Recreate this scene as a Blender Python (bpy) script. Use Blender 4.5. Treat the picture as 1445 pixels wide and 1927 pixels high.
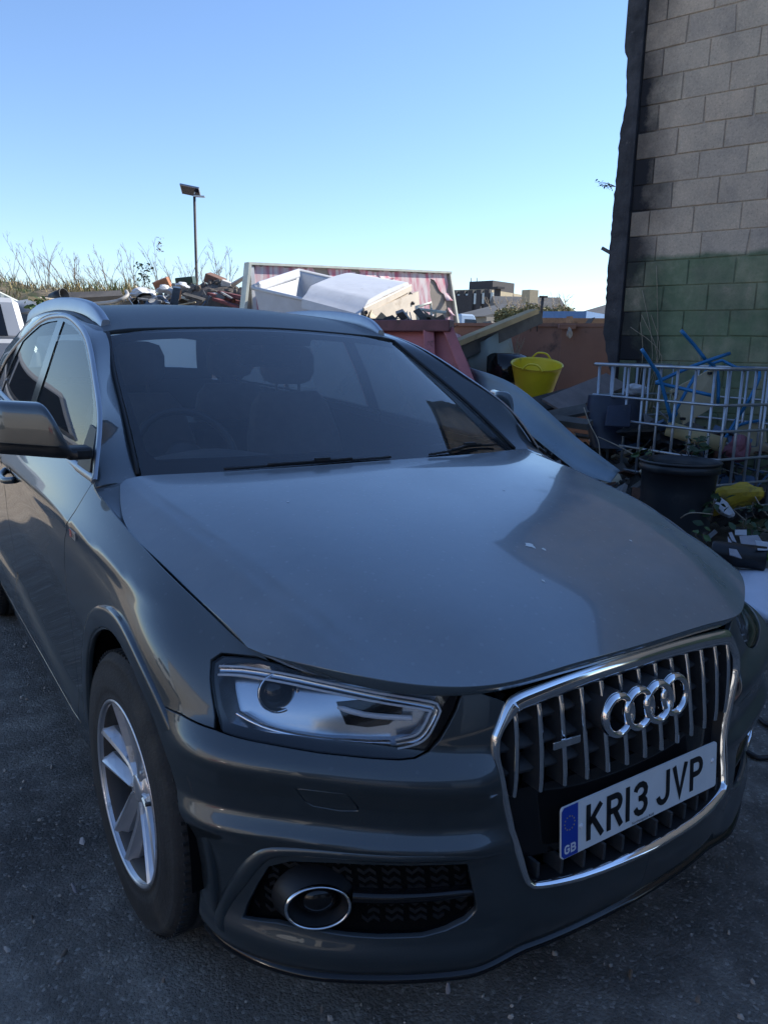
import bpy, bmesh, math, random
import numpy as np
from mathutils import Vector, Matrix, Euler, noise
from mathutils.geometry import delaunay_2d_cdt
for o in list(bpy.data.objects): bpy.data.objects.remove(o)
SC = bpy.context.scene; COL = SC.collection
R = math.radians; PI = math.pi
rnd = random.Random(7)

# ---------------------------------------------------------------- camera
cam = bpy.data.objects.new('camera', bpy.data.cameras.new('camera')); COL.objects.link(cam)
CAM_LOC = np.array([-1.3288, -0.8627, 1.4075]); YAW, PITCH, ROLL = .5902, .2088, .0218
def cam_axes():
    cy, sy, cp, sp = math.cos(YAW), math.sin(YAW), math.cos(PITCH), math.sin(PITCH)
    f = np.array([sy*cp, cy*cp, -sp]); r = np.array([cy, -sy, 0.]); u = np.cross(r, f)
    c, s = math.cos(ROLL), math.sin(ROLL)
    return c*r+s*u, -s*r+c*u, f
_r, _u, _f = cam_axes()
cam.matrix_world = Matrix(((_r[0], _u[0], -_f[0], CAM_LOC[0]), (_r[1], _u[1], -_f[1], CAM_LOC[1]), (_r[2], _u[2], -_f[2], CAM_LOC[2]), (0, 0, 0, 1)))
cam.data.sensor_fit = 'VERTICAL'; cam.data.sensor_height = 36.0; cam.data.lens = 36.0*1442/1927
cam.data.clip_start = .05; cam.data.clip_end = 2000
SC.camera = cam
# ---------------------------------------------------------------- daylight
SUN_AZ = Vector((.986, -.168)); SUN_EL = R(34)
world = bpy.data.worlds.new('World'); SC.world = world; world.use_nodes = True
wn = world.node_tree; bg = wn.nodes['Background']
sky = wn.nodes.new('ShaderNodeTexSky'); sky.sky_type = 'NISHITA'; sky.sun_disc = False
sky.sun_elevation = SUN_EL; sky.sun_rotation = math.atan2(SUN_AZ.x, SUN_AZ.y)
sky.air_density = 1.1; sky.dust_density = 0; sky.ozone_density = 4.5; sky.altitude = 50
wb = wn.nodes.new('ShaderNodeMix'); wb.data_type = 'RGBA'; wb.blend_type = 'MULTIPLY'; wb.inputs['Factor'].default_value = 1   # the phone's cool white balance
wb.inputs['B'].default_value = (.88, .88, .95, 1); wn.links.new(sky.outputs[0], wb.inputs['A']); wn.links.new(wb.outputs['Result'], bg.inputs[0]); bg.inputs[1].default_value = .115
sun = bpy.data.objects.new('sun', bpy.data.lights.new('sun', 'SUN')); COL.objects.link(sun)
sun.data.energy = 4.2; sun.data.angle = R(.53); sun.data.color = (1, .95, .86)
_d = Vector((SUN_AZ.x*math.cos(SUN_EL), SUN_AZ.y*math.cos(SUN_EL), math.sin(SUN_EL)))
sun.rotation_euler = _d.to_track_quat('Z', 'Y').to_euler(); sun.location = _d*40
SC.view_settings.view_transform = 'Standard'; SC.view_settings.look = 'None'
SC.view_settings.exposure = 1.05; SC.view_settings.gamma = 1; SC.view_settings.use_curve_mapping = False
SC.render.engine = 'CYCLES'

# ---------------------------------------------------------------- materials
def nodes(m): return m.node_tree.nodes, m.node_tree.links
def mat(name, col, rough=.5, metal=0., spec=.5, coat=0., var=0., vscale=8., bump=0., bscale=60., dirt=None, dscale=5., damt=.5, rvar=0., emit=None):
    """principled with optional colour variation, bump and a dirt colour in patches"""
    m = bpy.data.materials.new(name); m.use_nodes = True; N, L = nodes(m); b = N['Principled BSDF']
    b.inputs['Base Color'].default_value = (*col, 1); b.inputs['Roughness'].default_value = rough
    b.inputs['Metallic'].default_value = metal; b.inputs['Specular IOR Level'].default_value = spec
    b.inputs['Coat Weight'].default_value = coat; b.inputs['Coat Roughness'].default_value = .03
    tc = N.new('ShaderNodeTexCoord'); src = None
    def nz(scale, detail=6, rough_=.6):
        n = N.new('ShaderNodeTexNoise'); n.inputs['Scale'].default_value = scale; n.inputs['Detail'].default_value = detail
        n.inputs['Roughness'].default_value = rough_; L.new(tc.outputs['Object'], n.inputs['Vector']); return n
    def ramp(sock, a, b_):
        r = N.new('ShaderNodeMapRange'); r.inputs['From Min'].default_value = a; r.inputs['From Max'].default_value = b_; L.new(sock, r.inputs['Value']); return r.outputs[0]
    cs = None
    if var:
        n = nz(vscale); mx = N.new('ShaderNodeMix'); mx.data_type = 'RGBA'
        mx.inputs['A'].default_value = (*[c*(1-var) for c in col], 1); mx.inputs['B'].default_value = (*[min(1, c*(1+var)) for c in col], 1)
        L.new(ramp(n.outputs[0], .3, .7), mx.inputs['Factor']); cs = mx.outputs['Result']
    if dirt:
        n = nz(dscale, 9, .68); mx = N.new('ShaderNodeMix'); mx.data_type = 'RGBA'
        if cs: L.new(cs, mx.inputs['A'])
        else: mx.inputs['A'].default_value = (*col, 1)
        mx.inputs['B'].default_value = (*dirt, 1); L.new(ramp(n.outputs[0], .72-damt*.4, .80-damt*.3), mx.inputs['Factor']); cs = mx.outputs['Result']
    if cs: L.new(cs, b.inputs['Base Color'])
    if rvar:
        n = nz(vscale*2.3); mr = N.new('ShaderNodeMapRange'); L.new(n.outputs[0], mr.inputs['Value'])
        mr.inputs['To Min'].default_value = max(0, rough-rvar); mr.inputs['To Max'].default_value = min(1, rough+rvar); L.new(mr.outputs[0], b.inputs['Roughness'])
    if bump:
        n = nz(bscale, 5); bp = N.new('ShaderNodeBump'); bp.inputs['Strength'].default_value = min(1, bump); bp.inputs['Distance'].default_value = .01
        L.new(n.outputs[0], bp.inputs['Height']); L.new(bp.outputs[0], b.inputs['Normal'])
    return m
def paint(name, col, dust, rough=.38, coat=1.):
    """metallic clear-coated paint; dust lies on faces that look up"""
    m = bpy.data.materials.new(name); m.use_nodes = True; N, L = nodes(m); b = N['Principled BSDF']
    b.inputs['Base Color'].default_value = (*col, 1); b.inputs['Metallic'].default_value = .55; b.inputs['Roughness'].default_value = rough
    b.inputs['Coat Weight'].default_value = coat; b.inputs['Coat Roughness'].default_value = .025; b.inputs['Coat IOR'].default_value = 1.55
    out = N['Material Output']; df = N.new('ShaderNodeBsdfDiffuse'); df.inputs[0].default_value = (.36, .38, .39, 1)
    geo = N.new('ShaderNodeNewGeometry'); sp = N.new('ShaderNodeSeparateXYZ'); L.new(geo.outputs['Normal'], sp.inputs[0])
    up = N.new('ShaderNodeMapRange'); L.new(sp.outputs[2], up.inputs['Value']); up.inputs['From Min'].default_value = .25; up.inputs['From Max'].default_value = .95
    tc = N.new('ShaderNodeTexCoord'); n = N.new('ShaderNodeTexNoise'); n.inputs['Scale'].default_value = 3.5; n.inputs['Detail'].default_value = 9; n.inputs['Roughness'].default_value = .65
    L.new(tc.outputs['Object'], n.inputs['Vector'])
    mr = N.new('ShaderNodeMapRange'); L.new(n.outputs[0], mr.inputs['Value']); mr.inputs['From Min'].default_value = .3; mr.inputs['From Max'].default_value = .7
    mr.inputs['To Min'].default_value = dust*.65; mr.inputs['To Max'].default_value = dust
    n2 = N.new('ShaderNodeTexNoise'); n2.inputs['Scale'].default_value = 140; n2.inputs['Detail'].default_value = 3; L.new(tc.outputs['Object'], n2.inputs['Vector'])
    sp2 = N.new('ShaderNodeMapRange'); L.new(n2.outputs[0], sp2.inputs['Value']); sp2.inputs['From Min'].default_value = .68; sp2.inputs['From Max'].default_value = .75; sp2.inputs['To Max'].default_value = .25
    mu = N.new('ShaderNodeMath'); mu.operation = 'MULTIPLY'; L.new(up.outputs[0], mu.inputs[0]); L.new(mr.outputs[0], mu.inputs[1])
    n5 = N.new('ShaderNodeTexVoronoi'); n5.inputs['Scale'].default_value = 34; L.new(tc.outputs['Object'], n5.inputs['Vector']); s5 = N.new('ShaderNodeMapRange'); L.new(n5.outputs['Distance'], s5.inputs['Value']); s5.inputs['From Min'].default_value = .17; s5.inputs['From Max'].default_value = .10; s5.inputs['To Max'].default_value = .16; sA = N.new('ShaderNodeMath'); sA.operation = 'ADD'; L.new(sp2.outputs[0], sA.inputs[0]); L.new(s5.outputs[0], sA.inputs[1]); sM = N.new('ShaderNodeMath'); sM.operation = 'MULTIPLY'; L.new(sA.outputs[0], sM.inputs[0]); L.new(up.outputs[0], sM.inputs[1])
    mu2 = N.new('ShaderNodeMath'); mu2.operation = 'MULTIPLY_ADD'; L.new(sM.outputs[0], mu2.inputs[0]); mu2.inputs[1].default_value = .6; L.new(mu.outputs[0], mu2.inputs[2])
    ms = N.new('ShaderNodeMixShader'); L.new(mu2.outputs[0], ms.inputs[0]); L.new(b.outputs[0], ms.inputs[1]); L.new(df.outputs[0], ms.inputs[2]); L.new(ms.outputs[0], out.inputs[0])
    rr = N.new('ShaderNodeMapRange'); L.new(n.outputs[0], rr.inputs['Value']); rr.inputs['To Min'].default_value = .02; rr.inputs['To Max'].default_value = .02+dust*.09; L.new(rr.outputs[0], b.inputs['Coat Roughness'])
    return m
def glass(name, tint, dust=.0, ior=1.5, rough=.0, film=0.):
    m = bpy.data.materials.new(name); m.use_nodes = True; N, L = nodes(m); N.remove(N['Principled BSDF']); out = N['Material Output']
    tr = N.new('ShaderNodeBsdfTransparent'); tr.inputs[0].default_value = (*tint, 1)
    gl = N.new('ShaderNodeBsdfGlossy'); gl.inputs['Roughness'].default_value = rough
    fr = N.new('ShaderNodeFresnel'); fr.inputs[0].default_value = ior
    ms = N.new('ShaderNodeMixShader'); L.new(fr.outputs[0], ms.inputs[0]); L.new(tr.outputs[0], ms.inputs[1]); L.new(gl.outputs[0], ms.inputs[2]); last = ms
    if dust:
        df = N.new('ShaderNodeBsdfDiffuse'); df.inputs[0].default_value = (.40, .42, .44, 1)
        tc = N.new('ShaderNodeTexCoord'); n = N.new('ShaderNodeTexNoise'); n.inputs['Scale'].default_value = 4; n.inputs['Detail'].default_value = 8; n.inputs['Roughness'].default_value = .65; L.new(tc.outputs['Object'], n.inputs[0])
        mr = N.new('ShaderNodeMapRange'); L.new(n.outputs[0], mr.inputs['Value']); mr.inputs['From Min'].default_value = .25; mr.inputs['From Max'].default_value = .75; mr.inputs['To Min'].default_value = dust*.5; mr.inputs['To Max'].default_value = dust*1.4
        m2 = N.new('ShaderNodeMixShader'); L.new(mr.outputs[0], m2.inputs[0]); L.new(ms.outputs[0], m2.inputs[1]); L.new(df.outputs[0], m2.inputs[2]); last = m2
    if film:   # dirty film scattering light from behind; added on side panes to brighten them
        tl = N.new('ShaderNodeBsdfTranslucent'); tl.inputs[0].default_value = (.70, .78, .74, 1); m3 = N.new('ShaderNodeMixShader'); m3.inputs[0].default_value = film; L.new(last.outputs[0], m3.inputs[1]); L.new(tl.outputs[0], m3.inputs[2]); last = m3
    L.new(last.outputs[0], out.inputs[0]); return m

# ---------------------------------------------------------------- objects
def tag(o, label=None, cat=None, group=None, kind=None):
    if label: o['label'] = label
    if cat: o['category'] = cat
    if group: o['group'] = group
    if kind: o['kind'] = kind
    return o
def thing(name, loc, label, cat, group=None, rz=0):
    o = bpy.data.objects.new(name, None); COL.objects.link(o); o.location = loc; o.rotation_euler = (0, 0, rz); o.empty_display_size = .1
    return tag(o, label, cat, group)
class MB:
    """collects geometry for ONE mesh object"""
    def __init__(s): s.v = []; s.f = []; s.m = []; s.n = 0; s.sm = []; s.nor = []
    def add(s, v, f, mi=0, smooth=True, nor=None):
        v = np.asarray(v, float).reshape(-1, 3); s.v.append(v); s.f += [[i+s.n for i in q] for q in f]; s.m += [mi]*len(f); s.sm += [smooth]*len(f)
        s.nor.append(np.zeros((len(v), 3)) if nor is None else np.asarray(nor, float)); s.n += len(v); return s
    def build(s, name, mats, parent=None, world=True, bevel=0):
        me = bpy.data.meshes.new(name); V = np.concatenate(s.v) if s.v else np.zeros((0, 3))
        me.from_pydata(V.tolist(), [], s.f); me.validate()
        if not isinstance(mats, (list, tuple)): mats = [mats]
        for k in mats: me.materials.append(k)
        if len(me.polygons) == len(s.f):
            me.polygons.foreach_set('material_index', s.m); me.polygons.foreach_set('use_smooth', s.sm)
        NN = np.concatenate(s.nor) if s.nor else None
        if NN is not None and np.abs(NN).sum() > 0 and len(me.polygons) == len(s.f):
            me.normals_split_custom_set_from_vertices(NN.tolist())
        o = bpy.data.objects.new(name, me); COL.objects.link(o)
        if parent is not None:
            o.parent = parent
            if world and parent.parent is None: o.matrix_parent_inverse = Matrix.Translation(-parent.location)
        if bevel:
            b = o.modifiers.new('bevel', 'BEVEL'); b.width = bevel; b.segments = 2; b.limit_method = 'ANGLE'
        return o
    # --- primitives
    def box(s, c, d, mi=0, rot=None, taper=None):
        c = np.asarray(c, float); h = np.asarray(d, float)/2
        v = np.array([[x, y, z] for z in (-1, 1) for y in (-1, 1) for x in (-1, 1)], float)*h
        if taper: v[4:, 0] *= taper[0]; v[4:, 1] *= taper[1]
        if rot is not None: v = v@np.array(rot.to_matrix() if hasattr(rot, 'to_matrix') else rot).T
        return s.add(v+c, [[0, 2, 3, 1], [4, 5, 7, 6], [0, 1, 5, 4], [2, 6, 7, 3], [0, 4, 6, 2], [1, 3, 7, 5]], mi, False)
    def tube(s, pts, r, n=10, mi=0, closed=False, cap=True, flat=None):
        P = np.asarray(pts, float); m = len(P); rr = np.broadcast_to(np.asarray(r, float), (m,))
        T = (np.roll(P, -1, 0)-np.roll(P, 1, 0)) if closed else np.gradient(P, axis=0)
        T = T/np.maximum(np.linalg.norm(T, axis=1), 1e-9)[:, None]
        a = np.array([0, 0, 1.]) if abs(T[0][2]) < .9 else np.array([1., 0, 0]); X = np.cross(T[0], a); X /= np.linalg.norm(X); V = []
        for i in range(m):
            X = X-T[i]*(X@T[i]); X /= max(np.linalg.norm(X), 1e-9); Y = np.cross(T[i], X)
            for k in range(n):
                t = 2*PI*k/n; V.append(P[i]+rr[i]*(math.cos(t)*X+math.sin(t)*Y))
        F = [[i*n+k, i*n+(k+1) % n, ((i+1) % m)*n+(k+1) % n, ((i+1) % m)*n+k] for i in range(m if closed else m-1) for k in range(n)]
        if cap and not closed: F += [list(range(n))[::-1], [(m-1)*n+k for k in range(n)]]
        return s.add(V, F, mi, True)
    def lathe(s, prof, n=48, mi=0, axis='z', M=None, a0=0, a1=2*PI, scale=(1, 1)):
        """prof: (r, h) list"""
        full = abs(a1-a0-2*PI) < 1e-6; k = n if full else n+1; V = []
        for r, h in prof:
            for j in range(k):
                t = a0+(a1-a0)*j/n; x, y = r*math.cos(t)*scale[0], r*math.sin(t)*scale[1]
                V.append((x, y, h) if axis == 'z' else (h, x, y) if axis == 'x' else (x, h, y))
        V = np.array(V)
        if M is not None: V = V@np.array(M.to_3x3()).T+np.array(M.translation)
        F = [[i*k+j, i*k+(j+1) % k, (i+1)*k+(j+1) % k, (i+1)*k+j] for i in range(len(prof)-1) for j in range(n)]
        if axis == 'y': F = [q[::-1] for q in F]
        return s.add(V, F, mi, True)
    def grid(s, P, mi=0, smooth=True, flip=False, closed=False):
        P = np.asarray(P, float); a, b = P.shape[:2]
        F = [[i*b+j, ((i+1) % a)*b+j, ((i+1) % a)*b+j+1, i*b+j+1] for i in range(a if closed else a-1) for j in range(b-1)]
        if flip: F = [q[::-1] for q in F]
        return s.add(P.reshape(-1, 3), F, mi, smooth)
    def prism(s, poly, z0, z1, mi=0, M=None, smooth=False):
        """polygon in xy extruded from z0 to z1"""
        n = len(poly); V = np.array([(x, y, z0) for x, y in poly]+[(x, y, z1) for x, y in poly], float)
        if M is not None: V = V@np.array(M.to_3x3()).T+np.array(M.translation)
        return s.add(V, [list(range(n))[::-1], list(range(n, 2*n))]+[[i, (i+1) % n, n+(i+1) % n, n+i] for i in range(n)], mi, smooth)
def place(o, loc, rot=(0, 0, 0)): o.location = loc; o.rotation_euler = rot; return o
def copy_tree(o, parent=None):
    c = o.copy(); COL.objects.link(c)
    if parent is not None: c.parent = parent
    for ch in list(o.children): copy_tree(ch, c)
    return c
def frame(o, x, y):   # matrix with columns x,y and their cross product at o
    x = Vector(x).normalized(); y = Vector(y); y = (y-x*y.dot(x)).normalized(); z = x.cross(y)
    return Matrix(((x.x, y.x, z.x, o[0]), (x.y, y.y, z.y, o[1]), (x.z, y.z, z.z, o[2]), (0, 0, 0, 1)))
def smooth_poly(pts, n=4, closed=False):
    """Catmull-Rom through pts"""
    P = np.asarray(pts, float); m = len(P); out = []
    for i in range(m if closed else m-1):
        p0, p1, p2, p3 = (P[(i-1) % m], P[i], P[(i+1) % m], P[(i+2) % m]) if closed else (P[max(i-1, 0)], P[i], P[i+1], P[min(i+2, m-1)])
        for k in range(n):
            t = k/n; out.append(.5*(2*p1+(p2-p0)*t+(2*p0-5*p1+4*p2-p3)*t*t+(3*p1-p0-3*p2+p3)*t**3))
    if not closed: out.append(P[-1])
    return np.array(out)
def inside(P, poly):
    P = np.asarray(P); poly = np.asarray(poly); x, y = P[:, 0], P[:, 1]; c = np.zeros(len(P), bool); j = len(poly)-1
    for i in range(len(poly)):
        xi, yi = poly[i]; xj, yj = poly[j]
        k = ((yi > y) != (yj > y)) & (x < (xj-xi)*(y-yi)/((yj-yi) if yj != yi else 1e-12)+xi); c ^= k; j = i
    return c
def resample(poly, step):
    P = np.asarray(poly, float); out = []
    for a, b in zip(P, np.roll(P, -1, 0)):
        n = max(1, int(np.linalg.norm(b-a)/step)); out += [a+(b-a)*k/n for k in range(n)]
    out = np.array(out); keep = np.linalg.norm(out-np.roll(out, 1, 0), axis=1) > 1e-4
    return out[keep]
def tri(poly, holes=(), step=.02):
    """constrained triangulation of a polygon with holes; returns points, triangles, boundary edges"""
    loops = [resample(poly, step)]+[resample(h, step) for h in holes]
    pts = []; ed = []; n = 0
    for l in loops: pts += [tuple(p) for p in l]; ed += [(n+i, n+(i+1) % len(l)) for i in range(len(l))]; n += len(l)
    B = np.array(pts); lo, hi = B.min(0), B.max(0)
    gx = np.arange(lo[0], hi[0], step); gy = np.arange(lo[1], hi[1], step*.866); G = np.array([(x+(k % 2)*step/2, y) for k, y in enumerate(gy) for x in gx])
    G = G[inside(G, loops[0])]
    for h in loops[1:]: G = G[~inside(G, h)]
    if len(G):
        d = np.concatenate([((g[:, None]-B[None])**2).sum(2).min(1) for g in np.array_split(G, max(1, len(G)//400))]); G = G[d > (step*.55)**2]
        pts += [tuple(p) for p in G]
    v, e, f, *_ = delaunay_2d_cdt([Vector(p) for p in pts], ed, [], 0, 1e-6)
    V = np.array([(a.x, a.y) for a in v]); f = [list(q) for q in f]; c = np.array([V[q].mean(0) for q in f]); k = inside(c, loops[0])
    for h in loops[1:]: k &= ~inside(c, h)
    F = []
    for q, ok in zip(f, k):
        if ok:
            a, b, d = V[q[0]], V[q[1]], V[q[2]]
            if (b[0]-a[0])*(d[1]-a[1])-(b[1]-a[1])*(d[0]-a[0]) < 0: q = q[::-1]
            F.append(q)
    cnt = {}
    for q in F:
        for i in range(3):
            a, b = q[i], q[(i+1) % 3]; cnt[(a, b)] = cnt.get((a, b), 0)+1
    be = [k for k in cnt if (k[1], k[0]) not in cnt]
    return V, F, be
def panel(mb, S, poly, holes=(), side=1, step=.02, flange=.012, off=0., mi=0, flip=False, fmi=None):
    """piece of surface S cut to a uv polygon, its rim turned inwards; exact surface normals"""
    V, F, be = tri(poly, holes, step); P = S.ev(V); N = S.nrm(V)
    sg = -1. if flip else 1.
    N = N*sg; P = P+N*off
    if flip: F = [q[::-1] for q in F]; be = [(b, a) for a, b in be]
    if side < 0:
        m = np.array([-1, 1, 1.]); P = P*m; N = N*m; F = [q[::-1] for q in F]; be = [(b, a) for a, b in be]
    mb.add(P, F, mi, True, N)
    if flange:
        vs = sorted({a for e in be for a in e}); ix = {a: i for i, a in enumerate(vs)}; n = len(vs); E = np.zeros((n, 3))
        for a, b in be:
            d = np.cross(P[b]-P[a], N[a]); d /= max(np.linalg.norm(d), 1e-9); E[ix[a]] += d; E[ix[b]] += d
        E /= np.maximum(np.linalg.norm(E, axis=1), 1e-9)[:, None]; A = P[vs]; NA = N[vs]
        r = min(.003, flange*.3)
        vv = np.concatenate([A, A-NA*r+E*r*.5, A-NA*flange+E*r*.5]); nn = np.concatenate([NA*.8+E*.6, E*.9+NA*.3, E])
        nn /= np.linalg.norm(nn, axis=1)[:, None]
        ff = []
        for a, b in be:
            i, j = ix[a], ix[b]
            ff += [[j, i, n+i, n+j], [n+j, n+i, 2*n+i, 2*n+j]]
        mb.add(vv, ff, mi if fmi is None else fmi, True, nn)
    return mb
def sweep(mb, pts, nrm, prof, closed=False, mi=0, smooth=True):
    """profile (across, out) carried along pts; 'out' follows nrm, 'across' = nrm x tangent"""
    P = np.asarray(pts, float); N = np.asarray(nrm, float)
    T = (np.roll(P, -1, 0)-np.roll(P, 1, 0)) if closed else np.gradient(P, axis=0)
    T /= np.linalg.norm(T, axis=1)[:, None]; B = np.cross(N, T); B /= np.linalg.norm(B, axis=1)[:, None]
    pr = np.asarray(prof, float)
    if pr.ndim == 2: pr = np.broadcast_to(pr, (len(P),)+pr.shape)
    G = P[:, None]+B[:, None]*pr[:, :, :1]+N[:, None]*pr[:, :, 1:]
    mb.grid(G, mi, smooth, closed=closed)
    if not closed:
        k = G.shape[1]
        mb.add(G[0], [list(range(k))], mi, False); mb.add(G[-1], [list(range(k))[::-1]], mi, False)
    return mb
def strokes(mb, lines, w, M, z=.0006, mi=0):
    """flat letters: each polyline becomes a ribbon of width w in the xy plane of M"""
    for ln in lines:
        P = np.asarray(ln, float); P = P[np.r_[True, np.linalg.norm(np.diff(P, axis=0), axis=1) > 1e-5]]; closed = len(P) > 3 and np.allclose(P[0], P[-1])
        if closed: P = P[:-1]
        n = len(P); L_, R_ = [], []
        for i in range(n):
            a = P[i]-P[i-1] if (i > 0 or closed) else None; b = P[(i+1) % n]-P[i] if (i < n-1 or closed) else None
            a = a if a is not None else b; b = b if b is not None else a
            a = a/np.linalg.norm(a); b = b/np.linalg.norm(b); na = np.array([-a[1], a[0]]); nb = np.array([-b[1], b[0]])
            m = na+nb; m /= max(np.linalg.norm(m), 1e-6); k = w/2/max(.45, m@na); L_.append(P[i]+m*k); R_.append(P[i]-m*k)
        V = np.array([(p[0], p[1], z) for p in L_]+[(p[0], p[1], z) for p in R_]); V = V@np.array(M.to_3x3()).T+np.array(M.translation)
        mb.add(V, [[i, n+i, n+(i+1) % n, (i+1) % n] for i in range(n if closed else n-1)], mi, False)
    return mb
def arc(cx, cy, rx, ry, a0, a1, n=8): return [(cx+rx*math.cos(R(a0+(a1-a0)*k/n)), cy+ry*math.sin(R(a0+(a1-a0)*k/n))) for k in range(n+1)]
GLYPH = {  # unit box 0..1 wide, 0..1 high
 'K': [[(0, 0), (0, 1)], [(1, 1), (.02, .42)], [(.32, .60), (1, 0)]], 'R': [[(0, 0), (0, 1), (.6, 1)]+arc(.6, .76, .4, .24, 90, -90)+[(0, .52)], [(.5, .52), (1, 0)]],
 '1': [[(.5, 0), (.5, 1)]], '3': [arc(.5, .76, .5, .24, 170, -90)[:]+[(.3, .52)], [(.3, .52), (.5, .52)]+arc(.5, .26, .5, .26, 90, -170)],
 'J': [[(1, 1), (1, .3)]+arc(.5, .3, .5, .3, 0, -170)], 'V': [[(0, 1), (.5, 0), (1, 1)]], 'P': [[(0, 0), (0, 1), (.6, 1)]+arc(.6, .74, .4, .26, 90, -90)+[(0, .48)]],
 'G': [arc(.5, .7, .5, .3, 20, 180)+arc(.5, .3, .5, .3, 180, 360)+[(1, .48), (.55, .48)]], 'B': [[(0, .52), (0, 1), (.6, 1)]+arc(.6, .76, .34, .24, 90, -90)+[(0, .52)], [(0, 0), (0, .52), (.6, .52)]+arc(.6, .26, .4, .26, 90, -90)+[(0, 0)]],
}
def text_mesh(mb, body, size, M, mi=0, shear=0.):
    cu = bpy.data.curves.new('lettering', 'FONT'); cu.body = body; cu.size = size; cu.shear = shear; cu.resolution_u = 2
    ob = bpy.data.objects.new('lettering', cu); COL.objects.link(ob); bpy.context.view_layer.update()
    me = ob.evaluated_get(bpy.context.evaluated_depsgraph_get()).to_mesh()
    V = np.array([v.co for v in me.vertices]); F = [list(p.vertices) for p in me.polygons]
    bpy.data.objects.remove(ob); bpy.data.curves.remove(cu)
    if len(V):
        V = V@np.array(M.to_3x3()).T+np.array(M.translation); mb.add(V, F, mi, False)
    return mb

# ---------------------------------------------------------------- smooth surfaces through control points
def nat_w(kn, t):
    """weights of the natural cubic spline through knots kn, evaluated at t"""
    kn = np.asarray(kn, float); n = len(kn); h = np.diff(kn)
    A = np.zeros((n, n)); B = np.zeros((n, n)); A[0, 0] = A[-1, -1] = 1
    for i in range(1, n-1):
        A[i, i-1] = h[i-1]; A[i, i] = 2*(h[i-1]+h[i]); A[i, i+1] = h[i]
        B[i, i-1] = 6/h[i-1]; B[i, i+1] = 6/h[i]; B[i, i] = -6/h[i-1]-6/h[i]
    M = np.linalg.solve(A, B)
    t = np.clip(np.asarray(t, float), kn[0], kn[-1])
    k = np.clip(np.searchsorted(kn, t)-1, 0, n-2); I = np.eye(n)
    a = (kn[k+1]-t)/h[k]; b = 1-a; hh = (h[k]**2/6)
    return a[:, None]*I[k]+b[:, None]*I[k+1]+((a**3-a)*hh)[:, None]*M[k]+((b**3-b)*hh)[:, None]*M[k+1]

class Surf:
    def __init__(s, ctrl, disp=None):
        s.P = np.asarray(ctrl, float); s.disp = disp
        d = np.linalg.norm(np.diff(s.P, axis=0), axis=2).mean(1); s.ku = np.r_[0, np.cumsum(d)]
        d = np.linalg.norm(np.diff(s.P, axis=1), axis=2).mean(0); s.kv = np.r_[0, np.cumsum(d)]
        s.U = s.ku[-1]; s.V = s.kv[-1]; s.g = None
    def base(s, uv):
        uv = np.atleast_2d(np.asarray(uv, float))
        return np.einsum('ni,nj,ijk->nk', nat_w(s.ku, uv[:, 0]), nat_w(s.kv, uv[:, 1]), s.P)
    def nrm(s, uv, f=None):
        f = f or s.ev; e = 2e-3; uv = np.atleast_2d(np.asarray(uv, float))
        lo = np.clip(uv-[e, 0], [0, 0], [s.U, s.V]); hi = np.clip(uv+[e, 0], [0, 0], [s.U, s.V])
        du = f(hi)-f(lo)
        lo = np.clip(uv-[0, e], [0, 0], [s.U, s.V]); hi = np.clip(uv+[0, e], [0, 0], [s.U, s.V])
        dv = f(hi)-f(lo)
        n = np.cross(du, dv); return n/np.maximum(np.linalg.norm(n, axis=1), 1e-12)[:, None]
    def ev(s, uv):
        p = s.base(uv)
        if s.disp is None: return p
        return p+s.nrm(uv, s.base)*s.disp(np.atleast_2d(uv), p)[:, None]
    def grid(s, nu=160, nv=80):
        if s.g is None:
            u, v = np.meshgrid(np.linspace(0, s.U, nu), np.linspace(0, s.V, nv), indexing='ij')
            s.guv = np.stack([u.ravel(), v.ravel()], 1); s.g = s.ev(s.guv)
        return s.g
    def inv(s, pts):
        """uv of the surface points nearest to pts"""
        g = s.grid(); out = []
        for p in np.atleast_2d(np.asarray(pts, float)):
            uv = s.guv[((g-p)**2).sum(1).argmin()].copy()
            for _ in range(8):
                e = 1e-3
                q = s.ev([uv, uv+[e, 0], uv+[0, e], uv-[e, 0], uv-[0, e]])
                J = np.stack([(q[1]-q[3])/(2*e), (q[2]-q[4])/(2*e)], 1)
                d = np.linalg.lstsq(J, p-q[0], rcond=None)[0]
                uv = np.clip(uv+np.clip(d, -.05, .05), [0, 0], [s.U, s.V])
            out.append(uv)
        return np.array(out)

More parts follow.
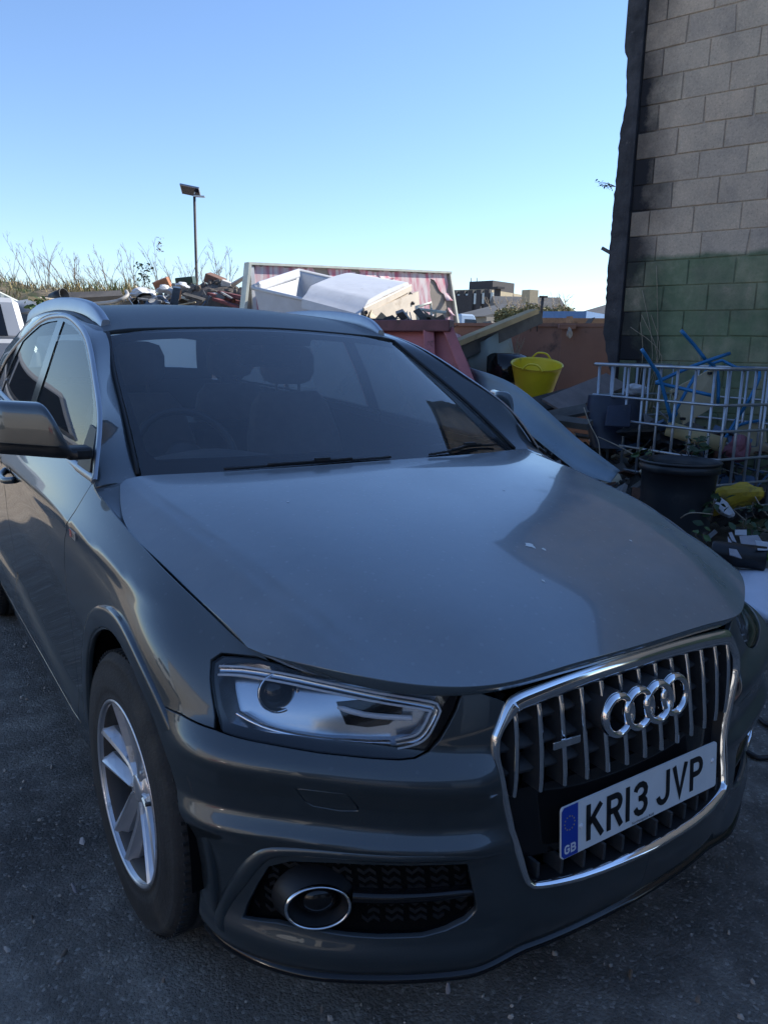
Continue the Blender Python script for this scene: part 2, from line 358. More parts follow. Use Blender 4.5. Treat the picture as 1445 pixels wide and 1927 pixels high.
# ---------------------------------------------------------------- the SUV's skin, metres; bumper front at y=0, ground z=0, mirrored in x
def sm(a, b, x):
    t = np.clip((np.asarray(x, float)-a)/(b-a), 0, 1); return t*t*(3-2*t)
W_CTRL = [
 [(0,.09,.19),(0,.06,.25),(0,.045,.36),(0,.055,.46),(0,.08,.57),(0,.102,.67),(0,.121,.755),(0,.134,.828)],
 [(.22,.10,.19),(.22,.072,.25),(.22,.06,.36),(.22,.072,.46),(.22,.092,.57),(.22,.11,.67),(.22,.127,.753),(.22,.142,.822)],
 [(.42,.14,.19),(.42,.115,.25),(.42,.115,.36),(.42,.138,.46),(.42,.138,.57),(.42,.140,.67),(.42,.158,.745),(.42,.18,.80)],
 [(.60,.235,.19),(.60,.205,.25),(.60,.208,.36),(.60,.235,.46),(.60,.237,.57),(.60,.247,.67),(.60,.278,.745),(.60,.31,.80)],
 [(.735,.345,.19),(.74,.318,.25),(.742,.322,.36),(.742,.348,.46),(.742,.345,.57),(.742,.355,.67),(.74,.395,.745),(.73,.45,.81)],
 [(.808,.455,.195),(.822,.43,.26),(.83,.43,.36),(.835,.44,.46),(.835,.437,.57),(.832,.45,.67),(.818,.50,.76),(.775,.545,.85)],
 [(.85,.58,.21),(.868,.565,.275),(.88,.56,.37),(.887,.56,.47),(.89,.56,.58),(.888,.575,.69),(.872,.61,.79),(.802,.66,.888)],
 [(.872,.88,.22),(.89,.88,.295),(.902,.88,.39),(.908,.88,.50),(.911,.88,.63),(.908,.88,.75),(.888,.88,.85),(.826,.90,.938)],
 [(.87,1.12,.21),(.887,1.12,.29),(.897,1.12,.38),(.902,1.12,.49),(.905,1.12,.63),(.906,1.12,.77),(.892,1.12,.88),(.836,1.12,.982)],
 [(.866,1.4,.205),(.884,1.4,.285),(.892,1.4,.37),(.894,1.4,.48),(.898,1.4,.62),(.906,1.4,.79),(.897,1.4,.91),(.838,1.38,1.035)],
 [(.864,2.0,.205),(.883,2.0,.285),(.887,2.0,.37),(.886,2.0,.48),(.892,2.0,.63),(.908,2.0,.81),(.903,2.0,.935),(.838,2.0,1.073)],
 [(.864,2.7,.205),(.883,2.7,.285),(.888,2.7,.37),(.888,2.7,.48),(.896,2.7,.63),(.911,2.7,.82),(.905,2.7,.955),(.832,2.7,1.12)],
 [(.868,3.45,.22),(.89,3.45,.30),(.905,3.45,.40),(.912,3.45,.50),(.915,3.45,.64),(.913,3.45,.82),(.90,3.45,.97),(.815,3.45,1.16)],
 [(.82,4.0,.24),(.845,4.0,.32),(.86,4.0,.42),(.868,4.0,.52),(.87,4.0,.66),(.868,4.0,.83),(.85,4.0,.99),(.765,4.0,1.18)],
 [(.62,4.30,.26),(.66,4.31,.33),(.69,4.32,.43),(.70,4.33,.53),(.70,4.33,.67),(.69,4.31,.84),(.67,4.28,1.0),(.61,4.20,1.19)],
 [(0,4.36,.26),(0,4.39,.33),(0,4.41,.43),(0,4.42,.53),(0,4.42,.67),(0,4.40,.84),(0,4.36,1.0),(0,4.27,1.19)],
]
def mirror_cols(rows):   # rows of half profiles from x=0 outward -> full width
    return [[(-x, y, z) for x, y, z in r[:0:-1]]+list(r) for r in rows]
H_CTRL = [
 [(0,1.165,1.06),(.28,1.175,1.058),(.53,1.22,1.053),(.68,1.262,1.049),(.74,1.262,1.046),(.782,1.250,1.042)],
 [(0,1.03,1.045),(.28,1.03,1.043),(.52,1.04,1.034),(.665,1.05,1.02),(.755,1.06,1.0),(.826,1.06,.968)],
 [(0,.85,1.02),(.27,.85,1.018),(.50,.85,1.008),(.63,.85,.992),(.733,.855,.967),(.820,.87,.931)],
 [(0,.62,.982),(.26,.62,.98),(.47,.62,.97),(.585,.63,.955),(.70,.655,.93),(.799,.69,.893)],
 [(0,.40,.932),(.25,.40,.930),(.44,.41,.922),(.56,.45,.912),(.68,.51,.892),(.781,.575,.866)],
 [(0,.225,.876),(.25,.234,.874),(.42,.26,.868),(.545,.325,.866),(.665,.405,.864),(.768,.50,.845)],
 [(0,.108,.806),(.25,.116,.803),(.41,.143,.793),(.54,.20,.803),(.665,.30,.822),(.757,.45,.824)],
]
R_CTRL = [
 [(0,1.985,1.484),(.3,1.985,1.475),(.48,1.983,1.466),(.57,1.98,1.458),(.625,1.985,1.447)],
 [(0,2.2,1.537),(.3,2.2,1.528),(.48,2.2,1.518),(.575,2.2,1.508),(.632,2.2,1.49)],
 [(0,2.45,1.574),(.3,2.45,1.566),(.48,2.45,1.554),(.58,2.45,1.543),(.637,2.45,1.523)],
 [(0,2.8,1.590),(.3,2.8,1.582),(.48,2.8,1.570),(.58,2.8,1.558),(.637,2.8,1.537)],
 [(0,3.3,1.583),(.3,3.3,1.575),(.47,3.3,1.562),(.57,3.3,1.548),(.628,3.3,1.522)],
 [(0,3.8,1.548),(.3,3.8,1.538),(.45,3.8,1.525),(.54,3.8,1.508),(.60,3.8,1.47)],
 [(0,4.05,1.51),(.29,4.05,1.50),(.43,4.04,1.488),(.51,4.03,1.47),(.57,4.0,1.425)],
]
G_CTRL = [
 [(0,1.15,1.056),(.3,1.165,1.055),(.52,1.215,1.052),(.655,1.268,1.049),(.722,1.305,1.046)],
 [(0,1.42,1.213),(.3,1.43,1.210),(.5,1.46,1.204),(.625,1.50,1.197),(.69,1.53,1.190)],
 [(0,1.70,1.353),(.3,1.705,1.347),(.48,1.72,1.338),(.60,1.74,1.327),(.655,1.76,1.318)],
 [(0,1.98,1.483),(.3,1.98,1.474),(.46,1.98,1.464),(.565,1.978,1.451),(.61,1.978,1.443)],
]
def side_x(y, z):    # side glass plane, right half
    y = np.asarray(y, float); z = np.asarray(z, float)
    return .834-(z-1.05)*.34-(z-1.05)**2*.12-np.clip(y-3.0, 0, 2)**2*.06
S_CTRL = [[(float(side_x(y, z)), y, z) for z in (.98, 1.1, 1.22, 1.34, 1.46, 1.56)] for y in (1.2, 1.6, 2.0, 2.5, 3.0, 3.5, 4.1)]
_zk = np.array([.17,.205,.232,.262,.29,.33,.40,.425,.44,.462,.50,.545,.572,.590,.604,.620,.640,.656,.668,.74,.82])
_dk = np.array([.018,.020,.016,.000,-.006,-.004,.004,.012,.021,.033,.010,.012,.022,.031,.033,.027,.014,.004,.000,.0,.0])
_zt = np.arange(.10, .95, .002); _dt = np.interp(_zt, _zk, _dk); _k = np.exp(-.5*(np.arange(-12, 13)*.002/.0055)**2); _dt = np.convolve(np.pad(_dt, 12, mode='edge'), _k/_k.sum(), 'valid')
def sculpt(uv, p):
    """creases pressed into the skin: bumper shelves in front, tornado line and door foot on the flank"""
    y, z, x = p[:, 1], p[:, 2], p[:, 0]
    zz = z-.03*sm(.45, .9, x)
    front = sm(.30, .44, x)*(1-sm(.42, .62, y))
    d = front*np.interp(zz, _zt, _dt)
    side = sm(.55, 1.1, y)*(1-sm(3.9, 4.2, y))*sm(.6, .8, x)
    zt = .868+.052*sm(.6, 1.5, y)+.022*(y-1.5)*(y > 1.5)     # tornado line
    q = z-zt
    d += side*(.010*np.exp(-np.clip(q, 0, 1)/.03)*(q >= 0)+(.010*(1-sm(0, .03, -q))-.007*sm(0, .06, -q)*(1-sm(.12, .26, -q)))*(q < 0))
    zl = .345+.10*sm(1.3, 3.1, y)                              # door foot
    q = z-zl
    d += sm(1.2, 1.5, y)*(1-sm(3.0, 3.2, y))*sm(.6, .8, x)*.014*(1-sm(-.03, .035, q))
    return d
WS = Surf(W_CTRL, sculpt); _H = np.array(mirror_cols(H_CTRL)); _H[4:, -3:, 0] -= .022; HS = Surf(_H, lambda uv, p: (lambda q: .0105*np.exp(-np.abs(q)/.050)*(1-np.exp(-(np.abs(q)/.010)**2*1.2)*.35)*sm(.20, .45, p[:, 1])*(1-.7*sm(1.0, 1.25, p[:, 1])))(np.sqrt((np.abs(p[:, 0])-np.interp(p[:, 1], [.2, .317, .371, .44, .518, .605, .729, .886, 1.117, 1.3], [.575, .608, .625, .641, .656, .676, .697, .714, .738, .75]))**2+.006**2)-.006)); RS = Surf(mirror_cols(R_CTRL)); GS = Surf(mirror_cols(G_CTRL)); SS = Surf(S_CTRL)
# the passenger-side corner sits a few centimetres further forward (lens and stance), so it has control points of its own
_dy = np.zeros((len(W_CTRL), 8)); 
for _i, _d in ((3, -.034), (4, -.066), (5, -.05), (6, -.02)): _dy[_i] = _d
_dy *= np.array([.35, .45, .7, 1.0, 1.0, .6, .12, .1])[None]
W2 = np.array(W_CTRL, float); W2[..., 1] += _dy
W2[3:6, 3:6, 0] += .02
WS2 = Surf(W2, sculpt); WS2.ku, WS2.kv, WS2.U, WS2.V = WS.ku, WS.kv, WS.U, WS.V   # same parameters on both sides

# ================================================================ THE SUV
M_paint = paint('grey_metallic_paint', (.050, .062, .068), .12)
M_hood = paint('dusty_sky_toned_paint', (.125, .165, .19), .46, .21)  # real dust, plus sky reflection put into a lighter, bluer base
M_chrome = mat('chrome', (.80, .81, .83), .07, 1.0, rvar=.05, vscale=9)
M_satin = mat('satin_aluminium', (.44, .46, .49), .36, .9, var=.06)
M_black = mat('black_plastic', (.012, .012, .013), .45, var=.2, bump=.1, bscale=300)
M_gloss = mat('gloss_black', (.008, .008, .009), .12)
M_dusty = mat('dusty_black_plastic_trim', (.034, .035, .037), .6, var=.3, vscale=25)
M_void = mat('unlit_cavity', (.004, .004, .004), .9, spec=.1)
M_seat = mat('dark_upholstery', (.10, .10, .105), .75, var=.25, bump=.2, bscale=200)
M_dash = mat('dashboard_plastic', (.12, .12, .125), .6, var=.15)
M_wind = glass('windscreen_glass', (.95, .98, .98), .035, 1.86)
M_side = glass('side_glass', (.76, .82, .80), .04, film=.12)
M_priv = glass('privacy_glass', (.42, .46, .46), .05, film=.16)
M_lens = glass('clear_lens', (.97, .98, 1.0), .0)
M_tyre = mat('tyre_rubber', (.026, .025, .024), .78, var=.3, vscale=14, bump=.35, bscale=120, dirt=(.05, .045, .038), dscale=6, damt=.42)
M_rim = mat('silver_alloy', (.58, .59, .61), .32, .7, coat=.6, var=.05, dirt=(.13, .115, .10), dscale=11, damt=.35)
M_barrel = mat('dusty_shaded_barrel', (.06, .056, .053), .6, .3, var=.2)  # brake dust, darkened further so gaps between the spokes look deep
M_plate = mat('plate_white', (.72, .73, .72), .35, var=.04, vscale=20)
M_blue = mat('plate_blue', (.01, .05, .35), .35)
M_ink = mat('plate_ink', (.006, .006, .007), .4)
M_white = mat('white_print', (.75, .75, .75), .4)
M_red = mat('red_print', (.45, .02, .02), .4)
M_drl = mat('light_guide', (.86, .88, .92), .2, .0, spec=.8)
M_refl = mat('reflector_bowl', (.50, .53, .56), .18, .9)
M_dark_rubber = mat('rubber_seal', (.010, .010, .011), .6)

car = thing('parked_car', (0, 2.2, 0), 'dark grey metallic five-door SUV with dusty bonnet and chrome grille, parked in the foreground', 'car')
UPV = np.array([0, 0, 1.])
def UV(S, pts): return S.inv(pts)
def both(name, S, poly, m, holes=(), step=.02, flange=.012, off=0, S2=None, label=None):
    o = []
    for sd, SS_ in ((-1, S), (1, S2 or S)):
        mb = MB(); panel(mb, SS_, poly, holes, sd, step, flange, off); o.append(mb.build(name, m, car))
    return o
def shrink(poly, d):
    """polygon offset inwards by d"""
    P = np.asarray(poly, float); a = P-np.roll(P, 1, 0); b = np.roll(P, -1, 0)-P
    a /= np.maximum(np.linalg.norm(a, axis=1), 1e-9)[:, None]; b /= np.maximum(np.linalg.norm(b, axis=1), 1e-9)[:, None]
    s = 1. if ((P[:, 0]*np.roll(P[:, 1], -1)-np.roll(P[:, 0], -1)*P[:, 1]).sum()) > 0 else -1.
    na = np.stack([-a[:, 1], a[:, 0]], 1)*s; nb = np.stack([-b[:, 1], b[:, 0]], 1)*s; m = na+nb; m /= np.maximum(np.linalg.norm(m, axis=1), 1e-6)[:, None]
    return P+m*(d/np.maximum(.5, (m*na).sum(1)))[:, None]

# ---- bonnet
g = .0025; mb = MB()
hp = [(g, .05), (g, HS.V-.05), (.02, HS.V-g), (HS.U-.03, HS.V-g), (HS.U-.006, HS.V-.02), (HS.U, HS.V-.05), (HS.U, .05), (HS.U-.006, .02), (HS.U-.03, g), (.02, g)]
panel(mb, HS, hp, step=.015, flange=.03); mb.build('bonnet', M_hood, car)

M_drop = mat('bird_dropping', (.75, .75, .70), .7)
for x, y, s in ((-.015, .455, .016), (.005, .425, .008), (-.11, .30, .005), (.30, .40, .005), (-.45, .9, .004), (.2, .8, .004)):
    c = HS.inv([(x, y, .94)])[0]; rr = random.Random(int(x*1e4)); n_ = 12; P = HS.ev([c+s*(.45+.75*rr.random()*(1 if k % 3 == 0 else .4))*np.array([math.cos(k*2*PI/n_), math.sin(k*2*PI/n_)]) for k in range(n_)])+[0, 0, .0012]
    mb = MB(); mb.add(P, [list(range(n_))], 0, False); mb.build('bird_dropping', M_drop, car)
# ---- outlines on the flank and nose (metres, half car)
WC = np.array([.876, .345]); RA = .395
def arch(a0, a1, n=14, r=RA): return [(.905, WC[0]-r*math.cos(R(a)), WC[1]+r*math.sin(R(a))) for a in np.linspace(a0, a1, n)]
HL = [(.812,.518,.791),(.796,.508,.806),(.746,.452,.811),(.686,.387,.804),(.581,.281,.790),(.503,.216,.782),(.443,.179,.777),(.460,.176,.742),(.476,.177,.716),(.495,.180,.687),(.515,.185,.667),(.539,.195,.656),(.564,.211,.652),(.606,.239,.654),(.687,.299,.660),(.765,.367,.670),(.826,.439,.679),(.826,.470,.716),(.821,.50,.759)]
HLU = UV(WS, HL)
SEAM = UV(WS, [(.895,.605,.685),(.874,.529,.687),(.832,.447,.679)])
INS = UV(WS, [(.767,.356,.411),(.735,.326,.429),(.669,.267,.437),(.603,.214,.440),(.527,.166,.440),(.452,.129,.437),(.442,.129,.404),(.431,.120,.346),(.430,.119,.329),(.449,.127,.308),(.485,.144,.291),(.529,.163,.282),(.604,.206,.282),(.657,.243,.285),(.707,.285,.291),(.760,.337,.293),(.808,.395,.285),(.798,.391,.318),(.784,.372,.368)])
WASH = UV(WS, [(.724,.318,.602),(.716,.312,.605),(.650,.261,.600),(.642,.256,.593),(.626,.249,.557),(.628,.249,.547),(.656,.269,.545),(.697,.301,.552),(.709,.311,.562)])
DOOR = [(.9,1.340,.965),(.9,1.352,.923),(.899,1.425,.861),(.899,1.457,.774),(.9,1.446,.695),(.896,1.426,.585),(.893,1.406,.407),(.893,1.395,.30)]
DU = UV(WS, DOOR)
u_at = lambda y, z=.6: UV(WS, [(.9, y, z)])[0][0]
u_top0 = UV(WS, [(.79, .525, .82)])[0][0]; V = WS.V
arc_f = UV(WS, arch(-22, 62, 16)); arc_all = UV(WS, arch(-20, 200, 34))
# fender
k62 = 125
af = UV(WS, arch(60, 200, 22))
fend = [tuple(SEAM[2]+[.004, .003]), *[tuple(q+[.004, 0]) for q in HLU[-2:]], tuple(HLU[0]+[.004, .003]), tuple(HLU[1]+[.003, .005]), tuple(HLU[2]+[.0, .006]), tuple(HLU[2]+[-.03, .008]), (HLU[2][0]-.02, V), (u_at(1.33, 1.0), V), *[tuple(q-[.003, 0]) for q in DU], (u_at(1.39, .25), .01), (af[-1][0], .01), *[tuple(q) for q in af[::-1]], tuple(SEAM[0]+[.0, .004]), tuple(SEAM[1]+[0, .004])]
both('front_wing', WS, fend, M_paint, S2=WS2)
# grille outline (x, z), right half from top centre to bottom centre
GO = [(0,.785),(.12,.784),(.24,.780),(.33,.775),(.352,.7715),(.366,.767),(.375,.758),(.383,.746),(.404,.707),(.410,.695),(.4125,.682),(.4115,.668),(.398,.60),(.380,.53),(.358,.45),(.338,.385),(.325,.366),(.300,.357),(.20,.352),(0,.350)]
GOU = UV(WS, [(x, .1, z) for x, z in GO])
# bumper: two mirrored halves welded into one object
mb = MB()
ab = UV(WS, arch(-24, 60, 14))
bump = [(0, .018), (ab[0][0]-.002, .018), *[tuple(q) for q in ab], tuple(SEAM[0]-[0, .002]), tuple(SEAM[1]-[0, .002]), tuple(SEAM[2]-[0, .002]), *[tuple(q) for q in shrink(HLU, -.004)[16:5:-1]], *[tuple(q+[0, -.0]) for q in GOU[6:]]]
for sd, S_ in ((-1, WS), (1, WS2)): panel(mb, S_, bump, [INS, WASH], sd, .011, .014)
mb.build('front_bumper', M_paint, car)
both('washer_cover', WS, shrink(WASH, .003), M_paint, S2=WS2, step=.016, flange=.006)
# dark inner nose behind every gap
mb = MB()
for sd, S_ in ((-1, WS), (1, WS2)):
    panel(mb, S_, [(.30, .02), (ab[0][0]-.03, .02), *[tuple(q-[.03, 0]) for q in ab[:10]], (u_at(.5, .7), V*.86), (u_at(.5, .7), V+0), (.0, V), (0, V*.93), (.46, V*.93), (.46, V*.3), (.30, V*.1)], [shrink(HLU, -.002)], sd, .04, 0, -.03)
mb.build('nose_liner', M_void, car)

# ---- doors, sill, rear quarter
yd = lambda y, a, b: [(u_at(y, .5), a), (u_at(y, .5), b)]
V0 = .095
fd = [*[tuple(q+[.003, 0]) for q in DU[::-1]], (u_at(1.33, 1.0)+.004, V), (u_at(2.43), V), (u_at(2.56, .8), V*.72), (u_at(2.56, .6), V*.5), (u_at(2.50, .4), V0), (u_at(1.40, .3), V0)]
both('front_door', WS, fd, M_paint, step=.024)
rd = [(u_at(2.505, .4), V0), (u_at(2.566, .6), V*.5), (u_at(2.566, .8), V*.72), (u_at(2.437), V), (u_at(3.5), V), (u_at(3.52), V*.8), (u_at(3.40), V*.62), (u_at(3.16), V*.5), (u_at(3.04), V*.3), (u_at(3.0), V0)]
both('rear_door', WS, rd, M_paint, step=.028)
ar = [(q[0]+2.603, q[1]) for q in [(WC[0]-RA*math.cos(R(a)), WC[1]+RA*math.sin(R(a))) for a in np.linspace(-18, 198, 24)]]
aru = UV(WS, [(.9, y, z) for y, z in ar])
qp = [tuple(aru[0]), (u_at(3.006), V0), (u_at(3.046), V*.3), (u_at(3.166), V*.5), (u_at(3.406), V*.62), (u_at(3.526), V*.8), (u_at(3.506), V), (WS.U, V), (WS.U, .01), (aru[-1][0], .01), *[tuple(q) for q in aru[::-1][:-1]]]
both('rear_quarter', WS, qp, M_paint, step=.045)
sp_ = [(u_at(1.395, .25)+.003, .01), (u_at(2.99, .25), .01), (u_at(2.99, .3), V0-.006), (u_at(1.395, .3)+.003, V0-.006)]
both('side_sill', WS, sp_, M_paint, step=.03)
for sd in (-1, 1):
    mb = MB(); panel(mb, WS, [(u_at(1.2), .03), (u_at(3.2), .03), (u_at(3.2), V*.98), (u_at(1.2), V*.98)], (), sd, .08, 0, -.05); mb.build('door_liner', M_void, car)
# wheel-arch flares
for a_, cx in ((0, 0), (0, 2.603)):
    for sd in (-1, 1):
        S_ = WS2 if sd > 0 else WS
        ang = np.linspace(-20, 198, 46)
        P = np.array([(.905, WC[0]+cx-(RA+.028)*math.cos(R(t)), WC[1]+(RA+.028)*math.sin(R(t))) for t in ang]); uv = UV(S_, P); P = S_.base(uv); N = S_.nrm(uv, S_.base)
        N = N*.9+np.array([.35, 0, 0]); N /= np.linalg.norm(N, axis=1)[:, None]
        if sd < 0: P *= [-1, 1, 1]; N *= [-1, 1, 1]
        pr = np.array([(-.024, -.006), (-.0225, .0015), (-.018, .0036), (-.002, .0046), (.018, .0055), (.028, .005), (.031, .001), (.033, -.05)])
        if sd < 0: pr = pr*[-1, 1]
        mb = MB(); sweep(mb, P, N, pr); mb.build('wheel_arch', M_paint, car)
        # liner
        mb = MB(); q = np.linspace(-4, 196, 24); G = np.array([[(sd*x, WC[0]+cx-(RA+.005)*math.cos(R(t)), WC[1]+(RA+.005)*math.sin(R(t))) for x in (.88, .55)] for t in q])
        mb.grid(G); mb.add([(sd*.55, WC[0]+cx-(RA+.005)*math.cos(R(t)), WC[1]+(RA+.005)*math.sin(R(t))) for t in q], [list(range(len(q)))], 0, False); mb.build('arch_liner', M_void, car)
# underbody and floor
mb = MB(); mb.box((0, 2.2, .27), (1.05, 4.0, .06)); mb.box((0, 2.2, .42), (1.5, 1.9, .06)); mb.box((0, .45, .23), (1.2, .5, .03)); mb.box((0, .75, .55), (1.0, .9, .3)); mb.build('underbody', M_void, car)

# ---- roof, screen, pillars, glass
mb = MB(); panel(mb, RS, [(.002, .0), (RS.U, .0), (RS.U, RS.V), (.002, RS.V)], step=.05, flange=.015, flip=True); mb.build('roof', paint('roof_paint', (.04, .047, .05), .26, .5, .12), car)
mb = MB(); panel(mb, GS, [(.0, .012), (GS.U-.006, .012), (GS.U-.006, GS.V-.012), (0, GS.V-.012)], step=.05, flange=0, flip=True, off=-.004); ws = mb.build('windscreen', M_wind, car)
mb = MB(); a, b = .012, .034   # black printed border behind the glass
inner = [(.075, b+.02), (.12, b), (GS.U-.10, b-.012), (GS.U-.07, b+.02), (GS.U-.07, GS.V/2-.16), (GS.U-.13, GS.V/2-.12), (GS.U-.13, GS.V/2+.12), (GS.U-.07, GS.V/2+.16), (GS.U-.07, GS.V-b-.02), (GS.U-.10, GS.V-b+.012), (.12, GS.V-b), (.075, GS.V-b-.02)]
panel(mb, GS, [(0, a), (GS.U-.006, a), (GS.U-.006, GS.V-a), (0, GS.V-a)], [inner], 1, .05, 0, -.009, flip=True); mb.build('screen_border', M_gloss, ws)
# rubber edge
for sd in (0, 1):
    t = np.linspace(0, GS.U, 20); P = GS.ev([(x, GS.V-.004 if sd else .004) for x in t]); mb = MB(); mb.tube(P, .007, 8); mb.build('screen_seal', M_dark_rubber, ws)
PA = [(.730,1.268,1.030),(.722,1.305,1.046),(.69,1.53,1.19),(.655,1.76,1.318),(.612,1.978,1.443),(.632,2.2,1.488),(.638,2.45,1.521),(.638,2.8,1.535),(.629,3.3,1.520),(.601,3.8,1.468),(.571,4.0,1.423),(.60,4.18,1.24)]
PB = [(.840,1.272,1.026),(.838,1.299,1.039),(.788,1.414,1.179),(.746,1.616,1.289),(.693,1.919,1.418),(.665,2.242,1.488),(.652,2.52,1.514),(.656,2.9,1.502),(.688,3.293,1.415),(.712,3.75,1.295),(.735,4.02,1.185),(.67,4.16,1.17)]
rows = []
for a, b in zip(PA, PB):
    a = np.array(a); b = np.array(b); o_ = np.array([.72, -.25 if a[1] < 2.1 else 0, .62]); o_ /= np.linalg.norm(o_); w = np.linalg.norm(b-a)
    rows.append([a, a+(b-a)*.33+o_*w*.07, a+(b-a)*.67+o_*w*.09, b])
PS = Surf(rows)
for sd in (-1, 1):
    mb = MB(); panel(mb, PS, [(0, 0), (PS.U, 0), (PS.U, PS.V), (0, PS.V)], (), sd, .03, .008, flip=True); mb.build('roof_pillar', M_paint, car)
DLO = [(b[1], b[2]) for b in PB[1:-1]]
FT = Surf([[np.array(a)*(1-t)+np.array(b)*t for t in (0, .33, .67, 1)] for a, b in (((.822,1.06,.962),(.835,1.06,.966)),((.812,1.14,.984),(.838,1.14,.983)),((.790,1.222,1.018),(.841,1.225,1.003)),((.768,1.262,1.036),(.842,1.272,1.020)),((.728,1.285,1.040),(.840,1.305,1.034)))])
for sd in (-1, 1): mb = MB(); panel(mb, FT, [(0, 0), (FT.U, 0), (FT.U, FT.V), (0, FT.V)], (), sd, .02, .01, flip=True); mb.build('wing_top', M_paint, car)
dlo_s = smooth_poly(DLO, 5)
belt = [(4.02, 1.185), (3.45, 1.158), (2.7, 1.118), (2.0, 1.071), (1.6, 1.047)]
so = lambda pts: SS.inv([(float(side_x(y, z)), y, z) for y, z in pts])
front_win = [(1.50,1.05),(1.49,1.17),(1.535,1.215),(1.66,1.287),(1.80,1.348),(1.95,1.408),(2.10,1.445),(2.25,1.470),(2.44,1.490),(2.40,1.30),(2.385,1.09),(1.9,1.062)]
rear_win = [(2.50,1.11),(2.515,1.30),(2.555,1.495),(2.75,1.492),(2.90,1.482),(3.05,1.45),(3.22,1.41),(3.30,1.30),(3.34,1.17),(2.9,1.135)]
quart_win = [(3.40,1.17),(3.36,1.30),(3.34,1.385),(3.6,1.32),(3.92,1.20),(3.7,1.178)]
FW, RW, QW = so(front_win), so(rear_win), so(quart_win)
for sd in (-1, 1):
    mb = MB(); outer = [*[tuple(p) for p in so(dlo_s)], *[tuple(p) for p in so(belt)]]
    panel(mb, SS, outer, [FW, RW, QW], sd, .04, .0, 0); mb.build('window_surround', M_gloss, car)
    for nm, w, mt in (('front_window', FW, M_side), ('rear_window', RW, M_priv), ('quarter_window', QW, M_priv)):
        mb = MB(); panel(mb, SS, shrink(w, -.006), (), sd, .05, 0, -.004); mb.build(nm, mt, car)
    # chrome line round the side windows
    uv = so(dlo_s); P = SS.ev(uv); N = SS.nrm(uv); P = P*[sd, 1, 1]; N = N*[sd, 1, 1]
    pr = np.array([(-.011, -.004), (-.009, .004), (0, .0065), (.009, .004), (.011, -.004)]); pr = pr if sd > 0 else pr*[-1, 1]
    mb = MB(); sweep(mb, P, N, pr)
    bl = smooth_poly([DLO[0], *belt[::-1]], 4); uv = so(bl); P2 = SS.ev(uv)+[.0, 0, .004]; N2 = SS.nrm(uv); P2 = P2*[sd, 1, 1]; N2 = N2*[sd, 1, 1]; sweep(mb, P2, N2, pr*[1.15, 1.1]); mb.build('window_trim', M_satin, car)
# tailgate with its window
TG = Surf(mirror_cols([[(0,4.05,1.51),(.29,4.05,1.50),(.43,4.04,1.488),(.51,4.03,1.47),(.571,4.0,1.425)],[(0,4.17,1.36),(.29,4.16,1.352),(.44,4.145,1.345),(.53,4.12,1.335),(.595,4.09,1.32)],[(0,4.265,1.19),(.31,4.262,1.19),(.46,4.245,1.19),(.56,4.22,1.19),(.625,4.19,1.19)]]))
mb = MB(); tw = [(.05, .12), (.05, TG.V-.12), (TG.U-.08, TG.V-.10), (TG.U-.08, .10)]
panel(mb, TG, [(0, 0), (TG.U, 0), (TG.U, TG.V), (0, TG.V)], [tw], 1, .06, .01, flip=False); mb.build('tailgate', M_paint, car)
mb = MB(); panel(mb, TG, tw, (), 1, .1, 0, -.005); mb.build('rear_screen', glass('rear_glass', (.62, .68, .64), .04, film=.42), car)
mb = MB(); panel(mb, RS, [(RS.U-.03, .16), (RS.U-.03, RS.V-.16), (RS.U, RS.V-.10), (RS.U, .10)], (), 1, .1, .01, .02, flip=True); mb.build('roof_spoiler', M_paint, car)
for sd in (-1, 1):
    mb = MB(); panel(mb, WS, [(u_at(4.0, .9)+.10, V*.72), (u_at(4.0, .9)+.42, V*.74), (u_at(4.0, .9)+.42, V*.92), (u_at(4.0, .9)+.06, V*.92)], (), sd, .05, .01, .004); mb.build('tail_lamp', mat('tail_lamp_red', (.25, .01, .012), .15), car)
# roof rails
for sd in (-1, 1):
    c = smooth_poly([(.592,2.06,1.492),(.597,2.14,1.534),(.60,2.26,1.563),(.603,2.5,1.586),(.605,2.8,1.596),(.60,3.2,1.587),(.585,3.55,1.562),(.575,3.70,1.525)], 6)*[sd, 1, 1]
    mb = MB(); G = []
    for i, p in enumerate(c):
        zb = 1.43 if False else p[2]-.02-.028*min(1, 6*i/len(c), 6*(len(c)-1-i)/len(c))
        w = .015; G.append([(p[0]-sd*w, p[1], zb), (p[0]-sd*(w-.002), p[1], p[2]-.004), (p[0]-sd*(w-.006), p[1], p[2]), (p[0]+sd*(w-.006), p[1], p[2]-.001), (p[0]+sd*w, p[1], p[2]-.007), (p[0]+sd*(w+.004), p[1], zb-.004)])
    mb.grid(G, flip=sd < 0); mb.add(G[0], [list(range(6))], 0, False); mb.add(G[-1], [list(range(6))], 0, False); mb.build('roof_rail', M_satin, car)
# cowl and wipers
mb = MB(); t = np.linspace(-.74, .74, 24)
yc = lambda x: 1.150+.115*(abs(x)/.7)**2.2
mb.grid([[(x, yc(x)-.0, 1.012), (x, yc(x)+.035, 1.034), (x, yc(x)+.09, 1.058)] for x in t], flip=False); mb.build('cowl', M_black, car)
for pts in ([(-.50,1.205,1.066),(-.34,1.182,1.070),(-.20,1.17,1.072),(.05,1.166,1.073)], [(.21,1.170,1.072),(.34,1.192,1.078),(.42,1.22,1.083),(.585,1.258,1.077)]):
    mb = MB(); c = smooth_poly(pts, 5); c = c-[0, 0, .004]; mb.tube(c, .0045, 6); c2 = c+[0, -.005, .005]; mb.tube(c2[4:-3], .004, 6); mb.box(np.array(pts[2])+[0, -.006, .006], (.05, .014, .009)); mb.build('wiper', M_black, car)

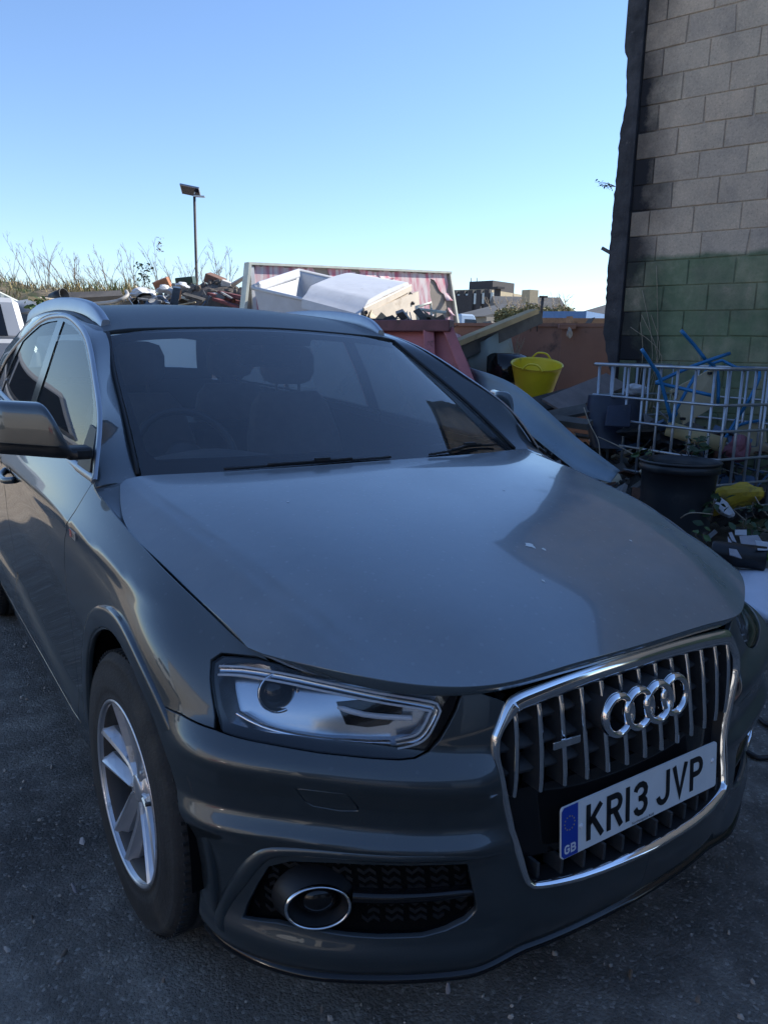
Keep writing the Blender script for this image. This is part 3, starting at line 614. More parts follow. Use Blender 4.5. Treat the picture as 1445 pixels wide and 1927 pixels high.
# ---- radiator grille
def gface(x, z): uv = WS.inv([(abs(x), .1, z)])[0]; p = WS.base([uv])[0]; return p[1]
grille = MB()
half = smooth_poly(GO, 4); uv = UV(WS, [(x, .1, z) for x, z in half]); Pf = WS.base(uv); Nf = WS.nrm(uv, WS.base)
Pf[0][0] = Pf[-1][0] = 0
uv2 = uv; Pr, Nr = WS2.base(uv2), WS2.nrm(uv2, WS2.base); Pr[0][0] = Pr[-1][0] = 0
P = np.concatenate([Pr, (Pf*[-1, 1, 1])[-2:0:-1]]); N = np.concatenate([Nr, (Nf*[-1, 1, 1])[-2:0:-1]])
top = sm(.70, .76, P[:, 2]); wd = .017+.019*top-.004*(1-sm(.36, .45, P[:, 2]))
prof = np.stack([np.stack([np.full(len(P), -.003), np.full(len(P), -.012)], 1), np.stack([np.full(len(P), .000), np.full(len(P), .006)], 1), np.stack([wd*.25, np.full(len(P), .0115)], 1), np.stack([wd*.75, np.full(len(P), .0105)], 1), np.stack([wd, np.full(len(P), .004)], 1), np.stack([wd+.001, np.full(len(P), -.003)], 1)], 1); prof_in = np.stack([np.stack([wd+.001, np.full(len(P), -.002)], 1), np.stack([wd+.003, np.full(len(P), -.045)], 1)], 1)
# decide direction: 'across' must point to the inside of the opening
T = np.roll(P, -1, 0)-np.roll(P, 1, 0); Bq = np.cross(N, T); cen = np.array([0, .1, .57]); sgn = np.sign(((cen-P)*Bq).sum(1).mean()); prof[..., 0] *= sgn; prof_in[..., 0] *= sgn
sweep(grille, P, N, prof, closed=True); sweep(grille, P, N, prof_in, closed=True, mi=1)
gr = grille.build('radiator_grille', [M_chrome, M_black], car)
ins_z = np.array([z for x, z in GO])[::-1]; ins_x = np.array([x for x, z in GO])[::-1]
mb = MB(); bk = [[(x*f, gface(x*f, z)+.075, z) for f in np.linspace(-1, 1, 9)] for x, z in zip(np.interp(np.linspace(.352, .785, 12), ins_z, ins_x), np.linspace(.352, .785, 12))]
mb.grid(bk); mb.build('grille_backing', M_void, gr)
def wz(z): return np.interp(z, ins_z, ins_x)-.012
for k in range(13):
    x = -.348+.058*k; zt = float(np.interp(abs(x), [0, .24, .33, .358], [.785, .780, .775, .768]))-.022
    while wz(zt) < abs(x)+.006 and zt > .6: zt -= .004
    zs = np.linspace(zt, .552, 12)
    y0 = gface(x, .66); ys = np.array([gface(x, z) for z in zs]); mb = MB(); w = .0044
    ys = ys+.003*np.exp(-(zs-.552)/.015)+.004*np.exp(-(zt-zs)/.015)
    mb.grid([[(x-w, y+.004, z), (x-w*.8, y-.002, z), (x+w*.8, y-.002, z), (x+w, y+.004, z)] for y, z in zip(ys, zs)], 0, flip=True)
    mb.grid([[(x-w, y+.05, z), (x-w*1.1, y+.004, z)] for y, z in zip(ys, zs)], 1, flip=True); mb.grid([[(x+w*1.1, y+.004, z), (x+w, y+.05, z)] for y, z in zip(ys, zs)], 1, flip=True)
    mb.build('grille_slat', [M_chrome, M_dusty], gr)
for z in (.597, .648, .70):
    mb = MB(); X = np.linspace(-1, 1, 15)*(wz(z)); mb.grid([[(x, gface(x, z)+.022, z-.010), (x, gface(x, z)+.016, z), (x, gface(x, z)+.06, z+.012)] for x in X]); mb.build('cross_rib', M_dusty, gr)
mb = MB(); Z = np.linspace(.404, .55, 6); mb.grid([[(f*wz(z), gface(f*wz(z), z)+.030, z) for f in np.linspace(-1, 1, 15)] for z in Z]);
mb.grid([[(f*wz(.55), gface(f*wz(.55), .55)+.030+d, .55+d*.1) for f in np.linspace(-1, 1, 15)] for d in (0, .06)]); mb.grid([[(f*wz(.404), gface(f*wz(.404), .404)+.030+d, .404) for f in np.linspace(-1, 1, 15)] for d in (.06, 0)])
mb.build('plate_carrier', M_gloss, gr)
for k in range(12):
    x = -.30+.0545*k; mb = MB(); y = gface(x, .38); mb.box((x, y+.032, .385), (.008, .05, .038)); mb.build('lower_slat', M_dusty, gr, bevel=.001)
# four interlinked rings
for k in range(4):
    cx = -.0935+.0623*k; y = .080; t = np.linspace(0, 2*PI, 49)[:-1]; mb = MB(); G = []
    tl = math.tan(R(7))
    for a in t:
        ca, sa = math.cos(a), math.sin(a); row = []
        for (dr, dy) in ((-.0085, .008), (-.0078, .001), (-.004, -.004), (0, -.0055), (.004, -.004), (.0078, .001), (.0085, .008)):
            rr = .0400+dr; row.append((cx+rr*ca, y+dy+(k % 2)*.0015+rr*sa*tl+.03*cx*cx/.1**2*.15, .673+rr*sa))
        G.append(row)
    mb.grid(G, closed=True, flip=True); mb.build('badge_ring', M_chrome, gr)
    mb = MB(); G = [[(cx+.0465*math.cos(a), y+.009+d+.0465*math.sin(a)*tl, .673+.0465*math.sin(a)) for d in (0, .07)] for a in t]; mb.grid(G, closed=True, flip=False); mb.build('ring_mount', M_dusty, gr)
# 'quattro' badge
bx = -.237; bz = .648; by = gface(bx, bz)-.010
Mx = frame((bx, by-.0035, bz), (1, -.06, 0), (0, .12, 1))
mb = MB(); mb.prism([(-.036, -.008), (.036, -.008), (.037, .008), (-.035, .008)], -.006, 0, 0, Mx)
mb.build('model_badge', M_chrome, gr, bevel=.0015)
mb = MB(); text_mesh(mb, 'quattro', .0175, frame(np.array((bx, by-.0042, bz))+np.array((-.030, .002, -.0045)), (1, -.06, 0), (0, .12, 1)), shear=.15); mb.build('badge_lettering', M_ink, gr)

# ---- number plate
npl = MB(); tp = R(5.1); Mp = frame((0, .0705, .4635), (1, 0, 0), (0, math.sin(tp), math.cos(tp)))
pl = [(-.26+x, -.0555+y) for x, y in arc(.008, .008, .008, .008, 180, 270, 4)]+[(.26-.008+x, -.0555+y) for x, y in arc(0, .008, .008, .008, 270, 360, 4)]+[(.252+x, .0475+y) for x, y in arc(0, 0, .008, .008, 0, 90, 4)]+[(-.252+x, .0475+y) for x, y in arc(0, 0, .008, .008, 90, 180, 4)]
npl.prism(pl, -.004, 0, 0, Mp)
npo = npl.build('number_plate', M_plate, car)
mb = MB(); mb.prism([(-.259, -.047), (-.252, -.0545), (-.212, -.0545), (-.212, .0545), (-.252, .0545), (-.259, .047)], .0002, .0006, 0, Mp); mb.build('blue_band', M_blue, npo)
mb = MB(); x = -.188
def glyph(mb, ch, x0, y0, w, h, sw, M, z=.0008): strokes(mb, [[(x0+sw/2+p[0]*(w-sw), y0+sw/2*(0 if ch in 'KRPVJ1' else 1)+p[1]*(h-(0 if ch in 'KRPVJ1' else sw))) for p in ln] for ln in GLYPH[ch]], sw, M, z)
def glyph_box(ch, x0, y0, w, h, sw):
    out = []
    for ln in GLYPH[ch]:
        q = []
        for px, py in ln:
            yy = py
            lo, hi = y0+sw/2, y0+h-sw/2
            q.append((x0+sw/2+px*(w-sw), lo+yy*(hi-lo)))
        out.append(q)
    return out
for ch, x0, w in (('K', -.188, .052), ('R', -.126, .050), ('1', -.067, .016), ('3', -.041, .049), ('J', .036, .048), ('V', .094, .053), ('P', .157, .049)):
    ls = glyph_box(ch, x0, -.0395, w, .079, .0135)
    # open stroke ends reach the full letter height
    strokes(mb, ls, .0135, Mp, .0009)
    for l in ls:
        for p, q in ((l[0], l[1]), (l[-1], l[-2])):
            if abs(p[0]-q[0]) < .03 and ch in 'KR1VPJ' and (abs(p[1]+.0395-.00675) < .004 or abs(p[1]-.0395+.00675) < .004):
                d = np.array(p)-np.array(q); d /= np.linalg.norm(d); strokes(mb, [[p, tuple(np.array(p)+d*.00675)]], .0135, Mp, .00091)
mb.build('registration_lettering', M_ink, npo)
mb = MB(); strokes(mb, glyph_box('G', -.2515, -.047, .0155, .020, .0042), .0042, Mp, .0010); strokes(mb, glyph_box('B', -.2335, -.047, .0155, .020, .0042), .0042, Mp, .0010)
mb.build('country_lettering', M_white, npo)
mb = MB()
for k in range(12):
    a = k*PI/6; cx, cy = -.2365+.0145*math.cos(a), .018+.0145*math.sin(a)
    mb.prism([(cx+(.0021 if j % 2 == 0 else .0009)*math.sin(j*PI/5), cy+(.0021 if j % 2 == 0 else .0009)*math.cos(j*PI/5)) for j in range(10)], .0007, .0010, 0, Mp)
mb.build('star_ring', mat('plate_gold', (.5, .42, .08), .4), npo)
mb = MB(); text_mesh(mb, 'Northampton Audi 0000 000 000'[:16], .0095, Mp@Matrix.Translation((-.045, -.0525, .0009))); mb.build('dealer_lettering', M_ink, npo)
for x in (-.203, .243):
    mb = MB(); mb.lathe([(.0, .003), (.004, .0028), (.006, .0012), (.0065, 0)][::-1], 14, 0, 'z', Mp@Matrix.Translation((x, .0 if x < 0 else .012, .0005))); mb.build('plate_screw', M_white, npo)

# ---- headlights
DRL = UV(WS, [(.802,.508,.774),(.746,.452,.776),(.686,.389,.770),(.58,.285,.754),(.51,.225,.745),(.488,.205,.741)])
for sd in (-1, 1):
    S_ = WS2 if sd > 0 else WS
    mb = MB(); panel(mb, S_, shrink(HLU, .002), (), sd, .02, .0); lamp = mb.build('headlight', M_lens, car)
    bz0 = shrink(HLU, .002); b1 = shrink(HLU, .013)
    # wider dark band along the lower and inner edge
    b1 = b1.copy()
    for i in range(7, 17): b1[i] += (HLU.mean(0)-b1[i])*np.array([.02, .16 if i > 10 else .03])
    for i in range(7, 12): b1[i] += np.array([.006, .002])
    mb = MB(); panel(mb, S_, bz0, [b1], sd, .02, 0, -.012); mb.build('lamp_bezel', M_gloss, lamp)
    # walls from bezel to reflector
    r1 = resample(b1, .02); A = S_.ev(r1)-S_.nrm(r1)*.012; b2 = r1+(r1.mean(0)-r1)*.08; Bq = S_.ev(b2)-S_.nrm(b2)*.055
    m_ = np.array([sd, 1, 1.])
    G = np.stack([A, Bq], 1)*m_; mb = MB(); mb.grid(np.concatenate([G, G[:1]]), flip=sd < 0); panel(mb, S_, b2, (), sd, .03, 0, -.055); mb.build('lamp_reflector', M_refl, lamp)
    # light guide: a flat strip with two bright edges, bent down at the inner end
    dpts = np.concatenate([smooth_poly(DRL, 3), smooth_poly(UV(WS, [(.485,.203,.734),(.508,.20,.700),(.528,.207,.682),(.56,.225,.674)]), 3)])
    off_ = lambda q, d: (S_.ev(q)-S_.nrm(q)*d)*m_
    P = off_(dpts, .016); N = S_.nrm(dpts)*m_
    mb = MB(); prf = np.array([(-.0095, -.012), (-.0095, .002), (-.007, .004), (-.0055, .001), (.0055, .001), (.007, .004), (.0095, .002), (.0095, -.012)]); sweep(mb, P, N, prf if sd > 0 else prf*[-1, 1]); mb.build('light_guide', M_refl, lamp)
    for o_ in (-.0085, .0085):
        Bd = np.cross(N, np.gradient(P, axis=0)); Bd /= np.linalg.norm(Bd, axis=1)[:, None]; mb = MB(); mb.tube(P+Bd*o_+N*.003, .0026, 8); mb.build('light_strip', M_drl, lamp)
    # chrome blade along the bottom
    bp = smooth_poly(UV(WS, [(.805,.436,.712),(.77,.385,.697),(.70,.318,.686),(.62,.256,.680),(.575,.226,.677)]), 4)
    mb = MB(); prf = np.array([(-.004, -.03), (-.004, 0), (.004, .002), (.010, -.03)]); sweep(mb, off_(bp, .022), S_.nrm(bp)*m_, prf if sd > 0 else prf*[-1, 1]); mb.build('lamp_blade', M_chrome, lamp)
    # projector
    pc = UV(WS, [(.726,.408,.752)]); c = off_(pc, .040)[0]; n = (S_.nrm(pc)*m_)[0]*.35+np.array([0, -1, 0])*.8; n /= np.linalg.norm(n)
    Mz = frame(c, (1, 0, 0), np.cross(n, (1, 0, 0))); z = Vector(n); x = Vector((1, 0, 0)); x = (x-z*x.dot(z)).normalized(); y = z.cross(x)
    Mz = Matrix(((x.x, y.x, z.x, c[0]), (x.y, y.y, z.y, c[1]), (x.z, y.z, z.z, c[2]), (0, 0, 0, 1)))
    mb = MB(); mb.lathe([(.032, -.03), (.042, .000), (.041, .006), (.036, .004), (.033, -.004)], 32, 0, 'z', Mz); mb.build('projector_ring', M_chrome, lamp)
    mb = MB(); mb.lathe([(.034, -.006), (.031, .004), (.022, .013), (.010, .017), (.0001, .018)], 28, 0, 'z', Mz); mb.build('projector_lens', M_gloss, lamp)
    # dark indicator pocket and its clear bar
    pk = UV(WS, [(.645,.315,.745),(.60,.275,.752),(.545,.235,.748),(.548,.23,.728),(.575,.235,.708),(.61,.255,.702),(.640,.285,.705)])
    mb = MB(); panel(mb, S_, pk, (), sd, .03, .012, -.040); mb.build('indicator_pocket', M_gloss, lamp)
    ib = smooth_poly(UV(WS, [(.652,.30,.742),(.61,.268,.727),(.555,.228,.722),(.532,.214,.721)]), 3); mb = MB(); mb.tube(off_(ib, .030), [.003]+[.006]*(len(ib)-2)+[.006], 8); mb.build('indicator_bar', M_drl, lamp)

# ---- fog lights and lower intakes
RIB = [(.345,.10,.449),(.353,.101,.450),(.438,.118,.455),(.499,.142,.457),(.570,.185,.459),(.641,.232,.460),(.700,.282,.459),(.738,.319,.455),(.765,.350,.446),(.786,.374,.420),(.806,.402,.370),(.824,.428,.318),(.836,.440,.270),(.828,.428,.243)]
for sd in (-1, 1):
    S_ = WS2 if sd > 0 else WS; m_ = np.array([sd, 1, 1.])
    off_ = lambda q, d: (S_.ev(q)-S_.nrm(q)*d)*m_
    r1 = resample(INS, .015); cen = INS.mean(0)
    mb = MB(); panel(mb, S_, shrink(INS, -.006), (), sd, .03, 0, -.045); fog = mb.build('fog_lamp_intake', M_black, car)
    A = off_(r1, .0); Bq = off_(r1, .046); mb = MB(); G = np.stack([A, Bq], 1); mb.grid(np.concatenate([G, G[:1]]), flip=sd < 0); mb.build('intake_wall', M_gloss, fog)
    # zigzag mesh bars
    mb = MB(); lo, hi = INS.min(0), INS.max(0); ring_c = UV(WS, [(.694, .283, .342)])[0]
    vv = lo[1]+.006
    while vv < hi[1]-.002:
        us = np.arange(lo[0], hi[0], .0125); Q = np.array([(u, vv+(.0035 if k % 2 else -.0035)) for k, u in enumerate(us)])
        ok = inside(Q, shrink(INS, .004)) & ((((Q-ring_c)/[.085, .058])**2).sum(1) > 1)
        for k in range(len(us)-1):
            if ok[k] and ok[k+1] and k % 4 != 3:
                P = off_(Q[k:k+2], .026); N = S_.nrm(Q[k:k+2])*m_; up = np.array([0, 0, .0042])
                mb.add(np.concatenate([P+up, P-up, P+up*1.3-N*.016, P-up*1.3-N*.016]), [[0, 1, 3, 2], [0, 4, 5, 1], [2, 3, 7, 6]] if sd > 0 else [[2, 3, 1, 0], [1, 5, 4, 0], [6, 7, 3, 2]], 0, False)
        vv += .0155
    o = mb.build('intake_mesh', M_black, fog); o['kind'] = 'stuff'
    # fin
    fp = smooth_poly(UV(WS, [(.642,.243,.358),(.595,.210,.358),(.525,.168,.360),(.45,.128,.364),(.375,.10,.366)]), 4)
    wv = np.interp(np.linspace(0, 1, len(fp)), [0, .3, .7, 1], [.014, .013, .010, .002]); prf = np.stack([np.stack([-wv*0-.03*np.ones(len(fp)), -wv], 1)*0+np.stack([-wv, -.03*np.ones(len(fp))], 1), np.stack([-wv, np.full(len(fp), -.002)], 1), np.stack([-wv*.4, np.full(len(fp), .006)], 1), np.stack([wv*.6, np.full(len(fp), .004)], 1), np.stack([wv, np.full(len(fp), -.03)], 1)], 1)
    mb = MB(); sweep(mb, off_(fp, .010), S_.nrm(fp)*m_, prf if sd > 0 else prf*[-1, 1]); mb.build('intake_fin', M_gloss, fog)
    # lamp: bezel ring, bowl, lens, hooded pod
    c = off_([ring_c], -.004)[0]; n = (S_.nrm([ring_c])*m_)[0]; z = Vector(n)*.8+Vector((0, -.45, 0)); z.normalize(); x = Vector((0, 0, 1)).cross(z)*1; x.normalize(); y = z.cross(x)
    Mz = Matrix(((x.x, y.x, z.x, c[0]), (x.y, y.y, z.y, c[1]), (x.z, y.z, z.z, c[2]), (0, 0, 0, 1)))
    sc = (1.40, 1.0)
    mb = MB(); mb.lathe([(.049, -.03), (.0475, -.004), (.0465, .003), (.0445, .005), (.0425, .002), (.042, -.004)], 40, 0, 'z', Mz, scale=sc); mb.build('fog_lamp_ring', M_chrome, fog)
    mb = MB(); mb.lathe([(.043, 0), (.033, -.028), (.03, -.032), (.001, -.034)], 36, 0, 'z', Mz, scale=(1.38, 1.0)); mb.build('fog_lamp_bowl', M_black, fog)
    mb = MB(); mb.lathe([(.032, -.030), (.030, -.018), (.022, -.009), (.010, -.005), (.0001, -.0045)], 28, 0, 'z', Mz@Matrix.Translation((0, .004, 0)), scale=(1.2, 1.0)); mb.build('fog_lamp_lens', M_gloss, fog)
    mb = MB(); mb.lathe([(.070, -.045), (.060, -.022), (.052, -.008), (.049, -.002)], 36, 0, 'z', Mz, scale=(1.3, 1.0)); mb.build('fog_lamp_pod', M_black, fog)
    # raised frame
    rp = smooth_poly(UV(S_, RIB), 4) if sd > 0 else smooth_poly(UV(WS, RIB), 4); k = np.linspace(0, 1, len(rp)); wv = np.interp(k, [0, .12, .5, .75, .93, 1], [.003, .009, .013, .017, .014, .006]); hv = np.interp(k, [0, .3, .6, .95, 1], [.002, .007, .013, .012, .004])
    prf = np.stack([np.stack([-wv*1.2, -.02*np.ones_like(wv)], 1), np.stack([-wv, hv*.3], 1), np.stack([-wv*.5, hv], 1), np.stack([wv*.4, hv*1.0], 1), np.stack([wv, hv*.3], 1), np.stack([wv*1.1, -.03*np.ones_like(wv)], 1)], 1)
    mb = MB(); P = S_.base(rp)*m_+0; P = off_(rp, .004); sweep(mb, P, S_.nrm(rp, S_.base)*m_, prf if sd > 0 else prf*[-1, 1, ]); mb.build('intake_frame', M_paint, fog)
# lower lip: a dark blade under the painted shelf
mb = MB(); us = np.linspace(0, ab[0][0]-.012, 60); rows = []
for sd, S_ in ((-1, WS), (1, WS2)):
    uvs = np.stack([us, np.full(60, .022)], 1); P = S_.ev(uvs); N = S_.nrm(uvs, S_.base); N[:, 2] = 0; N /= np.linalg.norm(N, axis=1)[:, None]
    k = np.minimum(1, (us[-1]-us)/.25)[:, None]; a = np.stack([P-N*.03+UPV*.004, P-N*.002+UPV*.004, P+N*(.006*k)-UPV*.004, P+N*(.009*k)-UPV*.009, P+N*(.006*k)-UPV*.015, P-N*.02-UPV*.020, P-N*.10-UPV*.016], 1)*[sd, 1, 1]
    rows.append(a[::-1] if sd < 0 else a[1:])
mb.grid(np.concatenate(rows), flip=True); mb.build('bumper_lip', M_gloss, car)

# ---- mirrors, handles, badges
for sd in (-1, 1):
    mb = MB(); G = []
    for t in np.linspace(0, 1, 26):
        x = (.872 if sd < 0 else .842)+(.20 if sd < 0 else .15)*t; top = .022+.128*(sm(.03, .36, t)**.8)-.075*max(0, (t-.80)/.20)**2.4; zb = 1.096+.02*max(0, (t-.85)/.15)**2; hz = max(.012, top/2); zc = zb+hz
        hy = .030+.045*sm(0, .30, t)-.045*max(0, (t-.75)/.25)**2.2; yc_ = (1.35 if sd < 0 else 1.50)+.25*t
        G.append([(x*sd, yc_+hy*(abs(math.cos(a))**.65)*np.sign(math.cos(a))*(1 if math.cos(a) < 0 else .7), zc+hz*(abs(math.sin(a))**.55)*np.sign(math.sin(a))) for a in np.linspace(0, 2*PI, 41)])
    G = np.array(G)
    mb.grid(G, 0, flip=sd > 0)
    for row in (G[0], G[-1]): mb.add(row[:-1], [list(range(40))], 0, False)
    wm = mb.build('wing_mirror', M_paint, car)
    # black lower half, slightly larger
    mb = MB(); G2 = G.copy(); G2[..., 2] = np.minimum(G2[..., 2], 1.132); cc = G2.mean(1, keepdims=True); G2 = cc+(G2-cc)*[1.02, 1.04, 1.04]
    mb.grid(G2, flip=sd > 0); mb.build('mirror_base', M_black, wm)
    mb = MB(); mb.box((sd*.862 if sd < 0 else .835, 1.37 if sd < 0 else 1.50, 1.11), (.07, .075, .035)); mb.build('mirror_arm', M_black, wm, bevel=.01)
    mb = MB(); sp = so([(1.345,1.05),(1.41,1.165),(1.49,1.172),(1.50,1.056)]); panel(mb, SS, sp, (), sd, .03, .01, .006); mb.build('mirror_sail', M_black, wm)
    # handle
    for y0, z0 in ((2.30, .917), (3.22, .945)):
        uvh = UV(WS, [(.9, y0-.10, z0-.003), (.9, y0-.06, z0), (.9, y0, z0+.001), (.9, y0+.06, z0+.002), (.9, y0+.11, z0+.003)]); P = WS.ev(uvh); N = WS.nrm(uvh)
        P = P+N*np.array([.004, .030, .036, .030, .004])[:, None]; P = smooth_poly(P, 5)*[sd, 1, 1]
        mb = MB(); mb.tube(P, np.interp(np.linspace(0, 1, len(P)), [0, .2, .8, 1], [.014, .013, .013, .014]), 10); mb.build('door_handle', M_paint, car)
        mb = MB(); c = UV(WS, [(.9, y0, z0)])[0]; panel(mb, WS, [(c[0]+.075*math.cos(a), c[1]+.026*math.sin(a)) for a in np.linspace(0, 2*PI, 20)[:-1]], (), sd, .03, 0, .0015); mb.build('handle_recess', M_gloss, car)
    # S line badge on the wing
    c = UV(WS, [(.9, 1.305, .893)]); P = WS.ev(c)[0]; N = WS.nrm(c)[0]
    Mb = frame((P+N*.002)*[sd, 1, 1], (0, -1 if sd < 0 else 1, 0), (0, 0, 1))
    mb = MB(); mb.prism([(-.034, -.011), (.034, -.011), (.034, .011), (-.034, .011)], -.002, .002, 0, Mb); bd = mb.build('wing_badge', M_satin, car)
    mb = MB(); mb.prism([(-.033, -.010), (-.011, -.010), (-.011, .010), (-.033, .010)], .0022, .0028, 0, Mb); mb.build('badge_red', M_red, bd)
    mb = MB(); text_mesh(mb, 'S', .020, Mb@Matrix.Translation((-.028, -.007, .003))); mb.build('badge_letter', M_white, bd)
    mb = MB(); text_mesh(mb, 'line', .020, Mb@Matrix.Translation((-.008, -.006, .0024))); mb.build('badge_word', M_ink, bd)

# ---- wheels (axis along +x, outer face +x)
def wheel(loc, rz):
    hub = MB()
    prof = [(.216,-.113),(.221,-.110),(.227,-.1155),(.231,-.1165),(.233,-.114),(.246,-.1175),(.262,-.1195),(.264,-.1185),(.285,-.1195),(.287,-.1182),(.305,-.1165),(.318,-.1115),(.320,-.1125),(.331,-.103),(.338,-.094)]
    tread = [(.3435,-.085),(.3440,-.062),(.337,-.060),(.337,-.052),(.3450,-.050),(.3455,-.020),(.338,-.018),(.338,-.009),(.3455,-.007)]
    full_ = prof+tread; full_ = full_+[(r, -h) for r, h in full_[::-1]]
    mb = MB(); mb.lathe(full_, 96, 0, 'x')
    for k in range(96):   # shoulder sipes
        a = 2*PI*k/96
        for s_ in (-1, 1):
            c = np.array([s_*.086, .3415*math.cos(a), .3415*math.sin(a)]); rt = Matrix.Rotation(a, 3, 'X'); mb.box(c, (.024, .0055, .0065), 0, rt)
    w = mb.build('wheel', M_tyre, car, world=False)
    mb = MB(); mb.lathe([(.2165,-.10),(.205,-.085),(.195,.0),(.200,.075),(.208,.098),(.214,.104),(.2225,.106),(.2255,.109),(.2255,.114),(.222,.117)], 72, 0, 'x'); mb.build('rim_barrel', M_barrel, w); mb = MB(); mb.lathe([(.214,.100),(.2185,.105),(.2225,.106),(.2260,.109),(.2262,.115),(.222,.118),(.218,.116),(.214,.100)], 72, 0, 'x'); mb.build('rim_lip', M_rim, w)
    for k in range(5):
        a = 2*PI*k/5+PI/2+.0
        mb = MB()
        for s_ in (-1, 1):
            rows = []
            for r, ta, wd, h in ((.030, s_*.015, .026, .086), (.058, s_*.028, .030, .088), (.10, s_*.034, .038, .093), (.15, s_*.038, .046, .101), (.19, s_*.041, .055, .108), (.214, s_*.043, .066, .112)):
                c_, s2 = math.cos(a), math.sin(a)
                def pt(t_, hh): return (hh, r*c_-t_*s2, r*s2+t_*c_)
                rows.append([pt(ta+s_*wd*f, h-d) for f, d in ((.56, .062), (.48, .024), (.20, .003), (.0, .000), (-.12, .006), (-.40, .026), (-.48, .062))])
            mb.grid(rows, 0, smooth=False, flip=s_ < 0)
        # web in the pair's channel, outer third
        rows = []
        for r in (.02, .06, .10, .125): 
            c_, s2 = math.cos(a), math.sin(a); hw = .006+.16*r; rows.append([(.062+.05*r, r*c_-t*s2, r*s2+t*c_) for t in (-hw, 0, hw)])
        mb.grid(rows, 0, flip=False)
        mb.build('rim_spoke', M_rim, w)
    mb = MB(); mb.lathe([(.060,.03),(.058,.070),(.050,.078),(.034,.080),(.033,.084),(.030,.087),(.018,.0885),(.0001,.089)], 40, 0, 'x'); mb.build('hub_cap', M_rim, w)
    for k in range(5):
        a = 2*PI*(k+.5)/5+PI/2; mb = MB(); mb.lathe([(.0001,.083),(.011,.083),(.012,.076),(.012,.05)][::-1], 10, 0, 'x', Matrix.Translation((0, .050*math.cos(a), .050*math.sin(a)))); mb.build('wheel_bolt', M_satin, w)
    mb = MB(); mb.lathe([(.155,.0),(.155,.022),(.05,.022),(.049,.03)], 48, 0, 'x'); mb.build('brake_disc', mat('brake_steel', (.16, .14, .13), .5, .8, var=.3), w)
    mb = MB(); mb.box((.01, .10, .10), (.07, .12, .08), 0, Matrix.Rotation(R(45), 3, 'X')); mb.build('brake_caliper', M_black, w, bevel=.01)
    mb = MB(); mb.lathe([(.19, -.02), (.001, -.02)], 30, 0, 'x'); mb.build('wheel_back', M_void, w)
    mb = MB(); mb.tube([(.075, .188, .02), (.10, .178, .02), (.118, .172, .02)], .005, 8); mb.build('valve', M_black, w)
    w.location = Vector(loc)-car.location; w.rotation_euler = rz
    return w
ST = .032
wheel((-.790, .876, .3425), (R(12), 0, PI+ST)); wheel((.790, .876, .3425), (R(40), 0, ST)); wheel((-.79, 3.479, .3425), (R(25), 0, PI)); wheel((.79, 3.479, .3425), (R(5), 0, 0))

# ---- cabin
mb = MB(); mb.box((0, 2.6, .48), (1.5, 2.9, .05)); mb.box((0, 1.36, .72), (1.5, .08, .5)); mb.build('cabin_floor', M_void, car)
mb = MB(); X = np.linspace(-.70, .70, 29); G = []
for x in X:
    hump = .045*math.exp(-((x+.37)/.20)**2); yf = 1.20+.11*(abs(x)/.7)**2.2
    G.append([(x, yf+.02, 1.015), (x, yf+.12, 1.035), (x, yf+.28, 1.032+hump*.6), (x, yf+.42, 1.018+hump), (x, yf+.50, .985+hump*.8), (x, yf+.52, .93), (x, yf+.50, .75), (x, yf+.3, .60)])
mb.grid(G); mb.build('dashboard', M_dash, car)
sw = MB(); c = Vector((-.37, 1.885, 1.00)); tl = R(62); Ms = Matrix.Translation(c)@Matrix.Rotation(tl, 4, 'X')
sw.tube([Ms@Vector((.187*math.cos(a), .187*math.sin(a), 0)) for a in np.linspace(0, 2*PI, 49)[:-1]], .0155, 10, closed=True)
for a in (0, PI, -PI/2): sw.tube([Ms@Vector((.05*math.cos(a), .05*math.sin(a), -.02)), Ms@Vector((.18*math.cos(a), .18*math.sin(a), -.002))], [.022, .014], 8)
sw.lathe([(.075, -.03), (.075, -.012), (.06, -.002), (.0001, .0)], 24, 0, 'z', Ms); sw.tube([Ms@Vector((0, 0, -.03)), (-.37, 1.6, .9)], .035, 10); sw.build('steering_wheel', M_black, car)
def seat(x, y, w, rear=False):
    mb = MB(); rows = []
    for z, yy, ww, d in ((.50, 0, .50, .10), (.62, .03, .52, .13), (.80, .07, .52, .14), (1.0, .12, .48, .12), (1.14, .16, .40, .10), (1.20, .175, .30, .07)):
        ww *= w; rows.append([(x+ww/2*np.sign(math.cos(a))*abs(math.cos(a))**.5, y+yy+d/2*np.sign(math.sin(a))*abs(math.sin(a))**.6, z) for a in np.linspace(0, 2*PI, 25)])
    mb.grid(rows); mb.add(rows[-1][:-1], [list(range(24))], 0, False)
    mb.box((x, y-.22, .56), (.50*w, .5, .14)); st = mb.build('seat', M_seat, car, bevel=.02)
    mb = MB(); rows = []
    for z, s_ in ((1.235, .55), (1.25, .85), (1.29, 1), (1.36, 1), (1.405, .85), (1.42, .5)): rows.append([(x+.135*s_*np.sign(math.cos(a))*abs(math.cos(a))**.5, y+.19+.055*s_*np.sign(math.sin(a))*abs(math.sin(a))**.6, z) for a in np.linspace(0, 2*PI, 25)])
    mb.grid(rows); mb.add(rows[-1][:-1], [list(range(24))], 0, False); mb.add(rows[0][:-1], [list(range(24))[::-1]], 0, False)
    for s_ in (-.06, .06): mb.tube([(x+s_, y+.18, 1.16), (x+s_, y+.19, 1.25)], .007, 6)
    mb.build('headrest', M_seat, st)
for x in (-.37, .37): seat(x, 2.35, 1)
for x in (-.42, .42): seat(x, 3.18, 1.05, True)
mb = MB(); mb.box((0, 3.62, .98), (1.2, .9, .04)); mb.build('parcel_shelf', M_black, car)
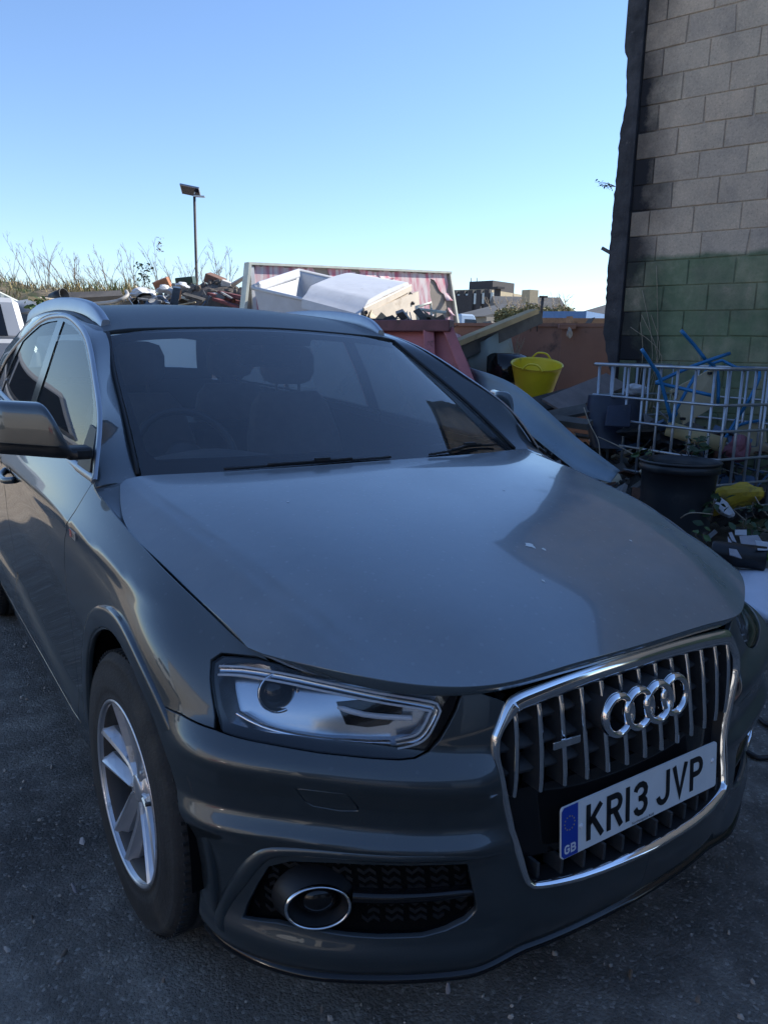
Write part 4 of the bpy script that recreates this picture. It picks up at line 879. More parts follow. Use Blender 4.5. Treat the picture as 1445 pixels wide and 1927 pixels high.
mb = MB(); mb.box((0, 1.93, 1.40), (.09, .03, .10)); c = smooth_poly([(-.12, 0), (-.11, .028), (.11, .032), (.125, .0), (.11, -.03), (-.11, -.03)], 4, True); mb.prism([(a, b) for a, b in c], -.02, .02, 0, frame((0, 1.96, 1.365), (1, 0, 0), (0, .15, 1))); mb.build('rear_view_mirror', M_black, car, bevel=.004)
mb = MB(); mb.grid([[(x, y, z) for x in (-.55, 0, .55)] for y, z in ((2.02, 1.455), (2.5, 1.53), (3.2, 1.54), (3.9, 1.48))]); mb.build('headlining', mat('headlining', (.48, .48, .46), .9), car)

# ================================================================ THE YARD
_fh = np.array([math.sin(YAW), math.cos(YAW), 0.])
def at(x, y, h):
    """the point of the yard seen at photo pixel (x, y), h metres in front of the camera (measured level)"""
    d = _f+(x-722.5)/1442*_r-(y-963.5)/1442*_u
    return CAM_LOC+d*h/(d@_fh)
_rh = np.array([math.cos(YAW), -math.sin(YAW), 0.]); UP = np.array([0, 0, 1.])
def rocky(mb, c, s, seed, mi=0, sub=1, squash=(1, 1, 1)):
    bm = bmesh.new(); bmesh.ops.create_icosphere(bm, subdivisions=sub, radius=1)
    rr = random.Random(seed); off = Vector((rr.random()*50, rr.random()*50, rr.random()*50)); rot = Euler((rr.random()*6, rr.random()*6, rr.random()*6)).to_matrix()
    V = []
    for v in bm.verts:
        p = v.co*(1+.45*noise.noise(v.co*1.3+off)); p = rot@Vector((p.x*squash[0], p.y*squash[1], p.z*squash[2])); V.append(np.array(p)*s+c)
    F = [[v.index for v in f.verts] for f in bm.faces]; bm.free(); mb.add(V, F, mi, False)
def crumple(mb, c, s, seed, squash=(1, 1, 1)):
    bm = bmesh.new(); bmesh.ops.create_icosphere(bm, subdivisions=3, radius=1); rr = random.Random(seed); o_ = Vector((rr.random()*50, rr.random()*50, 3))
    V = []
    for v in bm.verts:
        p = v.co*(1+.55*noise.noise(v.co*1.1+o_)+.35*abs(noise.noise(v.co*3+o_))-.2*abs(noise.noise(v.co*6+o_))); V.append(np.array((p.x*squash[0], p.y*squash[1], p.z*squash[2]))*s+c)
    F = [[v.index for v in f.verts] for f in bm.faces]; bm.free(); mb.add(V, F, 0, False)
def slab(mb, P, th, mi=0):
    """closed sheet through the corner points P (any polygon), thickness th along its normal"""
    P = np.asarray(P, float); n = np.cross(P[1]-P[0], P[-1]-P[0]); n /= np.linalg.norm(n); m = len(P); Q = P-n*th
    return mb.add(np.concatenate([P, Q]), [list(range(m)), list(range(m, 2*m))[::-1]]+[[i, m+i, m+(i+1) % m, (i+1) % m] for i in range(m)], mi, False)
def beam(mb, a, b, w, h, mi=0, up=(0, 0, 1)):
    a = np.asarray(a, float); b = np.asarray(b, float); d = b-a; L_ = np.linalg.norm(d); x = d/L_; u = np.asarray(up, float); y = np.cross(u, x); y /= np.linalg.norm(y); z = np.cross(x, y)
    return mb.box((a+b)/2, (L_, w, h), mi, np.stack([x, y, z], 1))

# ---- ground: one sheet, dark oily tarmac by the wall, pale trodden gravel out in the yard
gm = bpy.data.materials.new('yard_surface'); gm.use_nodes = True; N, L = nodes(gm); b = N['Principled BSDF']; b.inputs['Roughness'].default_value = .88; b.inputs['Specular IOR Level'].default_value = .35
tc = N.new('ShaderNodeTexCoord')
def _nz(s, det=8, ro=.65):
    n = N.new('ShaderNodeTexNoise'); n.inputs['Scale'].default_value = s; n.inputs['Detail'].default_value = det; n.inputs['Roughness'].default_value = ro; L.new(tc.outputs['Object'], n.inputs['Vector']); return n
def _rp(sock, stops):
    r = N.new('ShaderNodeValToRGB'); e = r.color_ramp.elements
    while len(e) < len(stops): e.new(.5)
    for el, (p_, c_) in zip(e, stops): el.position = p_; el.color = (*c_, 1)
    L.new(sock, r.inputs[0]); return r
big = _nz(.55, 6); mid = _nz(7); fine = _nz(160, 4, .7)
tar = _rp(mid.outputs[0], [(.3, (.165, .148, .128)), (.5, (.265, .240, .208)), (.68, (.42, .38, .33))])
grv = _rp(mid.outputs[0], [(.3, (.27, .22, .165)), (.5, (.36, .30, .235)), (.72, (.44, .38, .30))])
vo = N.new('ShaderNodeTexVoronoi'); vo.inputs['Scale'].default_value = 120; L.new(tc.outputs['Object'], vo.inputs['Vector'])
vc = N.new('ShaderNodeSeparateColor'); L.new(vo.outputs['Color'], vc.inputs[0])
spk = _rp(vc.outputs[0], [(.0, (-.15, -.14, -.125)), (.45, (-.03, -.03, -.03)), (.80, (.04, .04, .038)), (.93, (.16, .15, .14)), (1, (.40, .38, .35))])
spk.color_ramp.interpolation = 'LINEAR'
pat = _rp(_nz(1.1, 5, .55).outputs[0], [(.30, (.45, .45, .46)), (.45, (.85, .85, .85)), (.55, (1.0, 1.0, .99)), (.70, (1.35, 1.34, 1.31))]); tm = N.new('ShaderNodeMix'); tm.data_type = 'RGBA'; tm.blend_type = 'MULTIPLY'; tm.inputs['Factor'].default_value = 1; L.new(tar.outputs[0], tm.inputs['A']); L.new(pat.outputs[0], tm.inputs['B'])
ad = N.new('ShaderNodeMix'); ad.data_type = 'RGBA'; ad.blend_type = 'ADD'; ad.inputs['Factor'].default_value = .65; L.new(tm.outputs['Result'], ad.inputs['A']); L.new(spk.outputs[0], ad.inputs['B'])
sx = N.new('ShaderNodeSeparateXYZ'); L.new(tc.outputs['Object'], sx.inputs[0])
# the gravel begins past a wavering line a few metres from the wall
dist = N.new('ShaderNodeMath'); dist.operation = 'MULTIPLY_ADD'; L.new(sx.outputs[0], dist.inputs[0]); dist.inputs[1].default_value = -.62; 
d2 = N.new('ShaderNodeMath'); d2.operation = 'MULTIPLY_ADD'; L.new(sx.outputs[1], d2.inputs[0]); d2.inputs[1].default_value = .55; L.new(dist.outputs[0], d2.inputs[2]); dist.inputs[2].default_value = -2.7
d3 = N.new('ShaderNodeMath'); d3.operation = 'MULTIPLY_ADD'; L.new(big.outputs[0], d3.inputs[0]); d3.inputs[1].default_value = 1.6; L.new(d2.outputs[0], d3.inputs[2])
mrg = N.new('ShaderNodeMapRange'); L.new(d3.outputs[0], mrg.inputs['Value']); mrg.inputs['From Min'].default_value = .5; mrg.inputs['From Max'].default_value = 2.2
mx = N.new('ShaderNodeMix'); mx.data_type = 'RGBA'; L.new(mrg.outputs[0], mx.inputs['Factor']); L.new(ad.outputs['Result'], mx.inputs['A']); L.new(grv.outputs[0], mx.inputs['B']); L.new(mx.outputs['Result'], b.inputs['Base Color'])
hs = N.new('ShaderNodeMath'); hs.operation = 'MULTIPLY_ADD'; L.new(mid.outputs[0], hs.inputs[0]); hs.inputs[1].default_value = .8; vd = N.new('ShaderNodeMath'); vd.operation = 'MULTIPLY_ADD'; L.new(vo.outputs['Distance'], vd.inputs[0]); vd.inputs[1].default_value = -.5; L.new(fine.outputs[0], vd.inputs[2]); L.new(vd.outputs[0], hs.inputs[2])
bp = N.new('ShaderNodeBump'); bp.inputs['Strength'].default_value = 1; bp.inputs['Distance'].default_value = .02; L.new(hs.outputs[0], bp.inputs['Height']); L.new(bp.outputs[0], b.inputs['Normal'])
mb = MB(); mb.add([(-900, -900, 0), (900, -900, 0), (900, 900, 0), (-900, 900, 0)], [[0, 1, 2, 3]], 0, False); tag(mb.build('ground', gm), kind='structure')
# loose grit on the tarmac in front
M_grit = mat('grit', (.38, .345, .30), .85, var=.5, vscale=3)
mb = MB(); rg = random.Random(3); tpl = []
for k in range(6):
    t_ = MB(); rocky(t_, np.zeros(3), 1, 100+k, sub=0 if False else 1, squash=(1, .8, .55)); tpl.append((t_.v[0], t_.f))
bm = bmesh.new(); bmesh.ops.create_icosphere(bm, subdivisions=1, radius=1); bm.free()
for k in range(9000):
    x, y = rg.uniform(-3.2, 3.4), rg.uniform(-.6, 5.2)
    if -.75 < x < .75 and .4 < y < 4: continue
    s = .0020*math.exp(rg.random()**2.6*1.6); v, f = tpl[k % 6]; a = rg.random()*6; ca, sa = math.cos(a), math.sin(a)
    q = v*s; mb.add(np.stack([q[:, 0]*ca-q[:, 1]*sa+x, q[:, 0]*sa+q[:, 1]*ca+y, q[:, 2]+s*.25], 1), f, 0, False)
o = mb.build('loose_grit', M_grit); tag(o, 'loose dark grit scattered over the tarmac around the car', 'grit', kind='stuff')

# ---- the block wall
J = np.array([4.36, 3.86]); WD = np.array([.292, -.956]); WD /= np.linalg.norm(WD); WN = np.array([WD[1], -WD[0]])  # WN faces the car
if WN[0] > 0: WN = -WN
def wp(s, z, out=0.): return np.array([J[0]+WD[0]*s+WN[0]*out, J[1]+WD[1]*s+WN[1]*out, z])
wall = thing('block_wall', (J[0], J[1], 0), 'tall concrete block wall, sooty at its broken left edge, green paint on the lower courses', 'wall')
wm = bpy.data.materials.new('concrete_block'); wm.use_nodes = True; N, L = nodes(wm); b = N['Principled BSDF']; b.inputs['Roughness'].default_value = .92; b.inputs['Specular IOR Level'].default_value = .25
geo = N.new('ShaderNodeNewGeometry'); tc = N.new('ShaderNodeTexCoord')
class _T: outputs = {'Object': geo.outputs['Position']}
tc = _T
oi = N.new('ShaderNodeObjectInfo')
n1 = _nz(3.2, 8); n2 = _nz(60, 6, .8); n3 = _nz(1.7, 9, .7); n4 = _nz(210, 3, .6)
hue = _rp(oi.outputs['Random'], [(0, (.50, .40, .31)), (.35, (.57, .44, .33)), (.7, (.48, .385, .305)), (1, (.62, .49, .36))])
m1 = N.new('ShaderNodeMix'); m1.data_type = 'RGBA'; m1.blend_type = 'MULTIPLY'; m1.inputs['Factor'].default_value = 1; L.new(hue.outputs[0], m1.inputs['A']); L.new(_rp(n1.outputs[0], [(.25, (.70, .71, .73)), (.6, (1.12, 1.09, 1.05))]).outputs[0], m1.inputs['B'])
m1b = N.new('ShaderNodeMix'); m1b.data_type = 'RGBA'; m1b.blend_type = 'MULTIPLY'; m1b.inputs['Factor'].default_value = 1; L.new(m1.outputs['Result'], m1b.inputs['A']); L.new(_rp(n2.outputs[0], [(.30, (.52, .52, .53)), (.44, (.94, .94, .94)), (.58, (1.04, 1.04, 1.03)), (.72, (1.45, 1.43, 1.40))]).outputs[0], m1b.inputs['B'])
sp = N.new('ShaderNodeSeparateXYZ'); L.new(geo.outputs['Position'], sp.inputs[0])
zr = N.new('ShaderNodeMath'); zr.operation = 'MULTIPLY_ADD'; L.new(n1.outputs[0], zr.inputs[0]); zr.inputs[1].default_value = .11; L.new(sp.outputs[2], zr.inputs[2])
gmk = N.new('ShaderNodeMapRange'); L.new(zr.outputs[0], gmk.inputs['Value']); gmk.inputs['From Min'].default_value = 2.318; gmk.inputs['From Max'].default_value = 2.278
wear = N.new('ShaderNodeMath'); wear.operation = 'MULTIPLY'; L.new(gmk.outputs[0], wear.inputs[0]); L.new(_rp(n3.outputs[0], [(.30, (.28, .28, .28)), (.40, (.72, .72, .72)), (.55, (.95, .95, .95))]).outputs[0], wear.inputs[1])
green = _rp(n1.outputs[0], [(.3, (.10, .135, .08)), (.55, (.145, .195, .11)), (.75, (.25, .27, .18))])
m2 = N.new('ShaderNodeMix'); m2.data_type = 'RGBA'; L.new(wear.outputs[0], m2.inputs['Factor']); L.new(m1b.outputs['Result'], m2.inputs['A']); L.new(green.outputs[0], m2.inputs['B'])
# soot: strongest along the broken edge, lobed by noise
vs = N.new('ShaderNodeVectorMath'); vs.operation = 'DOT_PRODUCT'; L.new(geo.outputs['Position'], vs.inputs[0]); vs.inputs[1].default_value = (WD[0], WD[1], 0)
ss = N.new('ShaderNodeMath'); ss.operation = 'SUBTRACT'; L.new(vs.outputs['Value'], ss.inputs[0]); ss.inputs[1].default_value = float(J@WD)
sz = N.new('ShaderNodeMath'); sz.operation = 'MULTIPLY_ADD'; L.new(n3.outputs[0], sz.inputs[0]); sz.inputs[1].default_value = -.62; L.new(ss.outputs[0], sz.inputs[2])
zz = N.new('ShaderNodeMath'); zz.operation = 'MULTIPLY_ADD'; L.new(sp.outputs[2], zz.inputs[0]); zz.inputs[1].default_value = .055; L.new(sz.outputs[0], zz.inputs[2])
sm_ = N.new('ShaderNodeMapRange'); L.new(zz.outputs[0], sm_.inputs['Value']); sm_.inputs['From Min'].default_value = .23; sm_.inputs['From Max'].default_value = -.10; sm_.inputs['To Max'].default_value = .93
orn = N.new('ShaderNodeMapRange'); L.new(oi.outputs['Random'], orn.inputs['Value']); orn.inputs['To Min'].default_value = .45; orn.inputs['To Max'].default_value = 1.25
so_ = N.new('ShaderNodeMath'); so_.operation = 'MULTIPLY'; so_.use_clamp = True; L.new(sm_.outputs[0], so_.inputs[0]); L.new(orn.outputs[0], so_.inputs[1])
m3 = N.new('ShaderNodeMix'); m3.data_type = 'RGBA'; L.new(so_.outputs[0], m3.inputs['Factor']); L.new(m2.outputs['Result'], m3.inputs['A']); m3.inputs['B'].default_value = (.022, .021, .024, 1); L.new(m3.outputs['Result'], b.inputs['Base Color'])
bp = N.new('ShaderNodeBump'); bp.inputs['Strength'].default_value = .8; bp.inputs['Distance'].default_value = .006; L.new(n4.outputs[0], bp.inputs['Height']); L.new(bp.outputs[0], b.inputs['Normal'])
M_mortar = mat('mortar', (.27, .235, .20), .95, var=.25, vscale=4, bump=.4, bscale=90)
M_sootc = mat('sooty_concrete', (.05, .047, .05), .95, var=.45, vscale=6, bump=.8, bscale=40, dirt=(.20, .17, .15), dscale=9, damt=.25)
ZC, CH, BL, WTOP, WLEN = 1.574-7*.2103, .2103, .375, 37, 33
mb = MB(); rw = random.Random(5)
# core slab with the joint faces 6 mm behind the blocks
ztop = lambda s: 4.6+.46*min(s, 5.6)     # unseen gable top rises from the corner; flat beyond, shaped to shade the ground
core = MB(); prof_ = [(-.005, 0), (WLEN*BL, 0), (WLEN*BL, ztop(WLEN*BL)), (5.6, ztop(5.6)), (-.005, ztop(0))]
core.add([wp(s, z, o_) for o_ in (-.006, -.22) for s, z in prof_], [[4, 3, 2, 1, 0], [5, 6, 7, 8, 9]]+[[i, (i+1) % 5, 5+(i+1) % 5, 5+i] for i in range(5)], 0, False)
vg = MB(); slab(vg, [wp(-.25, ztop(-.2)+.02, .06), wp(5.6, ztop(5.6)+.02, .06), wp(5.6, ztop(5.6)+.02, -7), wp(-.25, ztop(-.2)+.02, -7)], .06); slab(vg, [wp(5.6, ztop(5.6)+.02, .06), wp(WLEN*BL, ztop(WLEN*BL)+.02, .06), wp(WLEN*BL, ztop(WLEN*BL)+.02, -7), wp(5.6, ztop(5.6)+.02, -7)], .06); vg.build('roof', mat('roof_sheet', (.12, .12, .12), .7), wall)
core.build('mortar_core', wm, wall)
blk_mesh = {}
def block(s0, s1, z0, z1, obj):
    g = .0028; d = rw.uniform(-.002, .0025); a = [s0+g+rw.uniform(0, .003), s1-g-rw.uniform(0, .002), z0+g+rw.uniform(-.001, .002), z1-g-rw.uniform(0, .003)]
    k = [(rw.uniform(.006, .016) if rw.random() < .10 else rw.uniform(0, .001)) for _ in range(4)]; P = [wp(a[0]+k[0], a[2]+k[0]*.6, d), wp(a[1]-k[1], a[2]+k[1]*.6, d), wp(a[1]-k[2], a[3]-k[2]*.6, d), wp(a[0]+k[3], a[3]-k[3]*.6, d)]; e = .005
    Q = [wp(a[0]+e+k[0], a[2]+e+k[0]*.6, d+.003), wp(a[1]-e-k[1], a[2]+e+k[1]*.6, d+.003), wp(a[1]-e-k[2], a[3]-e-k[2]*.6, d+.003), wp(a[0]+e+k[3], a[3]-e-k[3]*.6, d+.003)]; B_ = [wp(a[0], a[2], -.03), wp(a[1], a[2], -.03), wp(a[1], a[3], -.03), wp(a[0], a[3], -.03)]
    V = P+Q+B_; F = [[4, 5, 6, 7]]+[[i, (i+1) % 4, 4+(i+1) % 4, 4+i] for i in range(4)]+[[8+i, 8+(i+1) % 4, (i+1) % 4, i] for i in range(4)]
    if np.cross(np.array(Q[1])-Q[0], np.array(Q[3])-Q[0])@np.array([WN[0], WN[1], 0]) < 0: F = [f[::-1] for f in F]
    obj.add(V, F, 0, False)
rest = MB()
for i in range(WTOP):
    z0 = ZC+i*CH; s = 0.; first = BL*.44 if (i-7) % 2 == 0 else BL*.92
    if i-7 in (4, 3): first = BL*.44 if i-7 == 4 else BL*.66
    s1 = first
    while s < WLEN*BL-.05:
        s1 = min(s1, WLEN*BL)
        if z0+CH > ztop(s): pass
        elif s < 1.75 and 3 <= i < 23:
            mb = MB(); block(s, s1, z0, z0+CH, mb); mb.build('block', wm, wall)
        else: block(s, s1, z0, z0+CH, rest)
        s = s1; s1 = s+BL
tag(rest.build('far_blocks', wm, wall), kind='stuff')
# the ragged concrete pier at its end
edge = [(-.19, 4.52), (-.19, 3.93), (-.158, 3.88), (-.142, 3.62), (-.139, 3.50), (-.150, 3.38), (-.172, 3.28), (-.178, 2.86), (-.186, 2.28), (-.183, 1.95), (-.178, 1.60), (-.12, 1.36), (-.06, 1.18), (-.05, 0)]
pr = random.Random(2); pts = []
for (s0, z0), (s1, z1) in zip(edge, edge[1:]):
    n = max(1, int(abs(z1-z0)/.035))
    for k in range(n): t = k/n; pts.append((s0+(s1-s0)*t+pr.uniform(-.006, .007)*(z0 < 4.1), z0+(z1-z0)*t))
pts.append(edge[-1]); mb = MB(); G = []
for s, z in pts: G.append([wp(s, z, -.24), wp(s-.0, z, -.02), wp(s+.014, z, .016), wp(-.05, z, .024), wp(-.014, z, .020), wp(-.008, z, -.03)])
mb.grid(G, smooth=False); pier = mb.build('end_pier', M_sootc, wall)

# ---- pieces of metal and plants on the wall
M_iron = mat('weathered_iron', (.07, .065, .065), .6, .4, var=.3)
mb = MB(); a = wp(-.18, 2.30, -.05); beam(mb, a, a-WD.tolist()[0]*0-np.array([WD[0], WD[1], 0])*.09+UP*.05, .02, .03); tag(mb.build('wall_bracket', M_iron), 'small metal bracket sticking out of the pier edge against the sky', 'bracket')
M_twig = mat('dry_twig', (.16, .12, .085), .9, var=.3); M_twigp = mat('pale_twig', (.34, .27, .19), .9, var=.3); M_leaf = mat('leaf_green', (.055, .10, .025), .6, var=.45, vscale=12); M_leafd = mat('leaf_dark_green', (.03, .06, .022), .5, var=.4, vscale=12)
def branchy(mb, base, h, n, spread, seed, r0=.006, lean=(0, 0), twigs=5, mi=0):
    rr = random.Random(seed)
    for k in range(n):
        a = rr.uniform(0, 6.28); L_ = h*rr.uniform(.35, 1)**.7; o_ = rr.uniform(.1, 1); d = np.array([math.cos(a)*spread*o_+lean[0]*rr.uniform(.4, 1.6), math.sin(a)*spread*o_+lean[1]*rr.uniform(.4, 1.6), 1.]); p = np.array(base, float)+np.array([math.cos(a), math.sin(a), 0])*rr.uniform(0, .3)*spread*h; P = [p]
        cv = rr.uniform(-.10, .10); cw = rr.uniform(-.10, .10)
        for j in range(6): p = p+d/np.linalg.norm(d)*L_/6; d = d+np.array([cv+rr.uniform(-.10, .10), cw+rr.uniform(-.10, .10), 0]); P.append(p)
        mb.tube(P, np.linspace(r0, r0*.3, 7), 4, mi, cap=False)
        for j in range(twigs):
            t = rr.uniform(.2, .97); i = int(t*6); q = P[i]+(P[i+1]-P[i])*(t*6-i); ax = P[i+1]-P[i]; ax /= np.linalg.norm(ax); e = ax*.9+np.array([rr.uniform(-1, 1), rr.uniform(-1, 1), rr.uniform(-.2, .5)])*.75; e /= np.linalg.norm(e); l = L_*(1-t*.6)*rr.uniform(.12, .42)
            Q = [q, q+e*l*.5+ax*l*.04, q+e*l+ax*l*.16]; mb.tube(Q, [r0*.5, r0*.38, r0*.22], 3, mi, cap=False)
            for m in range(2): f = e+np.array([rr.uniform(-1, 1), rr.uniform(-1, 1), rr.uniform(-.3, .8)])*.6; mb.tube([Q[1], Q[1]+f*l*.35], [r0*.3, r0*.15], 3, mi, cap=False)
def leaves(mb, pts, size, seed, mi=0):
    rr = random.Random(seed)
    for p in pts:
        e = Euler((rr.uniform(-1, 1), rr.uniform(-1, 1), rr.uniform(0, 6.3))).to_matrix(); s = size*rr.uniform(.6, 1.3)
        V = [Vector((0, -.5, 0)), Vector((.32, -.1, .10)), Vector((.22, .3, .06)), Vector((0, .6, 0)), Vector((-.22, .3, .06)), Vector((-.32, -.1, .10))]
        mb.add([np.array(e@v)*s+p for v in V], [[0, 1, 2, 3], [0, 3, 4, 5]], mi, False)
mb = MB(); q = wp(-.18, 2.86, -.03); wdir = np.array([WD[0], WD[1], 0])
for k in range(6): e = -wdir*(.05+.03*k)+UP*(.01*k-.02+.03*(k % 2)); mb.tube([q, q+e*.5+UP*.012, q+e], [.003, .002, .001], 4); leaves(mb, [q+e*(.5+.1*j)+UP*.01*(j-2) for j in range(5)], .022, k, 1)
tag(mb.build('wall_weed', [M_twig, M_leafd]), 'tiny weed growing sideways out of the pier edge high up', 'weed')

# ---- soil and rubble bank along the back of the yard
M_soil = mat('bank_soil', (.17, .135, .09), .95, var=.45, vscale=2.5, bump=1, bscale=14, dirt=(.05, .075, .02), dscale=1.3, damt=.55)
c0, c1 = at(-700, 560, 17.5), at(440, 560, 14.2)
mb = MB(); G = []
for i, t in enumerate(np.linspace(0, 1, 70)):
    b_ = c0+(c1-c0)*t; row = []
    for j, w in enumerate(np.linspace(-3.2, 6, 34)):
        hh = 2.72-.28*t; hgt = hh*math.exp(-(w/2.3)**2) if w < 0 else hh*math.exp(-(w/4)**2)
        p = b_+_fh*w; nz_ = noise.fractal(Vector((p[0]*.7, p[1]*.7, 3)), 1, 2, 5); nz2 = noise.noise(Vector((p[0]*4, p[1]*4, 9)))
        e = min(1, t*9, (1-t)*9); row.append((p[0], p[1], -.1+hgt*(1+.09*nz_)*e**.5+.05*nz2*(hgt > .1)))
    G.append(row)
mb.grid(G); tag(mb.build('soil_bank', M_soil), kind='structure')
G = np.array(G)
M_dryg = mat('dry_grass', (.30, .235, .115), .9, var=.35, vscale=3); M_grng = mat('fresh_grass', (.085, .12, .03), .8, var=.4, vscale=3)
mb = MB(); rg = random.Random(11)
for k in range(15000):
    i, j = rg.randrange(69), rg.randrange(5, 24); a_, b_ = rg.random(), rg.random()
    p = G[i, j]*(1-a_)*(1-b_)+G[i+1, j]*a_*(1-b_)+G[i, j+1]*(1-a_)*b_+G[i+1, j+1]*a_*b_
    if p[2] < .5: continue
    den = noise.noise(Vector((p[0]*.6, p[1]*.6, 20))); 
    if den < -.18 and rg.random() < .8: continue
    h = rg.uniform(.07, .24)*(1.3 if den > .1 else .7); a = rg.uniform(0, 6.28); ln = rg.uniform(.3, 1.5)*h; w = .008
    d = np.array([math.cos(a), math.sin(a), 0]); s = np.array([-d[1], d[0], 0])*w; tip = p+d*ln+UP*h; m = p+d*ln*.35+UP*h*.6
    mb.add([p-s, p+s, m+s*.7, m-s*.7, tip], [[0, 1, 2, 3], [3, 2, 4]], 0 if noise.noise(Vector((p[0]*.9, p[1]*.9, 5)))+rg.uniform(-.35, .35) > -.08 else 1, False)
tag(mb.build('bank_grass', [M_dryg, M_grng]), 'mixed dry and green grass growing on the soil bank', 'grass', kind='stuff')
# leafless shrubs on the bank: (pixel x, base y, top y, metres, stems, spread)
SH = [(-60, 530, 470, 15.5, 9, .5, 'clump of thin bare stems on the bank, cut by the left picture edge'), (22, 535, 468, 15.5, 11, .35, 'low bare shrub on the grassy bank above the white van'), (82, 530, 446, 15.2, 9, .38, 'tallest bare shrub at the left end of the bank, leaning left'), (128, 530, 462, 15.2, 6, .35, 'sparse bare shrub bent over to the left on the bank'), (152, 530, 470, 15, 5, .14, 'narrow upright bare shrub in the middle of the bank'), (200, 535, 462, 15, 9, .55, 'wide bare shrub with fine arching twigs on the bank'), (246, 538, 462, 14.8, 8, .5, 'bare shrub just left of the small leafy sapling'), (300, 535, 446, 14.6, 4, .10, 'slim upright seed head stalk between sapling and lamp post'), (322, 535, 490, 14.6, 3, .10, 'short thin stalk right beside the slim seed head stalk'), (352, 538, 462, 14.4, 6, .42, 'bare shrub crossing in front of the lamp post'), (388, 538, 472, 14.4, 6, .35, 'low bare shrub immediately right of the lamp post'), (414, 535, 452, 14.2, 5, .16, 'upright bare shrub near the broken board on the rubble'), (432, 530, 458, 14.2, 4, .12, 'rightmost bare shrub on the bank, close to the pink board')]
for k, (x, yb, yt, h, n, spd, lb) in enumerate(SH):
    b_ = at(x, yb+14, h); t_ = at(x, yt, h); ln = np.linalg.norm(t_-b_); mb = MB(); branchy(mb, b_, ln*1.12, n, spd*1.5, 40+k, .006, lean=tuple((-_rh*(.34 if x < 260 and spd > .3 else .04))[:2]), twigs=7)
    if k == 7:
        rr = random.Random(3); leaves(mb, [t_+np.array([rr.gauss(0, .03), rr.gauss(0, .03), -rr.uniform(0, .25)]) for _ in range(50)], .035, 2)
    tag(mb.build('bare_shrub', M_twig), lb, 'shrub', 'bare shrubs along the bank')
mb = MB(); b_ = at(272, 545, 14.2); rr = random.Random(8); branchy(mb, b_, .50, 3, .12, 77, .006, twigs=4); leaves(mb, [b_+np.array([rr.gauss(0, .07), rr.gauss(0, .07), rr.uniform(.08, .46)]) for _ in range(95)], .055, 6, 1)
tag(mb.build('sapling', [M_twig, M_leafd]), 'small leafy sapling with dark round leaves on the bank', 'sapling')

# rubble heap in front of the bank, right half
M_rub = mat('rubble', (.11, .09, .075), .95, var=.5, vscale=2, bump=1, bscale=18)
M_stone = mat('broken_stone', (.17, .145, .12), .95, var=.45, vscale=1.2, bump=.5, bscale=30)
h0, h1 = at(225, 575, 12.6), at(500, 575, 11.2)
mb = MB(); G2 = []
for t in np.linspace(-.15, 1.15, 46):
    b_ = h0+(h1-h0)*t; row = []
    for w in np.linspace(-1.6, 2.2, 26):
        e = max(0, min(1, (t+.15)*3, (1.15-t)*4)); top_ = 2.16+.24*math.exp(-((t-.65)/.3)**2); p = b_+_fh*w
        hg = top_*e**.4*math.exp(-(w/1.25)**2); row.append((p[0], p[1], -.1+hg+.10*noise.noise(Vector((p[0]*2.5, p[1]*2.5, 1)))*(hg > .2)))
    G2.append(row)
mb.grid(G2, smooth=False); G2 = np.array(G2); rg = random.Random(21)
for k in range(650):
    i, j = rg.randrange(45), rg.randrange(3, 20); p = G2[i, j]+(G2[i+1, j+1]-G2[i, j])*rg.random(); 
    if p[2] > .4: rocky(mb, p, rg.uniform(.025, .085), k, rg.choice([0, 0, 1]), 1, (1, .75, .6))
tag(mb.build('rubble_heap', [M_rub, M_stone]), 'heap of dark soil clods and broken stone at the back of the yard', 'rubble', kind='stuff')
M_brick = mat('broken_brick', (.36, .16, .085), .9, var=.3, bump=.4); M_brown = mat('brown_board', (.16, .085, .06), .85, var=.3); M_pale = mat('pale_plaster', (.50, .46, .41), .9, var=.2, bump=.3, dirt=(.2, .17, .14), dscale=6, damt=.3); M_dgreen = mat('dark_green_plastic', (.02, .045, .03), .5, var=.3); M_wood = mat('raw_timber', (.42, .30, .15), .8, var=.2, vscale=5, dirt=(.2, .14, .08), dscale=6, damt=.3); M_woodg = mat('grey_timber', (.10, .092, .082), .9, var=.3, vscale=6, bump=.3); M_red = mat('dark_red_board', (.14, .035, .035), .8, var=.35, dirt=(.06, .04, .035)); M_wplas = mat('white_plastic', (.52, .53, .55), .4, var=.08, dirt=(.30, .27, .23), dscale=7, damt=.25)
def flatbox(name, m, px, h, size, rz, tilt, label, cat, group=None):
    mb = MB(); c = at(*px, h); mb.box(c, size, 0, Euler((tilt[0], tilt[1], rz)).to_matrix()); return tag(mb.build(name, m, bevel=min(size)*.12), label, cat, group)
flatbox('brick', M_brick, (306, 535), 12, (.24, .12, .15), -.7, (.3, -.35, 0), 'orange broken brick standing on the left shoulder of the rubble', 'brick')
flatbox('crate', M_dgreen, (350, 529), 12.2, (.27, .22, .12), -.6, (.1, -.12, 0), 'dark green plastic crate on top of the rubble left of the lamp post', 'crate')
flatbox('concrete_lump', M_stone, (348, 543), 11.7, (.34, .18, .11), -.6, (0, .1, 0), 'grey concrete lump below the dark green crate', 'concrete')
flatbox('wooden_box', M_brown, (405, 527), 11.8, (.27, .2, .13), -.7, (.2, .35, 0), 'brown wooden box tipped over on the rubble crest', 'box')
flatbox('carton', M_pale, (425, 537), 11.6, (.14, .14, .13), -.4, (.2, .3, 0), 'pale pinkish carton leaning on the brown wooden box', 'carton')
